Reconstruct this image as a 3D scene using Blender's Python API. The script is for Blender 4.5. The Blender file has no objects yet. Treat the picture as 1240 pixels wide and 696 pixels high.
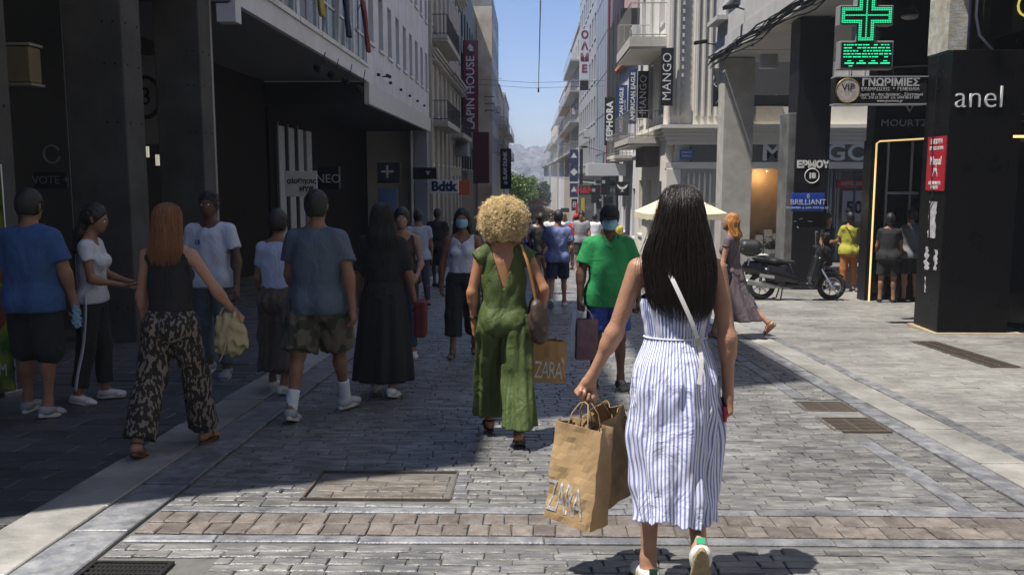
import bpy, bmesh, math, random
import numpy as np
from mathutils import Vector, Matrix, Euler, noise
random.seed(7)
R = math.radians
scene = bpy.context.scene
col = scene.collection
# ---------------------------------------------------------------- camera, world, sun
CAMZ = 1.55          # eye height over the street at the camera
S = 0.048            # the street runs downhill away from the camera
F = 1080.0
PITCH = math.atan(135.0 / F); YAW = math.atan(20.0 / F)
cam_d = bpy.data.cameras.new('camera'); cam = bpy.data.objects.new('camera', cam_d)
col.objects.link(cam); scene.camera = cam
cam.location = (0, 0, CAMZ); cam.rotation_euler = (math.pi/2 - PITCH, 0, YAW)
cam_d.sensor_width = 36; cam_d.lens = F/1240*36; cam_d.clip_end = 9000; cam_d.clip_start = 0.05
SUN_EL = 68.0
sun_dir = Vector((1.0, 0.45, 0)).normalized() * math.cos(R(SUN_EL)); sun_dir.z = -math.sin(R(SUN_EL))  # travel
w = bpy.data.worlds.new('World'); scene.world = w; w.use_nodes = True
nt = w.node_tree; bg = nt.nodes['Background']
sky = nt.nodes.new('ShaderNodeTexSky'); sky.sky_type = 'NISHITA'; sky.sun_disc = False
sky.sun_elevation = R(SUN_EL); sky.sun_rotation = math.atan2(-sun_dir.x, -sun_dir.y)
sky.air_density = 1.0; sky.dust_density = 0.0; sky.ozone_density = 6.0
tint = nt.nodes.new('ShaderNodeMix'); tint.data_type = 'RGBA'; tint.blend_type = 'MULTIPLY'; tint.inputs[0].default_value = 1; tint.inputs[7].default_value = (1.03, .96, 1.09, 1)
nt.links.new(sky.outputs[0], tint.inputs[6]); nt.links.new(tint.outputs[2], bg.inputs[0]); bg.inputs[1].default_value = 0.10
sd = bpy.data.lights.new('sun', 'SUN'); so = bpy.data.objects.new('sun', sd); col.objects.link(so)
sd.energy = 5.0; sd.angle = R(0.5); sd.color = (1.0, 0.955, 0.88)
so.rotation_euler = sun_dir.to_track_quat('-Z', 'Y').to_euler(); so.location = (-20, -5, 40)
vs = scene.view_settings
vs.view_transform = 'Standard'; vs.look = 'None'; vs.exposure = 0.42; vs.gamma = 1
scene.cycles.max_bounces = 4; scene.cycles.diffuse_bounces = 1; scene.cycles.glossy_bounces = 2
scene.cycles.use_denoising = True

_cr = Euler(cam.rotation_euler).to_matrix()
def ray(px, py):
    return _cr @ Vector((px - 620.0, -(py - 348.0), -F))
def at(px, py, Y):                      # world point at street distance Y
    d = ray(px, py); t = Y / d.y
    return Vector((d.x*t, Y, CAMZ + d.z*t))
def atx(px, py, X):                     # world point on the plane X
    d = ray(px, py); t = X / d.x
    return Vector((X, d.y*t, CAMZ + d.z*t))
def gnd(px, py):                        # world point on the sloping street
    d = ray(px, py); t = CAMZ / (-d.z - S*d.y)
    return Vector((d.x*t, d.y*t, CAMZ + d.z*t))
def gz(y): return -S*y

# ---------------------------------------------------------------- materials
_mats = {}
def mat(name, c=(.5,.5,.5), rough=.7, var=.15, vscale=6.0, bump=0.0, bscale=40.0, metal=0.0, spec=.5,
        emit=None, es=0.0, tone=0.0, trans=0.0, alpha=1.0, stretch=None, uv=False, c2=None, sheen=0.0):
    if name in _mats: return _mats[name]
    m = bpy.data.materials.new(name); m.use_nodes = True
    nt = m.node_tree; N = nt.nodes; L = nt.links; b = N['Principled BSDF']
    b.inputs['Roughness'].default_value = rough; b.inputs['Metallic'].default_value = metal
    b.inputs['Specular IOR Level'].default_value = spec
    if trans: b.inputs['Transmission Weight'].default_value = trans
    if alpha < 1: b.inputs['Alpha'].default_value = alpha
    if sheen: b.inputs['Sheen Weight'].default_value = sheen
    tc = N.new('ShaderNodeTexCoord'); src = tc.outputs['UV' if uv else 'Object']
    if stretch:
        mp = N.new('ShaderNodeMapping'); mp.inputs['Scale'].default_value = stretch
        L.new(src, mp.inputs[0]); src = mp.outputs[0]
    n1 = N.new('ShaderNodeTexNoise'); n1.inputs['Scale'].default_value = vscale; n1.inputs['Detail'].default_value = 5
    n1.inputs['Roughness'].default_value = .65
    L.new(src, n1.inputs['Vector'])
    mr = N.new('ShaderNodeMapRange'); mr.inputs[1].default_value = .3; mr.inputs[2].default_value = .7
    mr.inputs[3].default_value = 1-var; mr.inputs[4].default_value = 1+var
    L.new(n1.outputs['Fac'], mr.inputs[0]); val = mr.outputs[0]
    if tone:
        gp = N.new('ShaderNodeNewGeometry'); mpp = N.new('ShaderNodeMapping'); mpp.inputs['Scale'].default_value = stretch or (1,1,1)
        L.new(gp.outputs['Position'], mpp.inputs[0]); src = mpp.outputs[0]; L.new(src, n1.inputs['Vector'])
        nl = N.new('ShaderNodeTexNoise'); nl.inputs['Scale'].default_value = .9; nl.inputs['Detail'].default_value = 3; L.new(gp.outputs['Position'], nl.inputs['Vector'])
        ml = N.new('ShaderNodeMapRange'); ml.inputs[1].default_value = .35; ml.inputs[2].default_value = .65; ml.inputs[3].default_value = .78; ml.inputs[4].default_value = 1.14; L.new(nl.outputs['Fac'], ml.inputs[0])
        vg = N.new('ShaderNodeTexVoronoi'); vg.inputs['Scale'].default_value = 3.4; L.new(gp.outputs['Position'], vg.inputs['Vector'])
        mg = N.new('ShaderNodeMapRange'); mg.inputs[1].default_value = .045; mg.inputs[2].default_value = .06; mg.inputs[3].default_value = .55; mg.inputs[4].default_value = 1.0; L.new(vg.outputs['Distance'], mg.inputs[0])
        q1 = N.new('ShaderNodeMath'); q1.operation = 'MULTIPLY'; L.new(ml.outputs[0], q1.inputs[0]); L.new(mg.outputs[0], q1.inputs[1])
        q2 = N.new('ShaderNodeMath'); q2.operation = 'MULTIPLY'; L.new(q1.outputs[0], q2.inputs[0]); L.new(val, q2.inputs[1]); val = q2.outputs[0]
        at_ = N.new('ShaderNodeAttribute'); at_.attribute_name = 'tone'
        oi = N.new('ShaderNodeObjectInfo')
        a = N.new('ShaderNodeMath'); a.operation = 'ADD'; L.new(at_.outputs['Fac'], a.inputs[0]); L.new(oi.outputs['Random'], a.inputs[1])
        fr = N.new('ShaderNodeMath'); fr.operation = 'FRACT'; L.new(a.outputs[0], fr.inputs[0])
        m2 = N.new('ShaderNodeMapRange'); m2.inputs[3].default_value = 1-tone; m2.inputs[4].default_value = 1+tone
        L.new(fr.outputs[0], m2.inputs[0])
        mu = N.new('ShaderNodeMath'); mu.operation = 'MULTIPLY'; L.new(val, mu.inputs[0]); L.new(m2.outputs[0], mu.inputs[1]); val = mu.outputs[0]
    if c2:
        mx = N.new('ShaderNodeMix'); mx.data_type = 'RGBA'; mx.inputs[6].default_value = (*c, 1); mx.inputs[7].default_value = (*c2, 1)
        r2 = N.new('ShaderNodeMapRange'); r2.inputs[1].default_value = .42; r2.inputs[2].default_value = .58
        n3 = N.new('ShaderNodeTexNoise'); n3.inputs['Scale'].default_value = vscale*1.7; n3.inputs['Detail'].default_value = 4
        L.new(src, n3.inputs['Vector']); L.new(n3.outputs['Fac'], r2.inputs[0]); L.new(r2.outputs[0], mx.inputs[0]); csrc = mx.outputs[2]
    else:
        rgb = N.new('ShaderNodeRGB'); rgb.outputs[0].default_value = (*c, 1); csrc = rgb.outputs[0]
    vm = N.new('ShaderNodeVectorMath'); vm.operation = 'SCALE'
    L.new(csrc, vm.inputs[0]); L.new(val, vm.inputs['Scale']); L.new(vm.outputs[0], b.inputs['Base Color'])
    rr = N.new('ShaderNodeMapRange'); rr.inputs[3].default_value = max(0.02, rough-.12); rr.inputs[4].default_value = min(1, rough+.12)
    L.new(n1.outputs['Fac'], rr.inputs[0]); L.new(rr.outputs[0], b.inputs['Roughness'])
    if bump:
        n2 = N.new('ShaderNodeTexNoise'); n2.inputs['Scale'].default_value = bscale; n2.inputs['Detail'].default_value = 4
        L.new(src, n2.inputs['Vector'])
        bp = N.new('ShaderNodeBump'); bp.inputs['Strength'].default_value = bump; bp.inputs['Distance'].default_value = .01
        L.new(n2.outputs['Fac'], bp.inputs['Height']); L.new(bp.outputs[0], b.inputs['Normal'])
        if any(q in name for q in ('cotton','tee','shorts','pique','jersey','viscose','jeans','linen','canvas_')):
            n4 = N.new('ShaderNodeTexNoise'); n4.inputs['Scale'].default_value = 6; n4.inputs['Detail'].default_value = 3; n4.inputs['Distortion'].default_value = 2.2
            mp4 = N.new('ShaderNodeMapping'); mp4.inputs['Scale'].default_value = (1.2,1.2,.7); mp4.inputs['Rotation'].default_value = (.4,.5,0); L.new(tc.outputs['Object'], mp4.inputs[0]); L.new(mp4.outputs[0], n4.inputs['Vector'])
            b2 = N.new('ShaderNodeBump'); b2.inputs['Strength'].default_value = .55; b2.inputs['Distance'].default_value = .035; L.new(n4.outputs['Fac'], b2.inputs['Height']); L.new(b2.outputs[0], bp.inputs['Normal'])
    if emit:
        b.inputs['Emission Color'].default_value = (*emit, 1); b.inputs['Emission Strength'].default_value = es
    _mats[name] = m; return m

def stripe_mat(name, c1, c2, n, thin=.5, axis=0, rough=.8):
    """woven stripes along a UV direction"""
    m = mat(name, c1, rough, .06, 30, .25, 300, uv=True)
    N = m.node_tree.nodes; L = m.node_tree.links; b = N['Principled BSDF']
    tc = N.new('ShaderNodeTexCoord'); sp = N.new('ShaderNodeSeparateXYZ'); L.new(tc.outputs['UV'], sp.inputs[0])
    mu = N.new('ShaderNodeMath'); mu.operation = 'MULTIPLY'; mu.inputs[1].default_value = n; L.new(sp.outputs[axis], mu.inputs[0])
    fr = N.new('ShaderNodeMath'); fr.operation = 'FRACT'; L.new(mu.outputs[0], fr.inputs[0])
    gt = N.new('ShaderNodeMath'); gt.operation = 'GREATER_THAN'; gt.inputs[1].default_value = thin; L.new(fr.outputs[0], gt.inputs[0])
    mx = N.new('ShaderNodeMix'); mx.data_type = 'RGBA'; mx.inputs[6].default_value = (*c1,1); mx.inputs[7].default_value = (*c2,1)
    L.new(gt.outputs[0], mx.inputs[0]); L.new(mx.outputs[2], b.inputs['Base Color'])
    return m

def spots_mat(name, c1, c2, scale=14, th=.5, dist='F1', rough=.85, kind='v', stretch=(1,1,1)):
    m = mat(name, c1, rough, .08, 20, .2, 200)
    N = m.node_tree.nodes; L = m.node_tree.links; b = N['Principled BSDF']
    tc = N.new('ShaderNodeTexCoord'); mp = N.new('ShaderNodeMapping'); mp.inputs['Scale'].default_value = stretch
    L.new(tc.outputs['Object'], mp.inputs[0])
    if kind == 'v':
        v = N.new('ShaderNodeTexVoronoi'); v.feature = 'DISTANCE_TO_EDGE'; v.inputs['Scale'].default_value = scale; o = v.outputs['Distance']
    else:
        v = N.new('ShaderNodeTexNoise'); v.inputs['Scale'].default_value = scale; v.inputs['Detail'].default_value = 1.5; o = v.outputs['Fac']
    L.new(mp.outputs[0], v.inputs['Vector'])
    gt = N.new('ShaderNodeMath'); gt.operation = 'GREATER_THAN'; gt.inputs[1].default_value = th; L.new(o, gt.inputs[0])
    mx = N.new('ShaderNodeMix'); mx.data_type = 'RGBA'; mx.inputs[6].default_value = (*c1,1); mx.inputs[7].default_value = (*c2,1)
    L.new(gt.outputs[0], mx.inputs[0]); L.new(mx.outputs[2], b.inputs['Base Color'])
    return m

# ---------------------------------------------------------------- object helpers
def tag(o, label=None, cat=None, group=None, kind=None):
    if label: o['label'] = label
    if cat: o['category'] = cat
    if group: o['group'] = group
    if kind: o['kind'] = kind
    return o
def empty(name, loc=(0,0,0), rz=0, label=None, cat=None, group=None):
    o = bpy.data.objects.new(name, None); col.objects.link(o); o.location = loc; o.rotation_euler = (0,0,rz)
    o.empty_display_size = .2
    return tag(o, label, cat, group)
_world = {}
def wempty(*a, **k):
    """an Empty whose parts are given in world coordinates"""
    o = empty(*a, **k); _world[o.name] = Matrix.Translation(o.location).inverted(); return o
def set_parent(o, parent):
    o.parent = parent
    if parent.name in _world: o.matrix_parent_inverse = _world[parent.name]
def link(name, me, m=None, parent=None, loc=None, rot=None):
    if m is not None and len(me.materials) == 0: me.materials.append(m)
    o = bpy.data.objects.new(name, me); col.objects.link(o)
    if parent: set_parent(o, parent)
    if loc is not None: o.location = loc
    if rot is not None: o.rotation_euler = rot
    return o
def copy_tree(o, parent=None):
    c = o.copy(); col.objects.link(c)
    if parent: c.parent = parent
    for ch in list(o.children): copy_tree(ch, c)
    return c

class MB:
    """mesh collector"""
    def __init__(s): s.v = []; s.f = []; s.uv = {}; s.tone = []; s.ft = []
    def add(s, vs, fs, tone=0.0):
        b = len(s.v); s.v.extend([tuple(p) for p in vs]); s.f.extend([tuple(i+b for i in f) for f in fs]); s.ft.extend([tone]*len(fs)); return s
    def box(s, x0, y0, z0, x1, y1, z1, M=None, tone=0.0):
        vs = [Vector((x,y,z)) for z in (z0,z1) for y in (y0,y1) for x in (x0,x1)]
        if M is not None: vs = [M @ p for p in vs]
        return s.add(vs, [(0,2,3,1),(4,5,7,6),(0,1,5,4),(2,6,7,3),(0,4,6,2),(1,3,7,5)], tone)
    def prism(s, pts, d, axis='y', M=None):
        """extrude polygon pts (2D) along axis from 0 to d; 'y': pts are (x,z)"""
        n = len(pts)
        if axis == 'y': A = [Vector((p[0],0,p[1])) for p in pts]; D = Vector((0,d,0))
        elif axis == 'x': A = [Vector((0,p[0],p[1])) for p in pts]; D = Vector((d,0,0))
        else: A = [Vector((p[0],p[1],0)) for p in pts]; D = Vector((0,0,d))
        vs = A + [a + D for a in A]
        if M is not None: vs = [M @ p for p in vs]
        fs = [tuple(range(n))[::-1], tuple(range(n, 2*n))] + [(i,(i+1)%n,n+(i+1)%n,n+i) for i in range(n)]
        return s.add(vs, fs)
    def tube(s, pts, r, n=8, cap=True, flat=1.0):
        pts = [Vector(p) for p in pts]; rs = r if isinstance(r, (list,tuple)) else [r]*len(pts)
        b = len(s.v); u = None; m = len(pts)
        for i, p in enumerate(pts):
            t = (pts[min(i+1,m-1)] - pts[max(i-1,0)])
            if t.length < 1e-9: t = Vector((0,0,1))
            t.normalize()
            if u is None:
                u = t.orthogonal().normalized()
            else:
                u = (u - t*u.dot(t)); u = u.normalized() if u.length > 1e-6 else t.orthogonal().normalized()
            v = t.cross(u)
            for k in range(n):
                a = 2*math.pi*k/n; s.v.append(tuple(p + (u*math.cos(a) + v*math.sin(a)*flat)*rs[i]))
        for i in range(m-1):
            for k in range(n):
                s.f.append((b+i*n+k, b+i*n+(k+1)%n, b+(i+1)*n+(k+1)%n, b+(i+1)*n+k)); s.ft.append(0)
        if cap:
            s.f.append(tuple(b+k for k in range(n))[::-1]); s.f.append(tuple(b+(m-1)*n+k for k in range(n))); s.ft.extend([0,0])
        return s
    def lathe(s, prof, n=16, M=None):
        b = len(s.v)
        for r, z in prof:
            for k in range(n):
                a = 2*math.pi*k/n; p = Vector((r*math.cos(a), r*math.sin(a), z)); s.v.append(tuple(M @ p if M is not None else p))
        for i in range(len(prof)-1):
            for k in range(n):
                s.f.append((b+i*n+k, b+i*n+(k+1)%n, b+(i+1)*n+(k+1)%n, b+(i+1)*n+k)); s.ft.append(0)
        s.f.append(tuple(b+k for k in range(n))[::-1]); s.f.append(tuple(b+(len(prof)-1)*n+k for k in range(n))); s.ft.extend([0,0])
        return s
    def mesh(s, name, tones=False, smooth=False):
        me = bpy.data.meshes.new(name); me.from_pydata(s.v, [], s.f)
        if tones:
            a = me.attributes.new('tone', 'FLOAT', 'FACE'); a.data.foreach_set('value', s.ft)
        if smooth: me.polygons.foreach_set('use_smooth', [True]*len(me.polygons))
        me.update(); return me
    def build(s, name, m, parent=None, loc=None, rot=None, smooth=False, tones=False, bevel=0):
        o = link(name, s.mesh(name, tones, smooth), m, parent, loc, rot)
        if bevel:
            bv = o.modifiers.new('bevel', 'BEVEL'); bv.width = bevel; bv.segments = 2; bv.limit_method = 'ANGLE'
        return o
def box(name, x0, y0, z0, x1, y1, z1, m, parent=None, bevel=0):
    return MB().box(min(x0,x1),min(y0,y1),min(z0,z1),max(x0,x1),max(y0,y1),max(z0,z1)).build(name, m, parent, bevel=bevel)

def rotm(loc, rx=0, ry=0, rz=0): return Matrix.Translation(Vector(loc)) @ Euler((rx,ry,rz)).to_matrix().to_4x4()

def text(name, body, size, loc, rot, m, parent=None, ext=.006, bold=0.0, sx=1.0, space=1.0, shear=0.0, ax='CENTER'):
    cu = bpy.data.curves.new(name, 'FONT'); cu.body = body; cu.size = size; cu.extrude = ext; cu.offset = bold
    cu.align_x = ax; cu.align_y = 'CENTER'; cu.space_character = space; cu.shear = shear; cu.resolution_u = 3
    cu.materials.append(m)
    o = bpy.data.objects.new(name, cu); col.objects.link(o); o.location = loc; o.rotation_euler = rot; o.scale = (sx,1,1)
    dg = bpy.context.evaluated_depsgraph_get(); me = bpy.data.meshes.new_from_object(o.evaluated_get(dg))
    mw = o.matrix_basis.copy(); bpy.data.objects.remove(o)
    o = bpy.data.objects.new(name, me); col.objects.link(o); o.matrix_basis = mw
    if parent: set_parent(o, parent)
    return o
FACE_CAM = (R(90), 0, 0)          # lettering that faces down the street to the viewer
FACE_L = (R(90), 0, R(-90))       # lettering on a wall that faces the street from the right side
FACE_R = (R(90), 0, R(90))        # lettering on a wall that faces the street from the left side
UPRIGHT_CAM = (R(90), R(-90), 0)  # rotated to read upwards
# ---------------------------------------------------------------- ground, paving
M_ASH = mat('mortar_dust', (.13,.127,.12), .9, .2, 12)
M_SETT = mat('grey_sett_stone', (.16,.158,.16), .35, .36, 7, 1.0, 38, tone=.22, c2=(.225,.22,.205), stretch=(.6,1.8,1))
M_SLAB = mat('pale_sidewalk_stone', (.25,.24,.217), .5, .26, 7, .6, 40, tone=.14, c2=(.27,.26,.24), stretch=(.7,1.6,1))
M_SLABL = mat('worn_sidewalk_stone', (.07,.072,.075), .5, .3, 7, .9, 40, tone=.2, stretch=(.7,1.6,1))  # left sidewalk stone, colour lowered to stand in for deep shade
M_KERBL = mat('light_kerb_marble', (.33,.317,.29), .45, .25, 3, .6, 30, tone=.14, c2=(.30,.29,.265))
M_KERBD = mat('dark_kerb_marble', (.17,.175,.19), .42, .35, 7, .6, 40, tone=.2, c2=(.235,.235,.24))
M_RED = mat('red_clay_paver', (.155,.128,.11), .6, .25, 8, .7, 50, tone=.25, c2=(.19,.165,.145))
M_EARTH = mat('city_ground', (.2,.2,.19), .9, .2, .05)
SL = -math.atan(S)
# one terrain sheet out to the horizon
gb = MB(); ys = [-300, -80, 0, 40, 100, 200, 270, 400, 900, 2000, 5000, 8800]
def terr(y): return gz(y)-.06 if y <= 270 else gz(270)-.06 + (y-270)*-.002
vsg = []
for y in ys:
    for x in (-4000, -40, -6, 6, 40, 4000): vsg.append((x, y, terr(y)))
fsg = [(i*6+j, i*6+j+1, i*6+j+7, i*6+j+6) for i in range(len(ys)-1) for j in range(5)]
gb.add(vsg, fsg); tag(gb.build('ground', M_EARTH), kind='structure')

def strip(name, x0, x1, y0, y1, z, m):
    b = MB(); n = 12
    vs = []; fs = []
    for i in range(n+1):
        y = y0 + (y1-y0)*i/n; vs += [(x0,y,gz(y)+z),(x1,y,gz(y)+z)]
    fs = [(2*i,2*i+1,2*i+3,2*i+2) for i in range(n)]
    return tag(b.add(vs, fs).build(name, m), kind='structure')
street = strip('street', -1.98, 2.7, -20, 268, -.013, M_ASH)
side_l = strip('left_sidewalk', -12, -2.62, -20, 268, -.012, M_ASH)
side_r = strip('right_sidewalk', 3.27, 13.5, -20, 268, -.012, M_ASH)
kerb_l = strip('left_kerb', -2.62, -1.98, -20, 268, -.026, M_ASH)
kerb_r = strip('right_kerb', 2.7, 3.27, -20, 268, -.026, M_ASH)

def stone_mesh(wx, wy, h=.03, jit=.006, rnd=None):
    """a chipped slab, its top face at z=0, centred"""
    r = rnd or random
    g = lambda a: a + r.uniform(-jit, jit)
    c = [(-wx/2,-wy/2),(wx/2,-wy/2),(wx/2,wy/2),(-wx/2,wy/2)]
    c = [(g(x), g(y)) for x, y in c]
    e = min(.006, wx*.1, wy*.1)
    top = [(x - math.copysign(e,x), y - math.copysign(e,y), r.uniform(-.003,.003)) for x, y in c]
    rim = [(x, y, -.005) for x, y in c]; bot = [(x, y, -h) for x, y in c]
    vs = top + rim + bot
    fs = [(0,1,2,3)] + [(4+i,4+(i+1)%4,(i+1)%4,i) for i in range(4)] + [(8+i,8+(i+1)%4,4+(i+1)%4,4+i) for i in range(4)]
    return vs, fs
class Paver:
    def __init__(s, parent, name, m, wy, wxs, jit=.005, z=0.0, limit=300, gap=.006):
        s.p = parent; s.n = name; s.m = m; s.wy = wy; s.wxs = wxs; s.z = z; s.limit = limit; s.count = 0; s.gap = gap
        s.meshes = {}
        for wx in wxs:
            s.meshes[wx] = []
            for k in range(4):
                b = MB(); b.add(*stone_mesh(wx-gap, wy-gap, jit=jit)); me = b.mesh(name); me.materials.append(m); s.meshes[wx].append(me)
        s.rest = MB()
    def row(s, x0, x1, y, holes=()):
        x = x0; first = True
        while x < x1 - .05:
            wx = random.choice(s.wxs)
            if first: wx = wx*random.uniform(.4,1); first = False
            if x + wx > x1 - .06: wx = x1 - x
            cx = x + wx/2; x += wx
            if any(hx0 < cx < hx1 and hy0 < y < hy1 for hx0,hy0,hx1,hy1 in holes): continue
            s.put(cx, y, wx)
    def put(s, cx, y, wx, wy=None):
        base = min(s.wxs, key=lambda q: abs(q-wx)); z = gz(y) + s.z + random.uniform(-.0025,.0025)
        d = ray_y(cx, y, s.z)
        if s.count < s.limit and d:
            o = link(s.n, random.choice(s.meshes[base]), s.m, s.p, (cx, y, z), (SL + random.uniform(-.012,.012), random.uniform(-.008,.008), 0))
            o.scale = (wx/base if base else 1, (wy/s.wy) if wy else 1, 1); s.count += 1
        else:
            vs, fs = stone_mesh(wx-s.gap, (wy or s.wy)-s.gap)
            tx = random.uniform(-.01,.01); ty = random.uniform(-.008,.008)
            s.rest.add([(cx+a, y+b_, z + c - S*b_ + a*tx + b_*ty) for a, b_, c in vs], fs, random.random())
    def finish(s, matm=None):
        if s.rest.v: tag(s.rest.build(s.n, matm or s.m, s.p, tones=True), kind='stuff')
def ray_y(x, y, z):
    """is this spot of ground inside the photographed view?"""
    p = _cr.transposed() @ (Vector((x, y, gz(y)+z)) - cam.location)
    if p.z > -.1: return False
    u = 620 + p.x/-p.z*F; v = 348 - p.y/-p.z*F
    return -15 < u < 1255 and v < 705

# street setts: courses laid across the street, red band, grates left open
HOLES = [(-.98,5.35,.1,5.36)]
pv = Paver(street, 'paving_stone', M_SETT, .078, (.12,.16,.20,.25))
RB0, RB1 = 4.20, 4.53            # red band with grey edging
GR1 = (-1.97, 3.52, -1.60, 3.83)   # grate in the corner
GR2 = (2.25, 6.36, 2.67, 7.52)
y = 3.0; ycount = 0
M0 = (-1.26, 4.76, -.43, 5.30)   # big inspection cover
while y < 30:
    if RB0-.13 < y < RB1+.13: y = RB1+.14; continue
    segs = [(-1.96, 2.30)]
    if y < 4.30: segs = [(-1.42 if GR1[1]-.06 < y < GR1[3]+.06 else -1.96, 2.6)]
    if M0[1]-.05 < y < M0[3]+.05: segs = [(-1.96, M0[0]), (M0[2], 2.30)]
    for a, b in segs: pv.row(a, b, y)
    if y > RB1:
        if not (GR2[1]-.05 < y < GR2[3]+.05): pv.row(2.44, 2.68, y)
    y += .078
pv.finish()
# cover stones inside the inspection frame
pc = Paver(street, 'cover_stone', mat('worn_brown_cover', (.15,.125,.10), .5, .36, 7, 1.0, 38, tone=.2, c2=(.20,.18,.155), stretch=(.6,1.8,1)), .105, (.2,.3), z=-.006)
yy = M0[1]+.1
while yy < M0[3]-.04: pc.row(M0[0]+.04, M0[2]-.04, yy); yy += .105
pc.finish()
M_BRN = mat('rusty_iron', (.10,.078,.06), .7, .3, 10, .3, 50)
M_IRON = mat('dark_cast_iron', (.035,.033,.032), .55, .3, 10, .3, 50, metal=.5)
fr = MB()
for a in ((M0[0]-.006,M0[1]-.006,M0[0]+.006,M0[3]+.012),(M0[2]-.006,M0[1]-.006,M0[2]+.006,M0[3]+.006)):
    ym = (a[1]+a[3])/2; fr.box(a[0],a[1]-ym,-.02,a[2],a[3]-ym,.004, rotm((0,ym,gz(ym)),SL))
for yq in (M0[1], M0[3]): fr.box(M0[0]+.007,-.006,-.02,M0[2]-.007,.006,.003, rotm((0,yq,gz(yq)),SL))
fr.build('cover_frame', M_BRN, street)
# red clay band and its grey edging
rb = Paver(street, 'red_paver', M_RED, .155, (.11,.125), z=0.0)
for yq in (RB0+.085, RB0+.242): rb.row(-1.96, 3.9, yq)
rb.finish()
eb = Paver(street, 'edging_stone', M_KERBD, .085, (.7,.9), z=.001)
for yq in (RB0-.06, RB1+.04): eb.row(-1.96, 3.9, yq)
eb.finish()
# dark strip along the right of the carriageway
ds = Paver(street, 'dark_strip_stone', M_KERBD, .5, (.13,), z=.001)
yq = RB1+.35
while yq < 40:
    if not (GR2[1]-.2 < yq < GR2[3]+.2): ds.put(2.37, yq, .13)
    yq += .5
ds.finish()
# kerbs: pale slab plus darker strip
def kerb(parent, xa, xb, nm, m, ln, z, y0=2.2, y1=60, jit=.004):
    k = Paver(parent, nm, m, ln, (round(xb-xa,3),), z=z, gap=.008, jit=jit); yq = y0
    while yq < y1: k.put((xa+xb)/2, yq, xb-xa); yq += ln
    k.finish()
kerb(kerb_l, -2.62, -2.26, 'kerb_slab', M_KERBL, .95, .012)
kerb(kerb_l, -2.26, -1.98, 'kerb_stone', M_KERBD, .8, .006)
kerb(kerb_r, 2.86, 3.16, 'kerb_slab', M_KERBL, .95, .010)
kerb(kerb_r, 2.70, 2.86, 'kerb_stone', M_KERBD, .8, .004)
kerb(kerb_r, 3.16, 3.27, 'edge_stone', M_KERBD, .9, .012)
# sidewalks
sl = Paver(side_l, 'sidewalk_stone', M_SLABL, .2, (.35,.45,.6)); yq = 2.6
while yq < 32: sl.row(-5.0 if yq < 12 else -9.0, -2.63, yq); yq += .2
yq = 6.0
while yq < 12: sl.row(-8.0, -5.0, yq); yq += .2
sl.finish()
G3 = (4.86, 9.3, 5.22, 11.3)
sr = Paver(side_r, 'sidewalk_stone', M_SLAB, .14, (.26,.34,.45)); yq = 3.6
while yq < 34:
    if G3[1]-.05 < yq < G3[3]+.05: sr.row(3.28, G3[0], yq); sr.row(G3[2], 9.4, yq)
    else: sr.row(3.28, 9.4, yq)
    yq += .14
sr.finish()
# ---- drain grates
def grate(x0, y0, x1, y1, label, nx, ny, m=M_IRON):
    xm, ym = (x0+x1)/2, (y0+y1)/2
    g = empty('drain_grate', (xm, ym, gz(ym)), 0, label, 'drain grate'); g.rotation_euler = (SL,0,0)
    w_, h_ = (x1-x0)/2, (y1-y0)/2
    b = MB().box(-w_,-h_,-.03,w_,-h_+.02,.004).box(-w_,h_-.02,-.03,w_,h_,.004).box(-w_,-h_+.02,-.03,-w_+.02,h_-.02,.004).box(w_-.02,-h_+.02,-.03,w_,h_-.02,.004)
    b.build('frame', m, g)
    MB().box(-w_+.02,-h_+.02,-.0115,w_-.02,h_-.02,-.0095).build('pit', mat('black_pit', (.01,.01,.01), .9), g)  # flat black plate under the bars stands in for the unlit hole
    me = MB().box(-w_+.02,-.0095,-.009,w_-.02,.0095,.0).mesh('bar'); 
    for i in range(ny):
        link('bar', me, m, g, (0, -h_+.02 + (i+.5)*(2*h_-.04)/ny, 0))
    me2 = MB().box(-.008,-h_+.02,-.009,.008,h_-.02,-.002).mesh('crossbar')
    for i in range(nx):
        link('crossbar', me2, m, g, (-w_+.02 + (i+1)*(2*w_-.04)/(nx+1), 0, 0))
    return g
grate(*GR1, 'black iron drain grate with a square mesh beside the left kerb', 15, 6)
grate(2.25, 6.40, 2.67, 6.86, 'rusty slotted drain grate nearer the viewer along the right kerb', 1, 9, M_BRN)
grate(2.25, 7.10, 2.67, 7.46, 'rusty slotted drain grate farther from the viewer along the right kerb', 1, 9, M_BRN)
M_CAP = mat('grey_cap_stone', (.2,.19,.18), .6, .25, 8, .4, 40)
ps = Paver(street, 'cap_slab', M_CAP, .22, (.42,), z=0)
ps.put(2.46, 6.98, .42)
ps.finish()
grate(4.88, 9.35, 5.2, 10.25, 'brown cellar grate nearest to the black shop pillar', 1, 10, M_BRN)
grate(4.88, 10.35, 5.2, 11.25, 'brown cellar grate behind the one nearest the black pillar', 1, 10, M_BRN)
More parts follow.
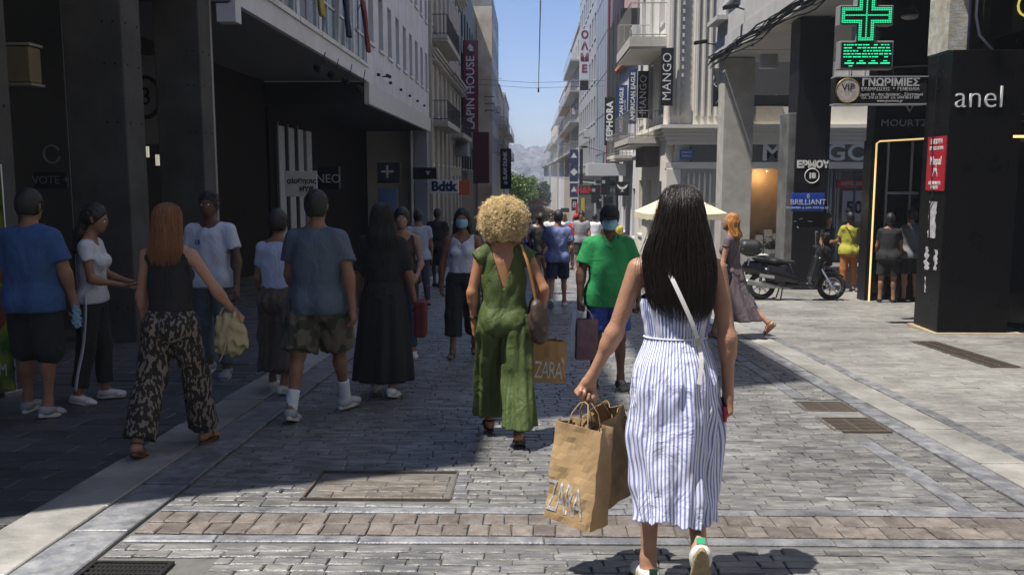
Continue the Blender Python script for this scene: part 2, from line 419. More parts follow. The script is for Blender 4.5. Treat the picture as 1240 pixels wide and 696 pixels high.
# ---------------------------------------------------------------- soft solids: signed distance, surface nets
def _np(v): return np.array(v, dtype=np.float64)
class Pr:
    """tapered capsule, optionally flattened, in an optional frame"""
    def __init__(s, a, b, r1, r2=None, M=None, fl=(1,1,1), k=.02, clip=False, clipa=False, sub=False, g=''):
        s.a=_np(a); s.b=_np(b); s.r1=r1; s.r2=r1 if r2 is None else r2; s.M=M; s.fl=_np(fl); s.k=k; s.clip=clip; s.clipa=clipa; s.sub=sub; s.g=g
    def grown(s, d, d2=None, k=None, clip=None):
        return Pr(s.a, s.b, s.r1+d, s.r2+(d if d2 is None else d2), s.M, s.fl, s.k if k is None else k, s.clip if clip is None else clip, s.clipa)
    def bbox(s):
        r = max(s.r1, s.r2); lo = np.minimum(s.a, s.b)-r*s.fl; hi = np.maximum(s.a, s.b)+r*s.fl
        if s.M is None: return lo, hi
        c = [s.M @ Vector((x,y,z)) for x in (lo[0],hi[0]) for y in (lo[1],hi[1]) for z in (lo[2],hi[2])]
        c = np.array([tuple(q) for q in c]); return c.min(0), c.max(0)
    def ev(s, X, Y, Z):
        if s.M is not None:
            I = np.array(s.M.inverted())
            X, Y, Z = (I[i,0]*X + I[i,1]*Y + I[i,2]*Z + I[i,3] for i in range(3))
        a = s.a/s.fl; b = s.b/s.fl; px = X/s.fl[0]-a[0]; py = Y/s.fl[1]-a[1]; pz = Z/s.fl[2]-a[2]; ba = b-a; L2 = float(ba@ba)
        if L2 < 1e-12:
            return (np.sqrt(px*px+py*py+pz*pz) - s.r1)*s.fl.min()
        t0 = (px*ba[0]+py*ba[1]+pz*ba[2])/L2; t = np.clip(t0, 0, 1)
        d = np.sqrt((px-t*ba[0])**2+(py-t*ba[1])**2+(pz-t*ba[2])**2) - (s.r1+(s.r2-s.r1)*t)
        d = d*s.fl.min(); L = math.sqrt(L2)
        if s.clip: d = np.maximum(d, (t0-1)*L)
        if s.clipa: d = np.maximum(d, -t0*L)
        return d
def solid(name, prims, h, m, parent=None, post=None, pad=.04, smooth_it=0):
    lo = np.min([p.bbox()[0] for p in prims if not p.sub], 0)-pad; hi = np.max([p.bbox()[1] for p in prims if not p.sub], 0)+pad
    n = np.ceil((hi-lo)/h).astype(int)+1
    ax = [lo[i]+h*np.arange(n[i]) for i in range(3)]
    Fd = np.full(n, .06)
    for p in prims:
        bl, bh = p.bbox(); mg = p.k+2*h+.005
        i0 = np.maximum(0, np.floor((bl-mg-lo)/h).astype(int)); i1 = np.minimum(n, np.ceil((bh+mg-lo)/h).astype(int)+1)
        if (i1 <= i0).any(): continue
        sl_ = tuple(slice(i0[i], i1[i]) for i in range(3))
        X, Y, Z = np.meshgrid(*[ax[i][sl_[i]] for i in range(3)], indexing='ij')
        d = p.ev(X, Y, Z); G = Fd[sl_]
        if p.sub: Fd[sl_] = np.maximum(G, -d)
        else:
            hh = np.maximum(p.k-np.abs(G-d), 0)/p.k; Fd[sl_] = np.minimum(G, d)-hh*hh*p.k/4
    if post is not None:
        X, Y, Z = np.meshgrid(*ax, indexing='ij'); Fd = post(Fd, X, Y, Z)
    Fd[0]=Fd[-1]=.06; Fd[:,0]=Fd[:,-1]=.06; Fd[:,:,0]=Fd[:,:,-1]=.06
    me = nets(name, Fd, lo, h)
    me.materials.append(m)
    return link(name, me, m, parent)
def nets(name, Fd, lo, h):
    ins = Fd < 0
    c = ins[:-1,:-1,:-1].astype(np.int8)
    tot = np.zeros(c.shape, np.int8)
    for i in (0,1):
        for j in (0,1):
            for k in (0,1):
                tot += ins[i:ins.shape[0]-1+i, j:ins.shape[1]-1+j, k:ins.shape[2]-1+k]
    act = np.argwhere((tot > 0) & (tot < 8)); idx = np.full(c.shape, -1, np.int64); idx[act[:,0],act[:,1],act[:,2]] = np.arange(len(act))
    acc = np.zeros((len(act),3)); cnt = np.zeros(len(act))
    cor = [(i,j,k) for i in (0,1) for j in (0,1) for k in (0,1)]
    val = {q: Fd[act[:,0]+q[0], act[:,1]+q[1], act[:,2]+q[2]] for q in cor}
    for q in cor:
        for axn in range(3):
            if q[axn]: continue
            r = list(q); r[axn] = 1; r = tuple(r); A = val[q]; B = val[r]; mk = (A < 0) != (B < 0)
            t = np.where(mk, A/np.where(mk, A-B, 1), 0); pos = np.tile(np.array(q, float), (len(act),1)); pos[:,axn] = t
            acc += pos*mk[:,None]; cnt += mk
    V = (act + acc/np.maximum(cnt,1)[:,None])*h + lo
    faces = []
    for axn in range(3):
        A = [slice(None)]*3; B = [slice(None)]*3; A[axn] = slice(0,-1); B[axn] = slice(1,None)
        a = ins[tuple(A)]; b = ins[tuple(B)]; e = np.argwhere(a != b)
        o1, o2 = [q for q in range(3) if q != axn]
        e = e[(e[:,o1] > 0) & (e[:,o2] > 0) & (e[:,o1] < ins.shape[o1]-1) & (e[:,o2] < ins.shape[o2]-1)]
        if not len(e): continue
        flag = a[e[:,0],e[:,1],e[:,2]]
        def ci(d1, d2):
            f = e.copy(); f[:,o1] -= d1; f[:,o2] -= d2; return idx[f[:,0],f[:,1],f[:,2]]
        q = np.stack([ci(1,1), ci(0,1), ci(0,0), ci(1,0)], 1)
        flip = flag if axn != 1 else ~flag
        q[~flip] = q[~flip][:, ::-1]
        faces.append(q)
    Q = np.concatenate(faces); Q = Q[(Q >= 0).all(1)]
    me = bpy.data.meshes.new(name); me.vertices.add(len(V)); me.vertices.foreach_set('co', V.ravel())
    me.loops.add(Q.size); me.loops.foreach_set('vertex_index', Q.ravel()); me.polygons.add(len(Q))
    me.polygons.foreach_set('loop_start', np.arange(0, Q.size, 4)); me.polygons.foreach_set('loop_total', np.full(len(Q), 4))
    me.polygons.foreach_set('use_smooth', np.ones(len(Q), bool)); me.update(calc_edges=True)
    return me
def folds(amp, lam=.07, zs=.25, seed=0, zlo=None, zhi=None):
    rr = np.random.RandomState(seed); W = []
    for i in range(6):
        a = rr.uniform(0, 2*math.pi); l = lam*rr.uniform(1.0, 2.6); W.append((math.cos(a)*2*math.pi/l, math.sin(a)*2*math.pi/l, rr.uniform(-1,1)*zs*2*math.pi/l*2, rr.uniform(0,6.3)))
    def f(Fd, X, Y, Z):
        d = np.zeros_like(Fd); near = np.abs(Fd) < .045
        x, y, z = X[near], Y[near], Z[near]; s = np.zeros_like(x)
        for a, b, c, ph in W: s += np.sin(a*x+b*y+c*z+ph+1.3*np.sin(z*9+ph))
        G = Fd.copy(); G[near] += amp*s/2.6; return G
    return f
def both(*fs):
    def f(Fd, X, Y, Z):
        for g in fs: Fd = g(Fd, X, Y, Z)
        return Fd
    return f
def keep(expr):
    """keep the region where expr(X,Y,Z) < 0 (distance-like)"""
    return lambda Fd, X, Y, Z: np.maximum(Fd, expr(X, Y, Z))
def plane_in(M, n, off):
    I = np.array(M.inverted())
    def e(X, Y, Z):
        q = [I[i,0]*X+I[i,1]*Y+I[i,2]*Z+I[i,3] for i in range(3)]; return n[0]*q[0]+n[1]*q[1]+n[2]*q[2]-off
    return e

def cat(p0, p1, p2, p3, t):
    return .5*((2*p1)+(-p0+p2)*t+(2*p0-5*p1+4*p2-p3)*t*t+(-p0+3*p1-3*p2+p3)*t**3)
def loft(name, rings, n, m, parent=None, sub=6, disp=None, M=None, thick=.003, a0=0, a1=2*math.pi, sq=1.0, close_top=False):
    """rings: (x,y,z,rx,ry); the wall of a draped garment. u runs round, t runs down"""
    Rg = _np(rings); pts = []
    for i in range(len(Rg)-1):
        p0 = Rg[max(i-1,0)]; p1 = Rg[i]; p2 = Rg[i+1]; p3 = Rg[min(i+2,len(Rg)-1)]
        for j in range(sub): pts.append(cat(p0,p1,p2,p3,j/sub))
    pts.append(Rg[-1]); full = abs(a1-a0-2*math.pi) < 1e-6; nn = n if full else n+1
    vs = []; uv = []
    for i, q in enumerate(pts):
        t = i/(len(pts)-1)
        for k in range(nn):
            u = k/n; a = a0+(a1-a0)*u; d = disp(u, t, a) if disp else 0
            if not isinstance(d, tuple): d = (d, 0)
            ca, sa = math.cos(a), math.sin(a)
            p = Vector((q[0]+ca*(q[3]+d[0]), q[1]+sa*(q[4]+d[0]), q[2]+d[1]))
            vs.append(M @ p if M is not None else p)
    fs = []; fuv = []
    for i in range(len(pts)-1):
        for k in range(n):
            k2 = (k+1) % nn
            fs.append((i*nn+k, (i+1)*nn+k, (i+1)*nn+k2, i*nn+k2))
            t0, t1 = i/(len(pts)-1), (i+1)/(len(pts)-1)
            fuv += [(k/n,t0),(k/n,t1),((k+1)/n,t1),((k+1)/n,t0)]
    if close_top:
        fs.append(tuple(range(nn))); fuv += [(k/nn,0) for k in range(nn)]
    me = bpy.data.meshes.new(name); me.from_pydata([tuple(v) for v in vs], [], fs)
    uvl = me.uv_layers.new(name='UVMap')
    for i, l in enumerate(me.loops): uvl.data[i].uv = fuv[i]
    me.polygons.foreach_set('use_smooth', [True]*len(me.polygons)); me.update()
    o = link(name, me, m, parent)
    if thick:
        sm = o.modifiers.new('solid', 'SOLIDIFY'); sm.thickness = thick; sm.offset = -1
    return o

# ---------------------------------------------------------------- people
SK_L = lambda: mat('skin_light', (.44,.235,.155), .5, .16, 9, .3, 160, spec=.4)
SK_T = lambda: mat('skin_tan', (.30,.15,.09), .5, .16, 9, .3, 160, spec=.4)
SK_D = lambda: mat('skin_dark', (.12,.06,.038), .45, .1, 12, .15, 120, spec=.4)
class Fig:
    def __init__(s, loc, face, H=1.68, sex='f', bulk=1.0, lean=3, roll=0, hipL=(0,3), hipR=(0,3), kneeL=3, kneeR=3, armL=(0,8), armR=(0,8),
                 elL=12, elR=12, foL=None, foR=None, yaw=0, pitch=0, curlL=(25,30), curlR=(25,30), footL=None, footR=None, toeL=8, toeR=8, sway=0, palmL=None, palmR=None, skin=None, label='', cat='person', group=None, hipw=1.0, sh=1.0, headroll=0, ground=True):
        s.root = empty('person', loc, face, label, cat, group); s.sex = sex; s.sc = k = H/1.72; s.bulk = bulk; s.skin = skin or SK_L(); s.hipw = hipw
        s.prims = []; hz = .90*k
        sw = (.165 if sex == 'f' else .185)*k*sh; s.sw = sw
        s.T = T = Matrix.Translation((sway,0,hz)) @ Euler((-R(lean), R(roll), 0)).to_matrix().to_4x4()
        s.J = J = {}
        for sd_, sg, hp, kn, ar, el, fo, cu, ft, toe, pm in (('L',-1,hipL,kneeL,armL,elL,foL,curlL,footL,toeL,palmL),('R',1,hipR,kneeR,armR,elR,foR,curlR,footR,toeR,palmR)):
            hip = Vector((sg*.088*k*hipw + sway, 0, hz))
            def dr(f, o, sg=sg): return Vector((math.sin(R(o))*sg, math.sin(R(f))*math.cos(R(o)), -math.cos(R(f))*math.cos(R(o))))
            knee = hip + dr(*hp)*.41*k; ank = knee + dr(hp[0]-kn, hp[1]*.5)*.405*k
            J['hip'+sd_], J['knee'+sd_], J['ank'+sd_] = hip, knee, ank
            fp = hp[0]-kn if ft is None else ft          # foot pitch: negative = heel up
            J['foot'+sd_] = Matrix.Translation(ank) @ Euler((R(fp) if ft is not None else R(min(0, fp)*.9), 0, -sg*R(toe))).to_matrix().to_4x4()
            shd = T @ Vector((sg*sw, -.005*k, .472*k)); elb = shd + dr(*ar)*.285*k
            f2 = ar[0]+el; o2 = ar[1]*.4 if fo is None else fo
            wr = elb + dr(f2, o2)*.245*k; J['sh'+sd_], J['el'+sd_], J['wr'+sd_] = shd, elb, wr
            d = (wr-elb).normalized(); n = Vector(pm) if pm else Vector((-sg, 0, 0)); n = (n - d*n.dot(d)).normalized()
            z = -d; x = n.cross(z)
            if not pm and x.y < 0: x = -x
            if pm and (x.dot(Vector((-sg*0.0,1,.3))) < 0): x = -x
            J['hand'+sd_] = Matrix(((x.x,n.x,z.x,wr.x),(x.y,n.y,z.y,wr.y),(x.z,n.z,z.z,wr.z),(0,0,0,1))); J['curl'+sd_] = cu
        lo = min((J['foot'+q] @ Vector(pt)).z for q in 'LR' for pt in ((0,.15*k,-.078*k),(0,-.05*k,-.078*k)))
        if ground:
            s.dz = -lo; D = Matrix.Translation((0,0,-lo))
            for kk, v in list(J.items()):
                if kk.startswith('curl'): continue
                J[kk] = D @ v
            s.T = T = D @ T
        s.Hd = T @ Matrix.Translation((0,.012*k,.595*k)) @ Euler((R(lean*.7-pitch), R(headroll), R(yaw))).to_matrix().to_4x4() @ Matrix.Scale(k, 4)
    # -- primitive groups
    def torso(s, e=0.0, belly=0.0, k=.035, low=True):
        c = s.sc; b = s.bulk; T = s.T; f = s.sex == 'f'; hw = s.hipw
        P_ = [Pr((-.062*c*hw,0,.01*c),(.062*c*hw,0,.01*c),.098*c*b+e, M=T, fl=(1,.88,1), k=k),
              Pr((0,.005,.08*c),(0,.005,.2*c),(.108 if f else .118)*c*b+e,(.098 if f else .118)*c*b+e, M=T, fl=(1.12,.82,1), k=k),
              Pr((0,0,.26*c),(0,-.005,.40*c),(.112 if f else .128)*c*b+e,(.108 if f else .125)*c*b+e, M=T, fl=(1.22,.82,1), k=k),
              Pr((-s.sw*.82,-.008,.462*c),(s.sw*.82,-.008,.462*c),.046*c*b+e*.5, M=T, fl=(1,.95,1), k=k),
              Pr((-.085*c,-.01,.50*c),(.085*c,-.01,.50*c),.04*c*b+e*.5, M=T, k=k)]
        if low:
            P_ += [Pr((sg*.062*c*hw,-.045*c,-.03*c),(sg*.062*c*hw,-.045*c,-.03*c),.082*c*b*hw**.5+e, M=T, k=k) for sg in (-1,1)]
        if f: P_ += [Pr((sg*.07*c,.075*c,.33*c),(sg*.07*c,.075*c,.33*c),.058*c*b+e, M=T, k=.03) for sg in (-1,1)]
        if belly: P_ += [Pr((0,.05*c,.12*c),(0,.05*c,.2*c),.10*c*b+belly+e, M=T, k=.05)]
        return P_
    def neckp(s):
        c = s.sc; return [Pr((0,-.008,.49*c),(0,.012*c,.62*c),.05*c if s.sex=='f' else .06*c,.046*c if s.sex=='f' else .056*c, M=s.T, k=.03),
                          Pr((-.10*c,-.012*c,.505*c),(0,-.005*c,.56*c),.035*c, .04*c, M=s.T, k=.03), Pr((.10*c,-.012*c,.505*c),(0,-.005*c,.56*c),.035*c,.04*c, M=s.T, k=.03)]
    def headp(s, e=0.0, face=True):
        M = s.Hd; P_ = [Pr((0,-.012,.125),(0,-.012,.125),.1+e, M=M, fl=(.76,.95,1.02), k=.02),
              Pr((0,.03,.075),(0,.03,.075),.07+e, M=M, fl=(.82,1,1), k=.03), Pr((0,.066,.03),(0,.062,.03),.024+e, M=M, fl=(1.2,1,1), k=.03)]
        if face:
            P_ += [Pr((0,.098,.085),(0,.088,.118),.0125,.008, M=M, k=.012), Pr((-.012,.094,.083),(.012,.094,.083),.008, M=M, k=.01),
                   Pr((-.03,.076,.125),(.03,.076,.125),.012, M=M, k=.02), Pr((-.016,.086,.054),(.016,.086,.054),.008, M=M, k=.012)]
            P_ += [Pr((sg*.031,.092,.108),(sg*.031,.092,.108),.013, M=M, k=.01, sub=True) for sg in (-1,1)]
            P_ += [Pr((sg*.078,-.004,.085),(sg*.084,-.014,.115),.012,.018, M=M, fl=(.5,1,1.1), k=.008) for sg in (-1,1)]
        return P_
    def arm(s, q, e=0.0, e2=None):
        J = s.J; c = s.sc; b = s.bulk**.7*(1 if s.sex=='f' else 1.18); e2 = e if e2 is None else e2
        a, m_, w_ = J['sh'+q], J['el'+q], J['wr'+q]; fm = m_.lerp(w_, .28)
        return [Pr(a, m_, .043*c*b+e, .034*c*b+e, k=.03), Pr(m_, w_, .033*c*b+e2, .0225*c*b+e2, k=.02), Pr(m_.lerp(w_,.1), fm, .034*c*b+e2, .033*c*b+e2, k=.03)]
    def hand(s, q, fingers=True):
        c = s.sc*(1 if s.sex=='f' else 1.12)*1.03; M = s.J['hand'+q] @ Matrix.Scale(c,4); c1, c2 = (R(v) for v in s.J['curl'+q]); P_ = []
        P_.append(Pr((0,0,.01),(0,0,-.02),.021,.024, M=M, fl=(1.2,.8,1), k=.015))
        for x, L in ((.03,.072),(.01,.08),(-.010,.074),(-.029,.058)):
            kn = Vector((x,-.004,-.085 + abs(x-.005)*.25)); P_.append(Pr((x*.5,0,-.02), kn, .0155,.0125, M=M, k=.014))
            if not fingers: continue
            p = kn; an = c1*(.9+.25*(x<0))
            for fr_, add, r in ((.45,0,.0098),(.31,c2,.0088),(.24,c2*.6,.008)):
                an += add; d = Vector((x*.12*(1 if an < .4 else .2), math.sin(an), -math.cos(an))); p2 = p + d*L*fr_
                P_.append(Pr(p, p2, r, r*.93, M=M, k=.004)); p = p2
        t = Vector((.022,.006,-.028)); t2 = t + Vector((.022,.017,-.028)); t3 = t2 + Vector((.004,.016,-.026))
        P_ += [Pr(t, t2, .0145,.0115, M=M, k=.012), Pr(t2, t3, .0108,.009, M=M, k=.006)]
        return P_
    def leg(s, q, e=0.0):
        J = s.J; c = s.sc; b = s.bulk**.8; a, m_, w_ = J['hip'+q], J['knee'+q], J['ank'+q]
        back = (J['foot'+q].to_3x3() @ Vector((0,-1,0)))
        ca = m_.lerp(w_,.28)+back*.018*c
        return [Pr(a, m_, .083*c*b+e, .05*c*b+e, k=.03), Pr(m_, w_, .046*c*b+e, .031*c+e, k=.03), Pr(ca, m_.lerp(w_,.42)+back*.01*c, .042*c*b+e,.034*c*b+e, k=.04)]
    def footp(s, q, e=0.0, k=.012):
        c = s.sc*(1 if s.sex=='f' else 1.1); M = s.J['foot'+q] @ Matrix.Scale(c,4); f = 1
        P_ = [Pr((0,-.03,-.045),(0,-.03,-.045),.033+e, M=M, k=.02), Pr((0,0,.03),(0,0,-.03),.033+e,.034+e, M=M, k=.02), Pr((0,.0,-.035),(0,.09,-.056),.034+e,.022+e, M=M, k=.02),
              Pr((-.018,.09,-.058),(.02,.1,-.058),.021+e, M=M, k=.02)]
        if e == 0: P_ += [Pr((x,.11,-.064),(x,.152-abs(x+.018)*.5,-.066),.0115,.010, M=M, k=.006) for x in (-.028,-.009,.008,.022,.034)]
        else: P_ += [Pr((0,.11,-.055),(0,.14,-.058),.027+e*.6, M=M, fl=(1.25,1,.8), k=.03)]
        return P_
    # -- finished parts
    def body(s, h=.01, face=False, feet=True, fingers=True):
        P_ = s.torso(-.004)+s.neckp()+s.headp(face=True)
        for q in 'LR': P_ += s.arm(q)+s.hand(q, fingers)+s.leg(q)+(s.footp(q) if feet else [])
        s.h = h; o = solid('body', P_, h, s.skin, s.root)
        if face:
            M = s.Hd; e = MB()
            for sg in (-1,1):
                b = MB(); Mx = M @ Matrix.Translation((sg*.031,.083,.109)); b.lathe([(.0001,-.0115),(.008,-.008),(.0115,0),(.008,.008),(.0001,.0115)], 10, Mx)
                eo = b.build('eye', mat('eye_white',(.7,.68,.65),.3,.03), o, smooth=True)
                i_ = MB().lathe([(.0001,-.004),(.0045,-.003),(.006,0),(.0045,.003),(.0001,.004)], 10, M @ Matrix.Translation((sg*.031,.0925,.109)))
                i_.build('iris', mat('iris_brown',(.04,.02,.012),.2,.05), o, smooth=True)
                MB().tube([M @ Vector((sg*(.014+.034*t_), .090-.012*t_*t_, .128+.006*math.sin(t_*3.1))) for t_ in (0,.33,.66,1)], [.003,.004,.0035,.001], 6).build('eyebrow', mat('brow_hair',(.02,.012,.01),.8,.1), o)
            MB().tube([M @ Vector((x_, .0935-abs(x_)*.25, .056)) for x_ in (-.024,-.012,0,.012,.024)], [.001,.005,.0055,.005,.001], 8, flat=1).build('lips', mat('lip_skin',(.32,.11,.09),.4,.05), o, smooth=True)
        return o
    def shirt(s, m, h=None, ease=.012, sleeve=.55, hem=-.06, amp=.004, name='tshirt', belly=0, neck=.075, vneck=None, sflare=.018, seed=1, k=.03, lam=.08, back_v=0, post=None):
        c = s.sc; T = s.T; P_ = s.torso(ease, belly, k)
        if hem < -.03:
            P_ += [Pr(s.J['hip'+q], s.J['hip'+q].lerp(s.J['knee'+q],.32), .088*c*s.bulk**.8+ease+.022, .075*c*s.bulk**.8+ease+.03, k=.05) for q in 'LR']
        if hem < 0:
            P_ = [p.grown(.020) if i in (0,5,6) else p for i, p in enumerate(P_)]
        # straight drop of the cloth from chest to hem
        b = s.bulk
        P_ += [Pr((0,.0,hem*c),(0,0,.3*c),(.112 if s.sex=='f' else .122)*c*b+ease*.9,(.108 if s.sex=='f' else .124)*c*b+ease*.6, M=T, fl=(1.2,.86,1), k=.03)]
        if sleeve:
            for q in 'LR':
                a, e = s.J['sh'+q], s.J['el'+q]; sg = -1 if q == 'L' else 1; ba = s.bulk**.7*(1 if s.sex=='f' else 1.18); P_.append(Pr(a+Vector((-sg*.010*c,0,-.003*c)), a.lerp(e, sleeve), .044*c*ba+ease*.75, .040*c*ba+sflare*.8, k=.045, clip=True))
        nb = Pr((0,.02,.53*c),(0,.03,.62*c),neck*c, neck*1.3*c, M=T, sub=True, k=.01)
        pf = [folds(amp*.8, lam, .22, seed), keep(plane_in(T,(0,0,-1),-hem*c))]
        I = np.array(T.inverted())
        if vneck:
            def vn(Fd, X, Y, Z):
                q = [I[i,0]*X+I[i,1]*Y+I[i,2]*Z+I[i,3] for i in range(3)]
                w_ = (np.abs(q[0])-(q[2]-vneck[1]*c)*vneck[0]); side = (q[1] if vneck[2] > 0 else -q[1])
                cut = np.maximum(w_, -side); return np.maximum(Fd, -cut)
            pf.append(vn)
        if post: pf.append(post)
        return solid(name, P_+[nb], h or s.h, m, s.root, both(*pf))
    def pants(s, m, h=None, upto=1.0, ease=.012, flare=.0, amp=.004, name='trousers', top=.03, seed=2, lam=.07, post=None, kn=None, thigh=0):
        c = s.sc; P_ = [p for p in s.torso(ease*.8)[:1]] + s.torso(ease)[5:7]
        P_.append(Pr((0,0,0),(0,0,top*c),.11*c*s.bulk+ease*.7,.106*c*s.bulk+ease*.6, M=s.T, fl=(1.16,.86,1), k=.02, clip=True))
        pl = []
        for q in 'LR':
            a, k_, w_ = s.J['hip'+q], s.J['knee'+q], s.J['ank'+q]; b = s.bulk**.8
            if upto <= .5:
                e = a.lerp(k_, upto*2); P_.append(Pr(a, e, .086*c*b+ease+thigh, .058*c*b+ease+flare+thigh, k=.02, clip=True))
            else:
                P_.append(Pr(a, k_, .086*c*b+ease, (.056*c*b+ease+flare*.5) if kn is None else kn, k=.02))
                e = k_.lerp(w_, (upto-.5)*2); P_.append(Pr(k_, e, (.054*c*b+ease+flare*.5) if kn is None else kn, .042*c*b+ease*.6+flare, k=.03, clip=True))
        pf = [folds(amp, lam, .16, seed), keep(plane_in(s.T,(0,0,1),top*c))]
        if post: pf.append(post)
        return solid(name, P_, h or s.h, m, s.root, both(*pf))
    def shoes(s, m, m_sole, h=None, name='shoe', low=.035):
        out = []
        for q in 'LR':
            M = s.J['foot'+q]; c = s.sc*(1 if s.sex=='f' else 1.1); P_ = s.footp(q, .007)
            pf = both(keep(plane_in(M,(0,0,1),-.012*c)), keep(plane_in(M,(0,0,-1),.068*c)))
            o = solid(name, P_, min(h or s.h, .009), m, s.root, pf)
            b = MB(); n = 20; pts = []
            for k in range(n):
                a = 2*math.pi*k/n; ca, sa = math.cos(a), math.sin(a)
                wv = .041+.007*max(0,sa) ; pts.append((ca*wv*(1-.12*(sa<0))*c, (.045+sa*.122)*c))
            b.prism(pts, .026*c, 'z', M @ Matrix.Translation((0,0,-.086*c)))
            so_ = b.build('sole', m_sole, o, bevel=.004*c); s_ = o; out.append(o)
            lc = MB()
            for i in range(4):
                y_ = (.035+i*.02)*c; z_ = (-.001-i*.0085)*c
                lc.tube([M @ Vector((-.021*c,y_,z_-.010*c)), M @ Vector((0,y_+.004*c,z_+.004*c)), M @ Vector((.021*c,y_,z_-.010*c))], .0028*c, 5)
            if name != 'sandal' and s.h < .012: lc.build('laces', mat('lace_white',(.6,.6,.6),.8,.05), o)
        return out
    def sandals(s, m, h=None):
        for q in 'LR':
            M = s.J['foot'+q]; c = s.sc*(1 if s.sex=='f' else 1.1); b = MB(); n = 20; pts = []
            for k in range(n):
                a = 2*math.pi*k/n; ca, sa = math.cos(a), math.sin(a); pts.append((ca*(.036+.007*max(0,sa))*c, (.05+sa*.115)*c))
            b.prism(pts, .022*c, 'z', M @ Matrix.Translation((0,0,-.1*c))); o = b.build('sandal', m, s.root, bevel=.004)
            st = MB()
            for y_, z0, hh in ((.1,-.075,.042),(.065,-.072,.055),(-.015,-.06,0)):
                if hh: st.tube([M @ Vector((-.043*c,y_*c,z0*c)), M @ Vector((-.03*c,y_*c,(z0+hh*.75)*c)), M @ Vector((0,y_*c,(z0+hh)*c)), M @ Vector((.03*c,y_*c,(z0+hh*.75)*c)), M @ Vector((.043*c,y_*c,z0*c))], .010*c, 6, flat=.35)
                else: st.tube([M @ Vector((.037*c*math.cos(a), (-.0+.040*math.sin(a)*(1.0 if math.sin(a)<0 else .9))*c-.004, .0-.012*c)) for a in [2*math.pi*i/14 for i in range(15)]], .006*c, 6)
            st.build('strap', m, o)
    def hair_short(s, m, h=None, e=.008, cut=(0,.75,-.66,.02), name='hair', low=.035, amp=.004):
        M = s.Hd
        o = solid(name, [Pr((0,-.016,.13),(0,-.016,.13),.1+e, M=M, fl=(.78,.95,1.0), k=.01), Pr((0,-.05,.07),(0,-.045,.09),.05+e*.5,.06+e*.5, M=M, fl=(1,.7,1), k=.03)]+([Pr((sg*.088,.002,.09),(sg*.088,.0,.115),.024,.026, M=M, sub=True) for sg in (-1,1)] if low < .06 else []), min(h or s.h,.009), m, s.root,
                     both(folds(.0015,.02,.5,5), keep(plane_in(M,(0,.85,-.53),-.012)), keep(plane_in(M,(0,0,-1),-low))))
        if s.h < .0135:
            rr = random.Random(int(s.sc*1e4)); P_ = []
            for _ in range(420):
                z = rr.uniform(-.6,1); a = rr.uniform(0,2*math.pi); q_ = math.sqrt(1-z*z); d = Vector((q_*math.cos(a), q_*math.sin(a), z))
                if .85*(d.y*.095-.016)-.53*(.13+d.z*.1) > -.02: continue
                p = Vector((d.x*.078*1.06, -.016+d.y*.095*1.06, .13+d.z*.1*1.06)); t = Vector((d.x*.3,-.6,-.5)); t = (t-d*t.dot(d)); t = t.normalized() if t.length > .01 else Vector((0,-1,0))
                t = (t+Vector((rr.gauss(0,.35),rr.gauss(0,.35),rr.gauss(0,.35)))+d*.35).normalized(); L = rr.uniform(.012,.03)
                P_.append([M @ p, M @ (p+t*L*.5), M @ (p+t*L-d*L*.1)])
            strands('hair_strand', m, o, P_, .0035, 4)['kind'] = 'stuff'
        return o
    def cap(s, m, peak=1):
        M = s.Hd; o = solid('cap', [Pr((0,-.01,.14),(0,-.01,.14),.1+.014, M=M, fl=(.8,.95,.92), k=.01)], .008, m, s.root, keep(plane_in(M,(0,0,-1),-.135)))
        b = MB(); pts = []
        n = 12; vs = []
        for i in range(n+1):
            a = math.pi*i/n; vs.append((.078*math.cos(a), .06+.0*0, .14)); 
        vs2 = [(.07*math.cos(math.pi*i/n), .06+.10*math.sin(math.pi*i/n), .135-.012*math.sin(math.pi*i/n)) for i in range(n+1)]
        up = [M @ Vector(v) for v in [(p[0]*.95, .05, .142) for p in vs2]+vs2]; dn = [u - (M.to_3x3() @ Vector((0,0,.004))) for u in up]
        k = n+1; fs = [(i,i+1,k+i+1,k+i) for i in range(n)]; fs2 = [tuple(2*k+v for v in f[::-1]) for f in fs]; rim = [(k+i,k+i+1,3*k+i+1,3*k+i) for i in range(n)]
        b.add(up+dn, fs+fs2+rim); b.build('peak', m, o)
        return o
    def mask(s, m):
        M = s.Hd; o = solid('face_mask', [Pr((0,.04,.07),(0,.04,.07),.07+.012, M=M, fl=(.86,1,.95), k=.02), Pr((0,.105,.085),(0,.09,.105),.016, .014, M=M, k=.02), Pr((0,.08,.03),(0,.075,.03),.03, M=M, fl=(1.2,1,1), k=.02)], .006, m, s.root,
             both(lambda Fd,X,Y,Z: Fd+.0012*np.sin(np.array(Z)*520), keep(plane_in(M,(0,0,1),.112)), keep(plane_in(M,(0,0,-1),-.018)), keep(plane_in(M,(0,-1,0),-.035))))
        b = MB()
        for sg in (-1,1):
            b.tube([M @ Vector(v) for v in ((sg*.064,.045,.10),(sg*.078,.01,.125),(sg*.082,-.025,.125),(sg*.082,-.03,.1),(sg*.074,.0,.06),(sg*.062,.045,.04))], .0016, 5)
        b.build('ear_loop', m, o); return o
def strands(name, m, parent, paths, r=.0022, n=4):
    b = MB()
    for p in paths: b.tube(p, [r*(1-.75*(i/(len(p)-1))**2) for i in range(len(p))], n, cap=False)
    return b.build(name, m, parent, smooth=True)
